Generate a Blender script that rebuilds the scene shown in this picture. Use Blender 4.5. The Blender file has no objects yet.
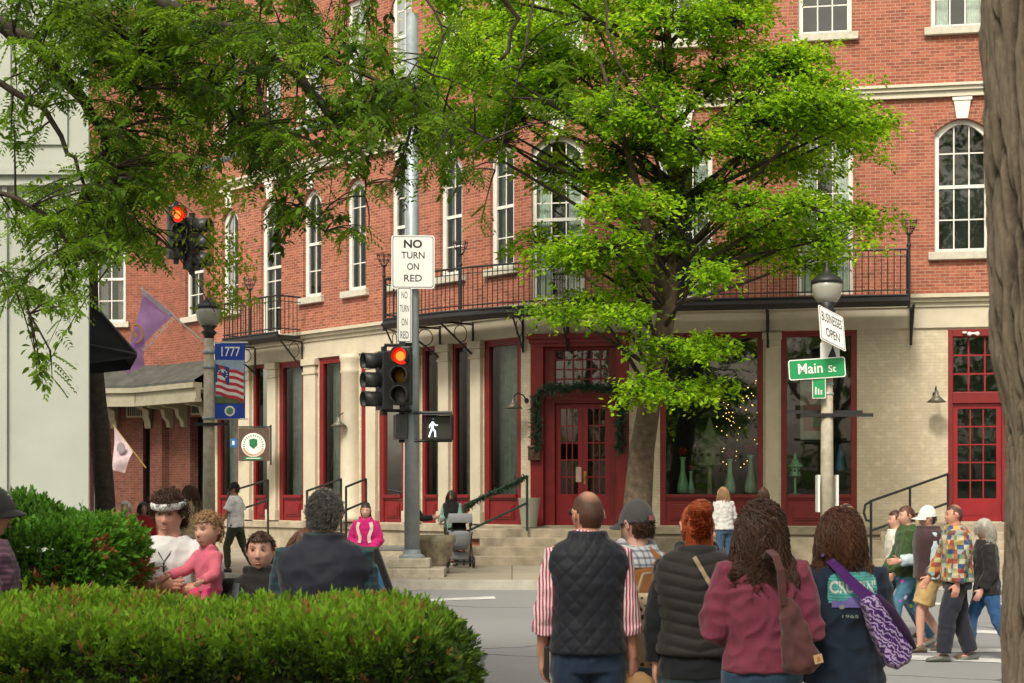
import bpy, bmesh, math, random
import numpy as np
from mathutils import Vector, Matrix, noise
C = bpy.context.scene.collection
SC = bpy.context.scene
random.seed(7)
R = math.radians
# ------------------------------------------------------------------ camera, sky, sun, exposure
FPX = 1600.0; HX = 512.0; HY = 497.0; EYE = 1.9
cd = bpy.data.cameras.new('camera'); cam = bpy.data.objects.new('camera', cd); C.objects.link(cam)
cam.location = (0, 0, EYE); cam.rotation_euler = (R(90), 0, 0)
cd.sensor_width = 36.0; cd.lens = FPX / 1024 * 36.0
cd.shift_y = (HY - 341.5) / 1024
cd.clip_end = 3000; cd.clip_start = 0.1
cd.dof.use_dof = True; cd.dof.focus_distance = 27.0; cd.dof.aperture_fstop = 11.0
SC.camera = cam
W = bpy.data.worlds.new('World'); SC.world = W; W.use_nodes = True
nt = W.node_tree; bg = nt.nodes['Background']
sk = nt.nodes.new('ShaderNodeTexSky'); sk.sky_type = 'NISHITA'; sk.sun_disc = False
sk.sun_elevation = R(48); sk.sun_rotation = R(200); sk.air_density = 1.6; sk.dust_density = 5.0; sk.ozone_density = 1.0
hs = nt.nodes.new('ShaderNodeHueSaturation'); hs.inputs['Saturation'].default_value = 0.35
nt.links.new(sk.outputs[0], hs.inputs['Color'])
wm = nt.nodes.new('ShaderNodeMix'); wm.data_type = 'RGBA'; wm.blend_type = 'MULTIPLY'; wm.inputs[0].default_value = 1; wm.inputs[7].default_value = (1.0, .93, .80, 1)
nt.links.new(hs.outputs[0], wm.inputs[6]); nt.links.new(wm.outputs[2], bg.inputs['Color'])
bg.inputs['Strength'].default_value = 0.13
sl = bpy.data.lights.new('sun', 'SUN'); sun = bpy.data.objects.new('sun', sl); C.objects.link(sun)
sl.energy = 2.1; sl.angle = R(11); sl.color = (1.0, 0.92, 0.78)
sun.rotation_euler = (R(42), 0, R(-22)); sun.location = (0, 0, 30)
SC.view_settings.view_transform = 'Standard'; SC.view_settings.look = 'None'
SC.view_settings.exposure = 0.6; SC.view_settings.gamma = 1.0
SC.cycles.max_bounces = 6; SC.cycles.transparent_max_bounces = 10
SC.cycles.caustics_reflective = False; SC.cycles.caustics_refractive = False
# ------------------------------------------------------------------ helpers
def P(px, py, Y):
    """point at depth Y seen at pixel px,py"""
    return Vector(((px - HX) / FPX * Y, Y, EYE + (HY - py) / FPX * Y))
def tag(o, label=None, cat=None, group=None, kind=None):
    if label: o['label'] = label
    if cat: o['category'] = cat
    if group: o['group'] = group
    if kind: o['kind'] = kind
    return o
def thing(name, label, cat, loc=(0, 0, 0), rz=0, group=None):
    o = bpy.data.objects.new(name, None); C.objects.link(o)
    o.location = loc; o.rotation_euler = (0, 0, rz); o.empty_display_size = .2
    return tag(o, label, cat, group)
def copy_tree(o, parent=None):
    c = o.copy(); C.objects.link(c)
    if parent: c.parent = parent
    for ch in o.children: copy_tree(ch, c)
    return c
def link(name, me, parent=None, loc=(0, 0, 0), rz=0):
    o = bpy.data.objects.new(name, me); C.objects.link(o)
    o.location = loc; o.rotation_euler = (0, 0, rz)
    if parent: o.parent = parent
    return o
class MB:
    def __init__(s): s.v = []; s.f = []; s.m = []
    def add(s, vs, fs, m=0):
        b = len(s.v); s.v += [tuple(v) for v in vs]
        s.f += [tuple(i + b for i in f) for f in fs]; s.m += [m] * len(fs)
        return s
    def box(s, x0, x1, y0, y1, z0, z1, m=0):
        if x0 > x1: x0, x1 = x1, x0
        if y0 > y1: y0, y1 = y1, y0
        if z0 > z1: z0, z1 = z1, z0
        vs = [(x0,y0,z0),(x1,y0,z0),(x1,y1,z0),(x0,y1,z0),(x0,y0,z1),(x1,y0,z1),(x1,y1,z1),(x0,y1,z1)]
        return s.add(vs, [(0,3,2,1),(4,5,6,7),(0,1,5,4),(1,2,6,5),(2,3,7,6),(3,0,4,7)], m)
    def tube(s, pts, r, n=8, m=0, caps=True, ell=1.0):
        pts = [Vector(p) for p in pts]; k = len(pts)
        rs = r if isinstance(r, (list, tuple)) else [r] * k
        vs = []; up = None
        for i, p in enumerate(pts):
            d = (pts[min(i+1, k-1)] - pts[max(i-1, 0)])
            if d.length < 1e-9: d = Vector((0,0,1))
            d.normalize()
            if up is None:
                a = Vector((0, 0, 1)) if abs(d.z) < .9 else Vector((0, 1, 0))
                u = d.cross(a).normalized()
            else:
                u = (up - d * up.dot(d))
                u = u.normalized() if u.length > 1e-6 else d.orthogonal().normalized()
            up = u; w = d.cross(u)
            for j in range(n):
                t = 2 * math.pi * j / n
                vs.append(p + (u * math.cos(t) + w * math.sin(t) * ell) * rs[i])
        fs = [(i*n+j, i*n+(j+1) % n, (i+1)*n+(j+1) % n, (i+1)*n+j) for i in range(k-1) for j in range(n)]
        if caps: fs += [tuple(reversed(range(n))), tuple((k-1)*n + j for j in range(n))]
        return s.add(vs, fs, m)
    def lathe(s, prof, c=(0,0,0), n=20, m=0, axis='z'):
        vs = []
        for (r, z) in prof:
            for j in range(n):
                t = 2*math.pi*j/n; a, b = r*math.cos(t), r*math.sin(t)
                q = (a, b, z) if axis == 'z' else ((a, -z, b) if axis == 'y' else (z, a, b))
                vs.append((c[0]+q[0], c[1]+q[1], c[2]+q[2]))
        k = len(prof)
        fs = [(i*n+j, i*n+(j+1) % n, (i+1)*n+(j+1) % n, (i+1)*n+j) for i in range(k-1) for j in range(n)]
        fs += [tuple(reversed(range(n))), tuple((k-1)*n + j for j in range(n))]
        return s.add(vs, fs, m)
    def ball(s, c, r, nu=12, nv=8, m=0):
        if not isinstance(r, (tuple, list)): r = (r, r, r)
        vs = [(c[0], c[1], c[2]-r[2])]
        for i in range(1, nv):
            a = math.pi*i/nv
            for j in range(nu):
                t = 2*math.pi*j/nu
                vs.append((c[0]+r[0]*math.sin(a)*math.cos(t), c[1]+r[1]*math.sin(a)*math.sin(t), c[2]-r[2]*math.cos(a)))
        vs.append((c[0], c[1], c[2]+r[2])); L = len(vs)-1
        fs = [(0, 1+(j+1) % nu, 1+j) for j in range(nu)]
        for i in range(nv-2):
            for j in range(nu):
                a = 1+i*nu; b = 1+(i+1)*nu
                fs.append((a+j, a+(j+1) % nu, b+(j+1) % nu, b+j))
        a = 1+(nv-2)*nu
        fs += [(a+j, a+(j+1) % nu, L) for j in range(nu)]
        return s.add(vs, fs, m)
    def prism(s, poly, y0, y1, m=0):
        """polygon in x,z extruded along y"""
        n = len(poly)
        vs = [(x, y0, z) for x, z in poly] + [(x, y1, z) for x, z in poly]
        fs = [tuple(range(n)), tuple(reversed(range(n, 2*n)))] + [(i, i+n, (i+1) % n+n, (i+1) % n) for i in range(n)]
        return s.add(vs, fs, m)
    def slab(s, poly, z0, z1, m=0):
        n = len(poly)
        vs = [(x, y, z0) for x, y in poly] + [(x, y, z1) for x, y in poly]
        fs = [tuple(reversed(range(n))), tuple(range(n, 2*n))] + [(i, (i+1) % n, (i+1) % n+n, i+n) for i in range(n)]
        return s.add(vs, fs, m)
    def mesh(s, name, mats, smooth=False):
        me = bpy.data.meshes.new(name); me.from_pydata(s.v, [], s.f)
        if not isinstance(mats, (list, tuple)): mats = [mats]
        for m in mats: me.materials.append(m)
        me.polygons.foreach_set('material_index', s.m)
        bm = bmesh.new(); bm.from_mesh(me); bmesh.ops.recalc_face_normals(bm, faces=bm.faces[:]); bm.to_mesh(me); bm.free()
        if smooth: me.polygons.foreach_set('use_smooth', [True]*len(me.polygons))
        me.update(); return me
    def build(s, name, mats, parent=None, loc=(0,0,0), rz=0, smooth=False, bevel=0):
        me = s.mesh(name, mats, smooth)
        o = link(name, me, parent, loc, rz)
        if bevel:
            b = o.modifiers.new('b', 'BEVEL'); b.width = bevel; b.segments = 2; b.limit_method = 'ANGLE'
        return o
# ---------------- materials
def newmat(name):
    m = bpy.data.materials.new(name); m.use_nodes = True
    nt = m.node_tree; return m, nt, nt.nodes['Principled BSDF']
def N(nt, t, **kw):
    n = nt.nodes.new(t)
    for k, v in kw.items():
        if k in n.inputs: n.inputs[k].default_value = v
        else: setattr(n, k, v)
    return n
def rgb(c): return (c[0], c[1], c[2], 1)
def mixrgb(nt, fac, a, b, mode='MIX'):
    n = nt.nodes.new('ShaderNodeMix'); n.data_type = 'RGBA'; n.blend_type = mode
    for sock, val in ((n.inputs[0], fac), (n.inputs[6], a), (n.inputs[7], b)):
        if hasattr(val, 'is_linked') or isinstance(val, bpy.types.NodeSocket): nt.links.new(val, sock)
        else: sock.default_value = val if not isinstance(val, tuple) or len(val) == 4 else rgb(val)
    return n.outputs[2]
def paint(name, col, rough=.5, var=.12, scale=6, bump=.1, metal=0, spec=.5, dirt=None, bscale=60):
    m, nt, b = newmat(name)
    tc = N(nt, 'ShaderNodeTexCoord'); no = N(nt, 'ShaderNodeTexNoise', Scale=scale, Detail=6.0, Roughness=.6)
    nt.links.new(tc.outputs['Object'], no.inputs['Vector'])
    mr = N(nt, 'ShaderNodeMapRange'); nt.links.new(no.outputs[0], mr.inputs[0])
    mr.inputs[1].default_value = .3; mr.inputs[2].default_value = .7
    c2 = dirt if dirt else tuple(x*(1-var*2.2) for x in col)
    c1 = tuple(min(1, x*(1+var*.7)) for x in col)
    nt.links.new(mixrgb(nt, mr.outputs[0], c1, c2), b.inputs['Base Color'])
    b.inputs['Roughness'].default_value = rough; b.inputs['Metallic'].default_value = metal
    b.inputs['Specular IOR Level'].default_value = spec
    if bump:
        n2 = N(nt, 'ShaderNodeTexNoise', Scale=bscale, Detail=4.0); nt.links.new(tc.outputs['Object'], n2.inputs['Vector'])
        bp = N(nt, 'ShaderNodeBump', Strength=bump, Distance=.01); nt.links.new(n2.outputs[0], bp.inputs['Height'])
        nt.links.new(bp.outputs[0], b.inputs['Normal'])
    return m
def brickmat(name, c1, c2, mortar, bump=.5, bw=.215, rh=.073, ms=.007, weather=(.75,.62,.55), wamt=.6):
    m, nt, b = newmat(name)
    tc = N(nt, 'ShaderNodeTexCoord'); sx = N(nt, 'ShaderNodeSeparateXYZ'); nt.links.new(tc.outputs['Object'], sx.inputs[0])
    ad = N(nt, 'ShaderNodeMath', operation='ADD'); nt.links.new(sx.outputs[0], ad.inputs[0]); nt.links.new(sx.outputs[1], ad.inputs[1])
    cb = N(nt, 'ShaderNodeCombineXYZ'); nt.links.new(ad.outputs[0], cb.inputs[0]); nt.links.new(sx.outputs[2], cb.inputs[1])
    br = N(nt, 'ShaderNodeTexBrick'); nt.links.new(cb.outputs[0], br.inputs['Vector'])
    br.inputs['Scale'].default_value = 1; br.inputs['Brick Width'].default_value = bw; br.inputs['Row Height'].default_value = rh
    br.inputs['Mortar Size'].default_value = ms; br.inputs['Mortar Smooth'].default_value = .3; br.inputs['Bias'].default_value = -.1
    br.inputs['Color1'].default_value = rgb(c1); br.inputs['Color2'].default_value = rgb(c2); br.inputs['Mortar'].default_value = rgb(mortar)
    no = N(nt, 'ShaderNodeTexNoise', Scale=.9, Detail=8.0, Roughness=.68); nt.links.new(tc.outputs['Object'], no.inputs['Vector'])
    mr = N(nt, 'ShaderNodeMapRange'); nt.links.new(no.outputs[0], mr.inputs[0]); mr.inputs[1].default_value = .42; mr.inputs[2].default_value = .72
    mr.inputs[4].default_value = wamt
    col = mixrgb(nt, mr.outputs[0], br.outputs['Color'], weather, 'MULTIPLY')
    n3 = N(nt, 'ShaderNodeTexNoise', Scale=5.0, Detail=5.0); nt.links.new(cb.outputs[0], n3.inputs['Vector'])
    m3 = N(nt, 'ShaderNodeMapRange'); nt.links.new(n3.outputs[0], m3.inputs[0]); m3.inputs[1].default_value = .5; m3.inputs[2].default_value = .75; m3.inputs[4].default_value = .3
    col = mixrgb(nt, m3.outputs[0], col, tuple(min(1, x*1.6+.06) for x in c1))
    nt.links.new(col, b.inputs['Base Color']); b.inputs['Roughness'].default_value = .85
    bp = N(nt, 'ShaderNodeBump', Strength=bump, Distance=.012, invert=True); nt.links.new(br.outputs['Fac'], bp.inputs['Height'])
    nt.links.new(bp.outputs[0], b.inputs['Normal']); return m
def emit(name, col, s):
    m, nt, b = newmat(name); b.inputs['Base Color'].default_value = rgb(col)
    b.inputs['Emission Color'].default_value = rgb(col); b.inputs['Emission Strength'].default_value = s; return m
def glassmat(name, tint=(.85,.9,.88), rmin=.05):
    m, nt, b = newmat(name); out = nt.nodes['Material Output']; nt.nodes.remove(b)
    tr = N(nt, 'ShaderNodeBsdfTransparent', Color=rgb(tint)); gl = N(nt, 'ShaderNodeBsdfGlossy', Roughness=.02)
    fr = N(nt, 'ShaderNodeFresnel', IOR=1.5); mx = N(nt, 'ShaderNodeMixShader')
    tc = N(nt, 'ShaderNodeTexCoord'); no = N(nt, 'ShaderNodeTexNoise', Scale=1.5, Detail=1.0); nt.links.new(tc.outputs['Object'], no.inputs['Vector'])
    bp = N(nt, 'ShaderNodeBump', Strength=.05, Distance=.05); nt.links.new(no.outputs[0], bp.inputs['Height']); nt.links.new(bp.outputs[0], gl.inputs['Normal'])
    mp = N(nt, 'ShaderNodeMath', operation='MULTIPLY_ADD'); nt.links.new(fr.outputs[0], mp.inputs[0]); mp.inputs[1].default_value = 1.0; mp.inputs[2].default_value = rmin
    nt.links.new(mp.outputs[0], mx.inputs[0]); nt.links.new(tr.outputs[0], mx.inputs[1]); nt.links.new(gl.outputs[0], mx.inputs[2])
    nt.links.new(mx.outputs[0], out.inputs[0]); return m
M = {}
M['brick'] = brickmat('brick', (.365,.115,.068), (.205,.056,.036), (.42,.30,.22))
M['brick_shaded'] = brickmat('brick_shaded', (.135,.040,.026), (.085,.024,.017), (.14,.09,.07))  # annex brick under the porch roof, with its shade put into the colour
M['brick_cream'] = brickmat('painted_brick', (.56,.50,.38), (.53,.47,.355), (.47,.41,.30), bump=.35, weather=(.8,.74,.64), wamt=.5)
M['cream'] = paint('cream_paint', (.56,.51,.395), .55, .07, 2.5, .08)
M['cream_trim'] = paint('cream_trim', (.60,.56,.46), .5, .06, 3, .06)
M['white'] = paint('white_paint', (.72,.72,.68), .5, .05, 3, .05)
M['sill'] = paint('sill_stone', (.55,.53,.45), .8, .12, 5, .2)
M['red'] = paint('red_paint', (.20,.010,.013), .42, .14, 3, .1)
M['redb'] = paint('door_red', (.27,.012,.020), .35, .08, 2, .05)
M['iron'] = paint('black_iron', (.018,.019,.020), .5, .2, 8, .1)
M['green_iron'] = paint('green_iron', (.02,.045,.035), .45, .2, 8, .1)
M['glass'] = glassmat('window_glass', (.80,.90,.85), .05)
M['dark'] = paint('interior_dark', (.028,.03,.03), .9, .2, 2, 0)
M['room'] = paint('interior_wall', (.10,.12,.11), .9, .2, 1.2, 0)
M['curtain'] = paint('curtain', (.62,.64,.60), .9, .15, 5, .1)
M['stone'] = paint('step_stone', (.42,.36,.27), .85, .16, 2.2, .3, dirt=(.22,.19,.14))
M['galv'] = paint('galvanised', (.35,.41,.44), .45, .12, 4, .08, metal=.35)
M['conc'] = paint('pole_concrete', (.46,.42,.33), .85, .15, 7, .4)
M['pot'] = paint('pot', (.42,.38,.31), .7, .1, 5, .2)
M['brass'] = paint('brass', (.55,.38,.1), .35, .1, 5, 0, metal=.9)
M['black'] = paint('black_plastic', (.02,.02,.022), .45, .2, 5, .05)
M['grey_plastic'] = paint('housing', (.035,.038,.04), .45, .2, 5, .05)
M['whitesign'] = paint('sign_white', (.78,.80,.77), .4, .03, 2, 0)
M['green_sign'] = paint('sign_green', (.008,.27,.085), .4, .04, 2, 0)
M['text_black'] = paint('sign_black', (.02,.02,.022), .5, .05, 2, 0)
def curve_mesh_text(s, mat, name='lettering', parent=None, w=1, h=1, cx=0, cz=0, y=0, ext=.002, bold=0.0, keep=False):
    """lettering in the x,z plane facing -y, fitted into w x h round (cx,cz)"""
    cu = bpy.data.curves.new('txt', 'FONT'); cu.body = s; cu.align_x = 'CENTER'; cu.offset = bold; cu.resolution_u = 4
    o = bpy.data.objects.new('txt', cu); C.objects.link(o)
    dg = bpy.context.evaluated_depsgraph_get(); me = bpy.data.meshes.new_from_object(o.evaluated_get(dg))
    bpy.data.objects.remove(o)
    n = len(me.vertices); a = np.empty(n*3); me.vertices.foreach_get('co', a); a = a.reshape(-1, 3)
    mn = a.min(0); mx = a.max(0); sx = w/(mx[0]-mn[0]); sz = h/(mx[1]-mn[1])
    if keep: sx = sz = min(sx, sz)
    b = np.zeros_like(a); b[:, 0] = (a[:, 0]-(mn[0]+mx[0])/2)*sx+cx; b[:, 2] = (a[:, 1]-(mn[1]+mx[1])/2)*sz+cz; b[:, 1] = y-ext
    me.vertices.foreach_set('co', b.ravel()); me.materials.clear(); me.materials.append(mat); me.update()
    me.name = name
    return link(name, me, parent)
# ------------------------------------------------------------------ ground
def gz(Y): 
    return 0.02 + (min(max(Y, 16.0), 28.6) - 16.0)/12.6*.22
asph, nt_, b_ = newmat('asphalt')
tc = N(nt_, 'ShaderNodeTexCoord'); n1 = N(nt_, 'ShaderNodeTexNoise', Scale=.35, Detail=9.0, Roughness=.7); n2 = N(nt_, 'ShaderNodeTexNoise', Scale=45.0, Detail=3.0)
for n in (n1, n2): nt_.links.new(tc.outputs['Object'], n.inputs['Vector'])
c = mixrgb(nt_, n1.outputs[0], (.13,.136,.142), (.29,.295,.30)); c = mixrgb(nt_, n2.outputs[0], c, (.22,.225,.23)); 
vo = N(nt_, 'ShaderNodeTexVoronoi', Scale=.16, feature='DISTANCE_TO_EDGE'); wn = N(nt_, 'ShaderNodeTexNoise', Scale=1.5, Detail=5.0)
nt_.links.new(tc.outputs['Object'], wn.inputs['Vector']); nt_.links.new(mixrgb(nt_, .35, tc.outputs['Object'], wn.outputs['Color'], 'ADD'), vo.inputs['Vector'])
cr = N(nt_, 'ShaderNodeMath', operation='LESS_THAN'); nt_.links.new(vo.outputs[0], cr.inputs[0]); cr.inputs[1].default_value = .004
nt_.links.new(mixrgb(nt_, cr.outputs[0], c, (.085,.085,.088)), b_.inputs['Base Color']); b_.inputs['Roughness'].default_value = .85
bp = N(nt_, 'ShaderNodeBump', Strength=.3, Distance=.01); nt_.links.new(n2.outputs[0], bp.inputs['Height']); nt_.links.new(bp.outputs[0], b_.inputs['Normal'])
g = MB(); ys = [-60, 0, 8, 12, 16, 19, 22, 25, 28.6, 60, 300, 1500]; xs = [-1500, -200, -40, -10, 0, 10, 40, 200, 1500]
g.add([(x, y, gz(y)) for y in ys for x in xs], [(j*9+i, j*9+i+1, (j+1)*9+i+1, (j+1)*9+i) for j in range(len(ys)-1) for i in range(8)])
tag(g.build('road', asph), kind='structure')
# pavement with flag joints
pav, nt_, b_ = newmat('pavement_concrete')
tc = N(nt_, 'ShaderNodeTexCoord'); br = N(nt_, 'ShaderNodeTexBrick'); nt_.links.new(tc.outputs['Object'], br.inputs['Vector'])
br.offset = 0; br.inputs['Scale'].default_value = 1; br.inputs['Brick Width'].default_value = 1.5; br.inputs['Row Height'].default_value = 1.5; br.inputs['Mortar Size'].default_value = .012
br.inputs['Color1'].default_value = rgb((.42,.38,.31)); br.inputs['Color2'].default_value = rgb((.38,.345,.28)); br.inputs['Mortar'].default_value = rgb((.14,.125,.1))
n1 = N(nt_, 'ShaderNodeTexNoise', Scale=1.1, Detail=8.0, Roughness=.65); nt_.links.new(tc.outputs['Object'], n1.inputs['Vector'])
nt_.links.new(mixrgb(nt_, n1.outputs[0], br.outputs[0], (.55,.53,.5), 'MULTIPLY'), b_.inputs['Base Color']); b_.inputs['Roughness'].default_value = .85
M['pav'] = pav; M['kerb'] = paint('kerb_stone', (.42,.40,.35), .8, .12, 3, .3)
ZS = .42
def side_poly(ins):
    a = 28.6+ins
    p = [(60, a), (-1.5, a), (-2.6, a+.05), (-3.4+ins*.4, a+.4), (-4.3+ins*.6, a+1.1)]
    d = Vector((-.682, .732)); q = Vector(p[-1])
    p.append(tuple(q+d*60)); p += [(-20, 90), (60, 90)]
    return p
s_ = MB(); s_.slab(side_poly(.16), 0.1, ZS)
tag(s_.build('pavement', M['pav']), kind='structure')
s_ = MB(); o_ = side_poly(0); i_ = side_poly(.155)
for k in range(5):
    a, b, c2, d2 = o_[k], o_[k+1], i_[k+1], i_[k]
    s_.slab([a, d2, c2, b], 0.08, ZS-.004)
tag(s_.build('kerb', M['kerb']), kind='structure')
s_ = MB(); s_.slab([(-60, 11), (60, 11), (60, -20), (-60, -20)], -.1, .17)
tag(s_.build('pavement', M['pav']), kind='structure')
s_ = MB(); s_.slab([(-60, 11.16), (60, 11.16), (60, 11.004), (-60, 11.004)], -.1, .166)
tag(s_.build('kerb', M['kerb']), kind='structure')
M['line'] = paint('road_line', (.62,.63,.62), .7, .2, 3, .2, dirt=(.32,.33,.33))
def groundpt(px, py):
    Y = 20
    for _ in range(30): Y = (EYE-gz(Y))*FPX/(py-HY)
    return ((px-HX)/FPX*Y, Y)
s_ = MB()
for quad in ([(463,584.5),(503,586),(512,588.5),(478,588.5)], [(428,599.5),(494,596.5),(496,599),(432,601.5)],
             [(880,649),(1060,649),(1060,652),(880,653)], [(895,655),(1060,662),(1060,665),(880,659)], [(955,629.5),(1060,633.5),(1060,636.5),(945,632.5)], [(640,601),(760,600),(760,602.5),(640,604)], [(905,603),(1060,603.5),(1060,605),(905,605)]):
    pts = [groundpt(*q) for q in quad]
    s_.add([(x, y, gz(y)+.006) for x, y in pts], [(0, 1, 2, 3)])
tag(s_.build('road_marking', M['line']), kind='structure')
# ------------------------------------------------------------------ corner building
class Fac:
    def __init__(s, ox, oy, rz, root): s.ox, s.oy, s.rz, s.root = ox, oy, rz, root; s.d = (math.cos(rz), math.sin(rz)); s.n = (-math.sin(rz), math.cos(rz))
    def fx(s, px, off=0):
        """local x where the ray through px meets the plane pushed out by off"""
        k = (px-HX)/FPX; ox = s.ox-s.n[0]*off; oy = s.oy-s.n[1]*off
        return (k*oy-ox)/(s.d[0]-k*s.d[1])
    def fz(s, px, py, off=0):
        t = s.fx(px, off); Y = s.oy-s.n[1]*off+t*s.d[1]; return EYE+(HY-py)/FPX*Y
    def w(s, x, y, z): return Vector((s.ox+s.d[0]*x+s.n[0]*y, s.oy+s.d[1]*x+s.n[1]*y, z))
    def part(s, mb, name, mats, x=0, y=0, z=0, parent=None, **k):
        p = parent or s.root; w = s.w(x, y, z)-Vector(s.root.location)
        return mb.build(name, mats, p, w, s.rz, **k)
CY = 37.24; CX = .42
bld = thing('brick_building', 'red brick corner building with cream ground floor, red shopfronts and iron balcony', 'building', (CX, CY, 0))
FR = Fac(CX, CY, R(-10.6), bld); FL = Fac(CX, CY, R(-47.0), bld)
def wall(mb, x0, x1, z0, z1, ops, m=0, dep=.28):
    xs = sorted({x0, x1} | {o[0] for o in ops} | {o[1] for o in ops}); zs = sorted({z0, z1} | {o[2] for o in ops} | {o[3] for o in ops})
    for i in range(len(xs)-1):
        for j in range(len(zs)-1):
            cx, cz = (xs[i]+xs[i+1])/2, (zs[j]+zs[j+1])/2
            if any(o[0] < cx < o[1] and o[2] < cz < o[3] for o in ops): continue
            mb.add([(xs[i],0,zs[j]),(xs[i+1],0,zs[j]),(xs[i+1],0,zs[j+1]),(xs[i],0,zs[j+1])], [(0,1,2,3)], m)
    for o in ops:
        a, b, c, d = o[:4]; rise = o[4] if len(o) > 4 else 0
        mb.add([(a,0,c),(a,dep,c),(a,dep,d),(a,0,d)], [(0,1,2,3)], m); mb.add([(b,0,c),(b,dep,c),(b,dep,d),(b,0,d)], [(0,1,2,3)], m)
        mb.add([(a,0,c),(b,0,c),(b,dep,c),(a,dep,c)], [(0,1,2,3)], m)
        if rise:
            n = 10; pts = [(a+(b-a)*i/n, d-rise*(1-math.sin(math.acos(max(-1, min(1, 2*i/n-1))))) if rise > .49*(b-a) else d-rise*(2*i/n-1)**2) for i in range(n+1)]
            for i in range(n):
                p, q = pts[i], pts[i+1]
                mb.add([(p[0],0,p[1]),(q[0],0,q[1]),(q[0],0,d),(p[0],0,d)], [(0,1,2,3)], m)
                mb.add([(p[0],0,p[1]),(q[0],0,q[1]),(q[0],dep,q[1]),(p[0],dep,p[1])], [(0,1,2,3)], m)
        else: mb.add([(a,0,d),(b,0,d),(b,dep,d),(a,dep,d)], [(0,1,2,3)], m)
RISE = .30
def archz(u, top, rise=RISE): return top-rise*u*u     # u in -1..1
def make_window(f, w, h, cols, rows, arched, curtain=True, fw=.10):
    """sash window, origin bottom centre; rows for the whole height"""
    hw = w/2; mb = MB(); rise = RISE if arched else 0; y0, y1 = .10, .20
    mb.box(-hw, -hw+fw, y0, y1, 0, h-rise); mb.box(hw-fw, hw, y0, y1, 0, h-rise); mb.box(-hw+fw, hw-fw, y0, y1, 0, fw*.9)
    n = 12
    for i in range(n):
        u0, u1 = 2*i/n-1, 2*(i+1)/n-1
        a0, a1 = archz(u0, h, rise), archz(u1, h, rise); v = (hw-fw)/hw
        mb.add([(u0*hw,y0,a0),(u1*hw,y0,a1),(u1*hw*v,y0,a1-fw),(u0*hw*v,y0,a0-fw),(u0*hw,y1,a0),(u1*hw,y1,a1),(u1*hw*v,y1,a1-fw),(u0*hw*v,y1,a0-fw)], [(0,1,2,3),(4,5,6,7),(3,2,6,7),(0,1,5,4)])
    inner = hw-fw; bw = .028
    mb.box(-inner, inner, y0+.015, y1-.01, h*.5-.045, h*.5+.03)
    for i in range(1, cols):
        x = -inner+2*inner*i/cols; mb.box(x-bw/2, x+bw/2, y0+.04, y1-.04, fw*.9, archz(x/hw, h, rise)-fw+.01)
    for j in range(1, rows):
        z = h*j/rows
        if abs(z-h*.5) > .1: mb.box(-inner, inner, y0+.042, y1-.042, z-bw/2, z+bw/2)
    o = f.part(mb, 'window', M['white']); 
    g = MB(); pts = [(-inner, 0.05), (inner, .05)]+[(u*inner, archz(u*inner/hw, h, rise)-fw+.01) for u in (1,.75,.5,.25,0,-.25,-.5,-.75,-1)]
    g.add([(x, .155, z) for x, z in pts], [tuple(range(len(pts)))]); g.build('pane', M['glass'], o)
    if curtain:
        c = MB(); nn = 26
        for sgn in (-1, 1):
            vs = []
            for i in range(nn+1):
                x = sgn*(inner-(inner*.62)*i/nn); y = .30+.03*math.sin(i*1.9)
                vs += [(x, y, .05), (x*(1.06), y, h*.55), (x, y, h-.05)]
            c.add(vs, [(3*i+k, 3*i+3+k, 3*i+4+k, 3*i+1+k) for i in range(nn) for k in (0, 1)])
        c.build('curtain', M['curtain'], o, smooth=True)
    return o
def sill(f, x, w, z, h=.17):
    mb = MB(); mb.box(-w/2-.14, w/2+.14, -.12, .10, -h, 0); return f.part(mb, 'sill', M['sill'], x, 0, z, bevel=.01)
def keystone(f, x, z):
    mb = MB(); mb.prism([(-.12, 0), (.12, 0), (.19, .46), (-.19, .46)], -.07, .03)
    mb.prism([(-.21, .40), (.21, .40), (.21, .47), (-.21, .47)], -.09, -.071)
    return f.part(mb, 'keystone', M['white'], x, 0, z)
def brickarch(f, x, w, top):
    mb = MB(); n = 17; hw = w/2+.02
    for i in range(n):
        u0, u1 = (2*(i+.04)/n-1)*1.0, (2*(i+.96)/n-1)*1.0
        a0, a1 = archz(u0, top), archz(u1, top); k = 1.16
        mb.add([(u0*hw,-.02,a0),(u1*hw,-.02,a1),(u1*hw*k,-.02,a1+.24),(u0*hw*k,-.02,a0+.24),(u0*hw,.0,a0),(u1*hw,.0,a1),(u1*hw*k,.0,a1+.24),(u0*hw*k,.0,a0+.24)], [(0,1,2,3),(3,2,6,7),(0,3,7,4),(1,2,6,5),(0,1,5,4)])
    return f.part(mb, 'brick_arch', M['brick'], x, 0, 0)
Z2, T2, Z3, T3 = 7.33, 10.28, 12.32, 15.0
WW = 1.18
# openings
R2 = [(FR.fx(962), WW, Z2)]; R2d = [FR.fx(558), FR.fx(685), FR.fx(825)]
R3 = [FR.fx(p) for p in (558, 685, 825, 958)]
L2 = [FL.fx(p, -.1) for p in (233, 315, 359, 404, 454, 505)]; L2d = FL.fx(271)
L3 = [FL.fx(p, -.1) for p in (233, 275, 315, 359, 404, 454, 503)]
xL = FL.fx(214); xR = FR.fx(1100)
ops = [(x-WW/2, x+WW/2, Z2, T2, RISE) for x, _, _ in R2]+[(x-.62, x+.62, 6.45, T2, RISE) for x in R2d]+[(x-WW/2, x+WW/2, Z3, T3) for x in R3]
ops = [o for o in ops]; mb = MB(); wall(mb, 0, xR, 6.40, 17.5, ops); FR.part(mb, 'upper_wall', M['brick'])
ops = [(x-.42, x+.42, Z2, T2, RISE) for x in L2]+[(L2d-.5, L2d+.5, 6.45, T2, RISE)]+[(x-.42, x+.42, Z3, T3) for x in L3]
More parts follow.
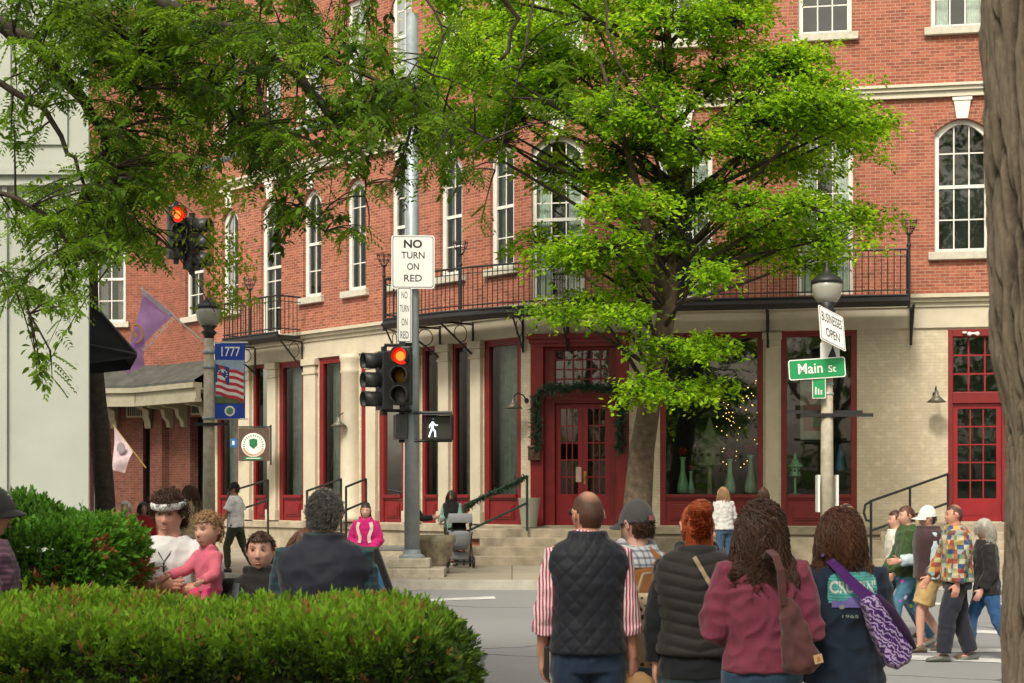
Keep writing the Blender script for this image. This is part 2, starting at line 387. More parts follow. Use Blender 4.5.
mb = MB(); wall(mb, xL, 0, 6.40, 17.5, ops); FL.part(mb, 'upper_wall', M['brick'])
# windows
wp = make_window(FR, WW, T2-Z2, 3, 4, True, curtain=False); wp.location = FR.w(R2[0][0], 0, Z2)-bld.location
sill(FR, R2[0][0], WW, Z2); keystone(FR, R2[0][0], T2); brickarch(FR, R2[0][0], WW, T2)
dp = make_window(FR, 1.24, T2-6.45, 3, 5, True)
for i, x in enumerate(R2d):
    o = dp if i == 0 else copy_tree(dp, bld); o.location = FR.w(x, 0, 6.45)-bld.location; keystone(FR, x, T2); brickarch(FR, x, 1.24, T2)
up = make_window(FR, WW, T3-Z3, 3, 4, False); up2 = make_window(FR, WW, T3-Z3, 3, 4, False, curtain=False)
for i, x in enumerate(R3):
    o = (up, None, up2, None)[i] or copy_tree(up, bld); o.location = FR.w(x, 0, Z3)-bld.location; sill(FR, x, WW, Z3)
lp = make_window(FL, .84, T2-Z2, 2, 4, True, fw=.13)
for i, x in enumerate(L2):
    o = lp if i == 0 else copy_tree(lp, bld); o.location = FL.w(x, 0, Z2)-bld.location; sill(FL, x, .84, Z2); keystone(FL, x, T2); brickarch(FL, x, .84, T2)
o = make_window(FL, 1.0, T2-6.45, 2, 5, True, fw=.14); o.location = FL.w(L2d, 0, 6.45)-bld.location; keystone(FL, L2d, T2)
lu = make_window(FL, .84, T3-Z3, 2, 4, False, fw=.13)
for i, x in enumerate(L3):
    o = lu if i == 0 else copy_tree(lu, bld); o.location = FL.w(x, 0, Z3)-bld.location; sill(FL, x, .84, Z3)
# belt course and entablature
for f, a, b in ((FR, -.03, xR), (FL, xL, .03)):
    mb = MB()
    e = .06
    mb.box(a, b, -.10, -.003, 10.77, 10.90); mb.box(a, b, -.16, -.003, 10.903, 10.985); mb.box(a, b, -.21, -.003, 10.988, 11.05)
    f.part(mb, 'belt_course', M['cream_trim'])
    mb = MB(); mb.box(a, b, -.05, .3, 5.66, 6.12); mb.box(a, b, -.09, .3, 6.123, 6.22); mb.box(a, b, -.16, .3, 6.223, 6.31); mb.box(a, b, -.24, .3, 6.313, 6.398)
    f.part(mb, 'cornice', M['cream'])
# ground floor openings
GT, GF = 5.65, 1.25
RW = [(FR.fx(660), FR.fx(763)), (FR.fx(781), FR.fx(857))]
ENT = (FR.fx(536), FR.fx(624)); RD = (FR.fx(948), FR.fx(948)+1.25)
mb = MB(); wall(mb, 0, xR, 1.22, 5.66, [(a, b, GF, GT) for a, b in RW]+[(ENT[0], ENT[1], 1.24, 5.58), (RD[0], RD[1], 1.36, 5.62)], dep=.35)
FR.part(mb, 'painted_wall', M['brick_cream'])
LO = [(217, 240), (253, 269), (279, 305), (319, 343), (361, 367.5), (379, 405), (422, 440), (452, 472), (484, 521)]
LOx = [(FL.fx(a), FL.fx(b)) for a, b in LO]
mb = MB(); wall(mb, xL, 0, 1.22, 5.66, [(a, b, GF, GT) for a, b in LOx], dep=.35); FL.part(mb, 'painted_wall', M['brick_cream'])
for f, a, b in ((FR, 0, xR), (FL, xL, 0)):
    mb = MB(); mb.box(a, b, -.16, .0, .3, 1.05, 0); mb.box(a, b, -.22, .0, 1.053, 1.215, 0); f.part(mb, 'plinth', M['stone'], bevel=.012)
def shopwin(f, x0, x1, z0=GF, z1=GT, fwid=.13, panel=.70, curtain=0, mull=False):
    w = x1-x0; mb = MB(); ya, yb = .02, .16
    mb.box(0, fwid, ya, yb, 0, z1-z0); mb.box(w-fwid, w, ya, yb, 0, z1-z0); mb.box(fwid, w-fwid, ya, yb, z1-z0-fwid, z1-z0)
    mb.box(fwid, w-fwid, ya, yb, panel-.12, panel); mb.box(fwid, w-fwid, ya-.05, ya-.001, panel-.07, panel+.01)
    mb.box(fwid, w-fwid, ya+.03, yb, 0, panel-.122)
    a, b, c, d = fwid+.12, w-fwid-.12, .12, panel-.22
    if b-a > .15:
        mb.box(a, b, ya+.005, ya+.03, c, d); mb.box(a+.05, b-.05, ya-.012, ya+.004, c+.05, d-.05)
    o = f.part(mb, 'shop_window', M['red'], x0, 0, z0, bevel=.006)
    g = MB(); g.add([(fwid, .09, panel), (w-fwid, .09, panel), (w-fwid, .09, z1-z0-fwid), (fwid, .09, z1-z0-fwid)], [(0,1,2,3)]); g.build('pane', M['glass'], o)
    return o
for a, b in RW: shopwin(FR, a, b)
for i, (a, b) in enumerate(LOx):
    if i == 4: continue
    shopwin(FL, a, b, fwid=.16 if b-a > .9 else .1)
# narrow red service door
mb = MB(); a, b = LOx[4]; mb.box(0, b-a, .03, .1, 0, GT-GF); mb.box(.05, b-a-.05, .0, .029, 3.3, 3.4); mb.box(.08, b-a-.08, .01, .029, .3, 3.1)
FL.part(mb, 'side_door', M['red'], a, 0, GF)
# pilasters and the round column of the long side
def pil(x0, x1, round_=False):
    w = x1-x0; mb = MB(); h = GT-GF
    if round_:
        r = w*.40; mb.lathe([(r*1.25, .0), (r*1.25, .12), (r*1.1, .2), (r, .26), (r*.93, h-.5), (r*1.02, h-.46), (r*.95, h-.4), (r*.96, h-.2), (r*1.06, h-.12), (r*1.06, h)], (w/2, -.0, 0), 24)
    else:
        a, b = w*.08, w*.92
        mb.box(a, b, -.10, -.001, .3, h-.42); mb.box(a-.04, b+.04, -.14, -.001, 0, .298); mb.box(a-.03, b+.03, -.13, -.001, h-.418, h-.36)
        mb.box(a, b, -.11, -.001, h-.358, h-.18); mb.box(a-.05, b+.05, -.16, -.001, h-.178, h)
    FL.part(mb, 'column' if round_ else 'pilaster', M['cream'], x0, 0, GF, smooth=round_, bevel=0 if round_ else .01)
for i in range(len(LOx)-1): pil(LOx[i][1], LOx[i+1][0], i == 3)
a, b = RW[0][1], RW[1][0]; mb = MB(); h = GT-GF; w = b-a
mb.box(.05, w-.05, -.06, -.001, 0, h-.32); mb.box(.01, w-.01, -.10, -.001, h-.318, h-.2); mb.box(-.02, w+.02, -.14, -.001, h-.198, h-.04)
FR.part(mb, 'pilaster', M['cream'], a, 0, GF, bevel=.01)
# rooms behind
mb = MB(); x1 = xR
mb.box(.5, x1, 3.2, 3.25, 1.2, 6.2); mb.box(.5, x1, .36, 3.25, 1.15, 1.22); mb.box(.5, x1, .3, 3.25, 5.9, 5.95)
for x in (FR.fx(640), FR.fx(900)): mb.box(x, x+.1, .36, 3.2, 1.2, 5.9)
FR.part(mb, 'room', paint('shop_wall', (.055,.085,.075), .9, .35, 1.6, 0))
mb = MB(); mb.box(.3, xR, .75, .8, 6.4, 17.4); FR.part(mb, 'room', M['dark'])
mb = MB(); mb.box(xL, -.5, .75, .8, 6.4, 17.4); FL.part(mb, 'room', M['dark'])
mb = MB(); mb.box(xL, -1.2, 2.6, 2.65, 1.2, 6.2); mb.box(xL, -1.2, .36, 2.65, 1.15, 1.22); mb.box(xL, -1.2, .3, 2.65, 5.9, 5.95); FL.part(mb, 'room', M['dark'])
# added pale drapes painting the whitish reflection in the long side's shop windows
for i, (a, b) in enumerate(LOx):
    if i in (1, 4): continue
    mb = MB(); n = 16; w = (b-a)*.52; vs = []
    for k in range(n+1): vs += [(a+.1+w*k/n*1.2, .40+.04*math.sin(k*2.1), 1.3), (a+.1+w*k/n*1.2, .40+.04*math.sin(k*2.1), 5.6)]
    mb.add(vs, [(2*k, 2*k+2, 2*k+3, 2*k+1) for k in range(n)]); FL.part(mb, 'reflection_drape', M['curtain'], smooth=True)
mb = MB(); mb.box(0, xR, .3, 12, 17.4, 17.6); FR.part(mb, 'roof', M['dark'])
# entrance
def glazed_door(f, x, z, w, h, cols, rows, y, parent, low=.55, mat=None):
    mb = MB(); st = .11; mt = mat or M['redb']
    mb.box(0, st, y, y+.06, 0, h); mb.box(w-st, w, y, y+.06, 0, h); mb.box(st, w-st, y, y+.06, h-st, h); mb.box(st, w-st, y, y+.06, 0, low)
    mb.box(st+.06, w-st-.06, y-.012, y-.001, .12, low-.12)
    for i in range(1, cols): xx = st+(w-2*st)*i/cols; mb.box(xx-.014, xx+.014, y+.012, y+.05, low, h-st)
    for j in range(1, rows): zz = low+(h-st-low)*j/rows; mb.box(st, w-st, y+.014, y+.048, zz-.014, zz+.014)
    o = f.part(mb, 'door', mt, x, 0, z)
    g = MB(); g.add([(st, y+.03, low), (w-st, y+.03, low), (w-st, y+.03, h-st), (st, y+.03, h-st)], [(0,1,2,3)]); g.build('pane', M['glass'], o)
    return o
ex0, ex1 = ENT; w = ex1-ex0; zt = 5.58
mb = MB()
mb.box(ex0-.12, ex0+.18, -.06, .45, 1.24, zt-.2); mb.box(ex1-.18, ex1+.12, -.06, .45, 1.24, zt-.2); mb.box(ex0-.12, ex1+.12, -.062, .45, zt-.2, zt-.0)
mb.box(ex0-.20, ex1+.20, -.14, .0, zt-.02, zt+.10); mb.box(ex0-.16, ex1+.16, -.10, -.063, zt-.12, zt-.021)
mb.box(ex0+.18, ex0+.42, .12, .46, 1.24, zt-.2); mb.box(ex1-.36, ex1-.18, .12, .46, 1.24, zt-.2); mb.box(ex0+.42, ex1-.36, .12, .46, 4.08, 4.42); mb.box(ex0+.42, ex1-.36, .12, .46, zt-.26, zt-.2)
mb.box(ex0+.42, ex1-.36, .08, .119, 4.12, 4.2)
FR.part(mb, 'entrance_frame', M['red'], bevel=.008)
ix0, ix1 = ex0+.42, ex1-.36; dw = (ix1-ix0)/2
for k in range(2):
    d = glazed_door(FR, ix0+k*dw+.003, 1.25, dw-.006, 2.82, 3, 5, .30, bld, low=.72)
    if k == 1:
        h = MB(); h.box(.02, .075, .275, .299, .95, 1.25); h.tube([(.047, .28, 1.02), (.047, .21, 1.03), (.047, .21, 1.18), (.047, .28, 1.2)], .012, 8); h.ball((.047, .22, 1.1), .03); h.build('handle', M['brass'], d)
    else:
        h = MB(); h.box(.47, .60, .293, .299, 1.0, 1.35); h.build('notice', paint('notice', (.62,.45,.42), .7), d)
mb = MB(); n = 6; ww = ix1-ix0
for i in range(n+1): x = ix0+ww*i/n; mb.box(x-.018, x+.018, .2, .24, 4.42, zt-.26)
for j in range(5): z = 4.42+(zt-.26-4.42)*j/4; mb.box(ix0, ix1, .202, .238, z-.018, z+.018)
tr = FR.part(mb, 'transom', M['red']); g = MB(); g.add([(ix0, .22, 4.42), (ix1, .22, 4.42), (ix1, .22, zt-.26), (ix0, .22, zt-.26)], [(0,1,2,3)]); g.build('pane', M['glass'], tr)
# right door
a, b = RD; mb = MB(); mb.box(a, a+.10, -.02, .3, 1.36, 5.62); mb.box(b-.1, b, -.02, .3, 1.36, 5.62); mb.box(a+.1, b-.1, -.02, .3, 5.46, 5.62); mb.box(a+.1, b-.1, -.0, .3, 3.98, 4.22)
FR.part(mb, 'door_frame', M['red'], bevel=.006)
d = glazed_door(FR, a+.1, 1.37, b-a-.2, 2.6, 3, 5, .08, bld, low=.5)
mb = MB(); n = 3; ww = b-a-.2
for i in range(n+1): x = a+.1+ww*i/n; mb.box(x-.018, x+.018, .1, .14, 4.22, 5.46)
for j in range(4): z = 4.22+1.24*j/3; mb.box(a+.1, b-.1, .102, .138, z-.018, z+.018)
tr = FR.part(mb, 'transom', M['redb']); g = MB(); g.add([(a+.1, .12, 4.22), (b-.1, .12, 4.22), (b-.1, .12, 5.46), (a+.1, .12, 5.46)], [(0,1,2,3)]); g.build('pane', M['glass'], tr)
mb = MB(); mb.lathe([(.05, 0), (.05, .04)], (a+.35, -.05, 5.52), 10); mb.ball((a+.45, -.09, 5.5), .05); mb.ball((a+.62, -.09, 5.5), .05); mb.box(a+.42, a+.65, -.06, -.02, 5.5, 5.54)
FR.part(mb, 'door_light', M['whitesign'])
# steps to the entrance and to the right door
def steps(x0, x1, top, n, tread, front, label_mat, land):
    h = (top-ZS)/n
    for k in range(n):
        mb = MB(); y1 = -.165 if k == n-1 else -(front+(n-2-k)*tread)
        mb.box(x0-(n-1-k)*.22, x1+(n-1-k)*.22, -(front+(n-1-k)*tread), y1-(0 if k == n-1 else .002), ZS-.05, ZS+h*(k+1)-.001*0)
        FR.part(mb, 'step', label_mat, bevel=.015)
steps(FR.fx(505), FR.fx(650), 1.19, 4, .36, 1.5, M['stone'], 1.2)
steps(RD[0]-1.3, xR, 1.34, 5, .33, 1.1, M['stone'], 1.2)
mb = MB(); mb.box(FR.fx(652), FR.fx(905), -.9, -.165, ZS-.05, 1.0); FR.part(mb, 'ledge', M['stone'], bevel=.02)
mb = MB(); mb.box(-1.6, -.1, -1.3, -.23, ZS-.05, .95); FR.part(mb, 'ledge', M['brick'],)
mb = MB(); mb.box(-1.7, -.1, -1.4, -.23, .952, 1.18); FR.part(mb, 'ledge_cap', M['stone'], bevel=.02)
# wall lamps
def wall_lamp(f, x, z, label, gooseneck=True):
    t = thing('wall_lamp', label, 'wall lamp', f.w(x, 0, z), f.rz, 'gooseneck lamps on the shopfront walls')
    mb = MB(); mb.lathe([(.06, -.0), (.06, .03)], (0, 0, 0), 12, 0, 'y'); mb.tube([(0, -.02, 0), (0, -.12, .12), (0, -.3, .16), (0, -.42, .08), (0, -.44, -.05)], .014, 6); mb.build('arm', M['iron'], t)
    mb = MB(); mb.lathe([(.035, .12), (.05, .02), (.10, -.04), (.22, -.14), (.205, -.142), (.09, -.06)], (0, -.44, -.06), 20); mb.build('lamp_shade', paint('shade', (.16,.15,.12), .45, metal=.4), t, smooth=True)
wall_lamp(FR, FR.fx(935), 4.18, 'grey cone-shaded lamp on the painted wall beside the right-hand red door')
wall_lamp(FL, FL.fx(527), 4.15, 'cone-shaded lamp on the narrow wall between the tall shop window and the mailbox')
wall_lamp(FL, FL.fx(352), 3.95, 'small cone-shaded lamp on the round cream column')
# mailbox
t = thing('mailbox', 'brown metal mailbox on the wall beside the red entrance', 'mailbox', FR.w(ex0-.02, -.06, 2.75), FR.rz)
mb = MB(); mb.prism([(-.14, 0), (.14, 0), (.14, .27), (-.14, .27)], -.12, 0); mb.build('body', paint('bronze', (.10,.06,.035), .4, metal=.3), t, bevel=.01)
mb = MB(); mb.box(-.15, .15, -.14, .0, .272, .34); mb.build('lid', paint('bronze_lid', (.12,.075,.045), .4, metal=.3), t, bevel=.015)
# ------------------------------------------------------------------ balconies
def offpt(f, x, off): return f.w(x, -off, 0)
def balcony(outer, inner, zb, name, label, bars, brackets, baskets):
    root = thing(name, label, 'balcony', (outer[0][0], outer[0][1], zb))
    L = Vector(root.location)
    n = len(outer); mb = MB(); vs = []
    for (o, i) in zip(outer, inner): vs += [(o.x-L.x, o.y-L.y, 0), (i.x-L.x, i.y-L.y, 0), (i.x-L.x, i.y-L.y, .07), (o.x-L.x, o.y-L.y, .07)]
    fs = []
    for k in range(n-1):
        a, b = 4*k, 4*k+4
        fs += [(a, b, b+1, a+1), (a+3, a+2, b+2, b+3), (a, a+3, b+3, b), (a+1, b+1, b+2, a+2)]
    fs += [(0, 1, 2, 3), (4*n-4, 4*n-1, 4*n-2, 4*n-3)]
    mb.add(vs, fs); mb.build('deck', M['iron'], root)
    mb = MB(); mb.tube([(p.x-L.x, p.y-L.y, .0) for p in outer], .11, 4); mb.tube([(p.x-L.x, p.y-L.y, .13) for p in outer], .03, 6); mb.build('edge_beam', M['iron'], root)
    path = [Vector((inner[0].x, inner[0].y, 0))]+[Vector((p.x, p.y, 0)) for p in outer]+[Vector((inner[-1].x, inner[-1].y, 0))]
    mb = MB(); pts = [(p.x-L.x, p.y-L.y, 1.12) for p in path]; mb.tube(pts, .026, 6); mb.tube([(x, y, .24) for x, y, z in pts], .018, 6); mb.tube([(x, y, .98) for x, y, z in pts], .012, 6)
    acc = 0; step = .135
    for k in range(len(path)-1):
        a, b = path[k], path[k+1]; l = (b-a).length; s = (step-acc) if k else 0
        while s <= l:
            q = a+(b-a)*(s/l)-L; mb.tube([(q.x, q.y, .1), (q.x, q.y, 1.11)], .0105, 4, caps=False); s += step
        acc = l-(s-step)
    mb.build('railing', M['iron'], root)
    for q, hgt in baskets:
        q = Vector((q.x, q.y, 0))-Vector((L.x, L.y, 0)); mb = MB(); mb.tube([(q.x, q.y, -.15), (q.x, q.y, hgt)], .035, 8); mb.ball((q.x, q.y, 1.2), .05)
        po = mb.build('post', M['iron'], root); mb = MB(); z = hgt
        for rr, zz in ((.07, z), (.13, z+.13), (.17, z+.26)): mb.tube([(q.x+rr*math.cos(t*.5236), q.y+rr*math.sin(t*.5236), zz) for t in range(13)], .011, 5)
        for t in range(8): c, s_ = math.cos(t*.785), math.sin(t*.785); mb.tube([(q.x+.04*c, q.y+.04*s_, z-.02), (q.x+.13*c, q.y+.13*s_, z+.13), (q.x+.18*c, q.y+.18*s_, z+.30)], .009, 4)
        mb.build('basket', M['iron'], root)
    for wpt, opt in brackets:
        wq = Vector((wpt.x, wpt.y, 0))-Vector((L.x, L.y, 0)); oq = Vector((opt.x, opt.y, 0))-Vector((L.x, L.y, 0)); mb = MB()
        dv = (oq-wq)
        mb.tube([wq+Vector((0, 0, -.0)), wq+Vector((0, 0, -.85))], .03, 6); mb.tube([wq+Vector((0, 0, -.06)), oq*.98+wq*.02+Vector((0, 0, -.06))], .025, 6)
        mb.tube([wq+Vector((0, 0, -.8)), wq+dv*.9+Vector((0, 0, -.08))], .025, 6)
        cc = wq+dv*.34+Vector((0, 0, -.30)); u = dv.normalized()
        mb.tube([cc+u*(.2*math.cos(t*.3927))+Vector((0, 0, .2*math.sin(t*.3927))) for t in range(17)], .012, 5)
        mb.build('bracket', M['iron'], root)
    return root
OFF = 1.25
pts = []; ins = []
xa = FL.fx(384, OFF); xb = FR.fx(909, OFF); D = 4.6
A = offpt(FL, xa, OFF); 
mit = OFF*math.tan(R(36.4)/2)
DL = 2.4
for k in range(3): pts.append(offpt(FL, xa+(-DL-xa)*k/3, OFF))
p0, p2 = offpt(FL, -DL, OFF), offpt(FR, D, OFF); p1 = offpt(FL, mit, OFF)
for k in range(25): t = k/24; pts.append(p0*(1-t)**2+p1*2*t*(1-t)+p2*t*t)
for k in range(1, 4): pts.append(offpt(FR, D+(xb-D)*k/3, OFF))
for p in pts:
    q = Vector((p.x-CX, p.y-CY)); xl = q.x*FL.d[0]+q.y*FL.d[1]; xr = q.x*FR.d[0]+q.y*FR.d[1]
    if xr > .2: ins.append(FR.w(xr, -.26, 0))
    elif xl < -.2: ins.append(FL.w(xl, -.26, 0))
    else: ins.append(Vector((CX-.1, CY-.3, 0)))
def near_out(wpt):
    return min(pts, key=lambda p: (p-wpt).length)
br = []
for px in (440, 473, 523): w_ = FL.w(FL.fx(px, .06), -.06, 0); br.append((w_, near_out(w_)))
for px in (400,): w_ = FL.w(FL.fx(px, .06), -.06, 0); br.append((w_, near_out(w_)))
for px in (568, 640, 768, 911): w_ = FR.w(FR.fx(px, .1), -.1, 0); br.append((w_, FR.w(FR.fx(px, .1), -OFF, 0)))
def curve_at(px): return min(pts, key=lambda p: abs(HX+FPX*p.x/p.y-px))
balcony(pts, ins, 6.12, 'balcony', 'long black iron balcony curving round the brick corner above the shopfronts', 0, br, [(pts[0], 1.45), (curve_at(463), 1.45), (curve_at(618), 1.45), (pts[-1], 1.45)])
x0, x1 = FL.fx(226, .9), FL.fx(281, .9); pp = [offpt(FL, x0+(x1-x0)*k/4, 1.0) for k in range(5)]; ii = [offpt(FL, x0+(x1-x0)*k/4, .26) for k in range(5)]
br = [(FL.w(x0+.2, -.06, 0), pp[0]), (FL.w(x1-.2, -.06, 0), pp[-1])]
balcony(pp, ii, 6.2, 'balcony', 'short black iron balcony before the tall pale door on the long side', 0, br, [(pp[2], 1.4)])
# ------------------------------------------------------------------ adjoining brick building with a porch
PORCH = paint('porch_paint_shaded', (.30,.28,.21), .6, .1, 3, .1)  # cream of the porch woodwork, darkened to paint in its shade
ax = thing('porch_building', 'brown brick building with a slate porch roof beside the corner building', 'building', FL.w(xL, 0, 0))
FA = Fac(FL.w(xL, 0, 0).x, FL.w(xL, 0, 0).y, FL.rz, ax)
kx = FA.fx(163); K = FA.w(kx, 0, 0); FB = Fac(K.x, K.y, R(-8), ax)
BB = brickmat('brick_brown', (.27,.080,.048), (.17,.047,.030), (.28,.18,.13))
mb = MB(); wall(mb, kx, -.02, 5.3, 17, [(kx+1.3, kx+2.3, 7.3, 10)]); FA.part(mb, 'upper_wall', BB)
bx = FB.fx(20); mb = MB(); wall(mb, bx, 0, 5.3, 17, [(FB.fx(110)-.5, FB.fx(110)+.5, 7.3, 10)]); FB.part(mb, 'upper_wall', BB)
mb = MB(); wall(mb, kx, -.02, .2, 5.3, [(FA.fx(190), FA.fx(207), .5, 4.3)]); FA.part(mb, 'lower_wall', M['brick_shaded'])
mb = MB(); wall(mb, bx, 0, .2, 5.3, [(FB.fx(143), FB.fx(157), .5, 4.2), (FB.fx(90), FB.fx(106), 1.2, 4.0)]); FB.part(mb, 'lower_wall', M['brick_shaded'])
for f, a, b in ((FA, kx, 0), (FB, bx, 0)):
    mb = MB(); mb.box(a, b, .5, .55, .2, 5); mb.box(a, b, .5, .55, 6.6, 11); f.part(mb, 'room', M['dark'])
for f, xx in ((FA, kx+1.8), (FB, FB.fx(110))):
    o = make_window(f, 1.0, 2.7, 2, 4, False); o.parent = ax; o.location = f.w(xx, 0, 7.3)-ax.location; sl_ = sill(f, xx, 1.0, 7.3); sl_.parent = ax
mb = MB(); slate = paint('slate', (.07,.078,.07), .7, .25, 3, .4)
def offc(o): # mitred corner point of the porch
    m = o*math.tan(R(39)/2); return FA.w(kx-m if False else kx+0, -o, 0)
for f, a, b, wa, wb_ in ((FA, kx+.43, .95, kx, .95), (FB, bx, -.44, bx, 0)):
    m2 = MB(); m2.add([(a,-1.25,5.25),(b,-1.25,5.25),(wb_,-.01,5.95),(wa,-.01,5.95),(a,-1.25,5.18),(b,-1.25,5.18)], [(0,1,2,3),(0,1,5,4)]); f.part(m2, 'porch_roof', slate)
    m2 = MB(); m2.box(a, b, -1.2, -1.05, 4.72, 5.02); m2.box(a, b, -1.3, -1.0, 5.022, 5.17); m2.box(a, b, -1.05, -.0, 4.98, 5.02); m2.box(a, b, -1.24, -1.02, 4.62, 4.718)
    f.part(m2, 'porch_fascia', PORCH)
def porchbr(f, x):
    m2 = MB(); m2.prism([(0, 0), (.0, .75), (.16, .75), (.16, 0)], 0, .01); m2.v = []; m2.f = []; m2.m = []
    pr = [(0, 0), (-.12, .02), (-.16, .2), (-.28, .32), (-.34, .55), (-.8, .6), (-.8, .72), (0, .72)]
    n = len(pr); vs = [(x, y, z) for y, z in pr]+[(x+.2, y, z) for y, z in pr]
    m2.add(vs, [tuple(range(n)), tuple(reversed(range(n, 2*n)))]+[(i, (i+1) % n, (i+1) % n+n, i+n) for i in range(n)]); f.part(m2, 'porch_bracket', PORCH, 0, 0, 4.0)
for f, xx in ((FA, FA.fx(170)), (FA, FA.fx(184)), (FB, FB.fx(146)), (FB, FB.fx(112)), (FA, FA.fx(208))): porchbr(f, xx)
for f, xx in ((FB, FB.fx(136)), (FA, FA.fx(198))):
    m2 = MB(); m2.box(xx-.3, xx+.3, -.06, -.002, 4.35, 4.78)
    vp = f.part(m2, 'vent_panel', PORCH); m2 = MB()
    for k in range(7): m2.box(xx-.24+k*.07, xx-.205+k*.07, -.075, -.062, 4.4, 4.7)
    m2.build('vent_slots', M['dark'], vp)
mb = MB(); mb.box(kx-.35, kx+.35, -.25, -.003, .3, 4.6); FA.part(mb, 'pier', M['brick_shaded'])
mb = MB(); mb.box(FB.fx(90), FB.fx(106), .3, .32, 1.2, 4.0); FB.part(mb, 'lit_interior_panel', M['curtain'])  # pale panel added behind the opening, painting the lit shop interior
# ------------------------------------------------------------------ white building on the left
wx = (88-HX)/80.0; wb = thing('white_building', 'pale grey-green panelled building at the left with a string cornice', 'building', (wx, 20, 0))
pale = paint('pale_panel', (.38,.415,.375), .6, .05, 1.5, .08)
mb = MB(); mb.slab([(-7,0),(0,0),(-1.9,6),(-7,6)], 0, 14); mb.build('wall', pale, wb)
mb = MB(); mb.box(-7, .08, -.10, -.001, 5.78, 5.9); mb.box(-7, .12, -.16, -.001, 5.903, 5.98); mb.box(-7, .06, -.06, -.001, 5.983, 6.1); mb.build('string_cornice', pale, wb)
mb = MB(); mb.box(-.19, .02, -.05, -.001, 0, 5.775); mb.box(-.19, .02, -.05, -.001, 6.105, 13)
mb.box(-1.06, -1.0, -.05, -.001, 0, 5.775)
mb.build('corner_board', pale, wb)
mb = MB()
def fr(x0, x1, z0, z1, w=.07):
    mb.box(x0, x1, -.035, -.001, z0, z0+w); mb.box(x0, x1, -.035, -.001, z1-w, z1); mb.box(x0, x0+w, -.035, -.001, z0+w, z1-w); mb.box(x1-w, x1, -.035, -.001, z0+w, z1-w)
fr(-1.03, -.25, 6.3, 11.5); fr(-2.4, -1.2, 6.3, 11.5); mb.build('panel_moulding', pale, wb)
# black awning on its flank
aw = thing('awning', 'black canvas awning at the edge of the pale panelled building', 'awning', (wx+.02, 21.5, 0))
Ya = 21.5; a = P(88, 296, Ya); b = P(137, 352, Ya); L = Vector(aw.location)
canv = paint('canvas', (.022,.024,.026), .8, .2, 4, .2)
mb = MB(); p = [a-L, b-L, P(137, 357, Ya)-L, P(88, 362, Ya)-L]
d_ = Vector((-.62, 2.2, .0)); vs = [tuple(q) for q in p]+[tuple(q+d_) for q in p]
mb.add(vs, [(0,1,5,4),(1,2,6,5),(0,1,2,3),(4,5,6,7)]); mb.build('canvas', canv, aw)
mb = MB(); mb.tube([P(90, 345, Ya-.05)-L, P(136, 354, Ya-.05)-L], .02, 6); mb.tube([P(90, 300, Ya-.05)-L, P(136, 353, Ya-.05)-L], .02, 6); mb.tube([P(90, 362, Ya)-L, P(136, 356, Ya)-L], .02, 6); mb.build('frame', M['iron'], aw)
# ------------------------------------------------------------------ shop displays
def birdhouse(x, y, z, s, col, label, f=FR):
    t = thing('birdhouse', label, 'birdhouse', f.w(x, y, z), f.rz); m = paint('bh', col, .6)
    mb = MB(); mb.lathe([(.30*s, 0), (.30*s, .05*s), (.06*s, .08*s), (.05*s, .9*s), (.30*s, .95*s), (.30*s, 1.0*s)], (0, 0, 0), 12); mb.build('pedestal', m, t)
    mb = MB(); mb.lathe([(.24*s, 1.0*s), (.24*s, 1.4*s), (.26*s, 1.42*s)], (0, 0, 0), 6)
    for k in range(6): a = k*1.047+.5; mb.ball((.235*s*math.cos(a), .235*s*math.sin(a), 1.2*s), .05*s, 8, 6, 1)
    mb.build('house', [m, M['dark']], t)
    mb = MB(); mb.lathe([(.42*s, 1.40*s), (.38*s, 1.46*s), (.20*s, 1.62*s), (.10*s, 1.85*s), (.02*s, 2.1*s)], (0, 0, 0), 8); mb.build('roof', m, t)
birdhouse(FR.fx(710, -1), .9, 1.75, .95, (.38,.42,.26), 'large sage green birdhouse on a pedestal inside the wide shop window')
birdhouse(FR.fx(795, -.6), .55, 1.95, .46, (.4,.85,.6), 'small mint green birdhouse behind the Main St sign window glass')
def vase(x, y, z, s, col, fl, label):
    t = thing('vase', label, 'vase', FR.w(x, y, z), FR.rz, 'pale green vases in the wide shop window')
    mb = MB(); mb.lathe([(.12*s, 0), (.14*s, .05*s), (.13*s, .2*s), (.06*s, .5*s), (.05*s, .75*s), (.08*s, .85*s)], (0, 0, 0), 16); mb.build('body', paint('vasem', col, .3), t, smooth=True)
    mb = MB(); rr = random.Random(int(x*100))
    for k in range(16): a = rr.random()*6.3; q = rr.random()*.11*s; mb.ball((q*math.cos(a), q*math.sin(a), .92*s+rr.random()*.14*s), .045*s, 6, 5)
    mb.build('flowers', paint('fl', fl, .7), t)
vase(FR.fx(683, -.7), .65, 1.98, 1.0, (.45,.80,.50), (.30,.01,.02), 'tapered green vase of red flowers, leftmost in the wide shop window')
vase(FR.fx(691, -.9), .9, 1.98, .62, (.4,.8,.6), (.40,.03,.03), 'short green vase of red flowers beside the birdhouse pedestal')
vase(FR.fx(730, -.7), .65, 1.98, .95, (.65,.9,.7), (.55,.12,.16), 'slim pale green vase of pink flowers in the wide shop window')
vase(FR.fx(751, -.7), .6, 1.98, 1.05, (.6,.85,.62), (.28,.01,.02), 'broad pale green vase of red flowers, rightmost in the wide shop window')
for (a, b) in RW:
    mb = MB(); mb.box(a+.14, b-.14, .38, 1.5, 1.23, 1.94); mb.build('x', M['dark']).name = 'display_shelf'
    o = bpy.data.objects['display_shelf' if a == RW[0][0] else 'display_shelf.001'] if False else C.objects[-1]
    o.parent = bld; o.rotation_euler = (0, 0, FR.rz)
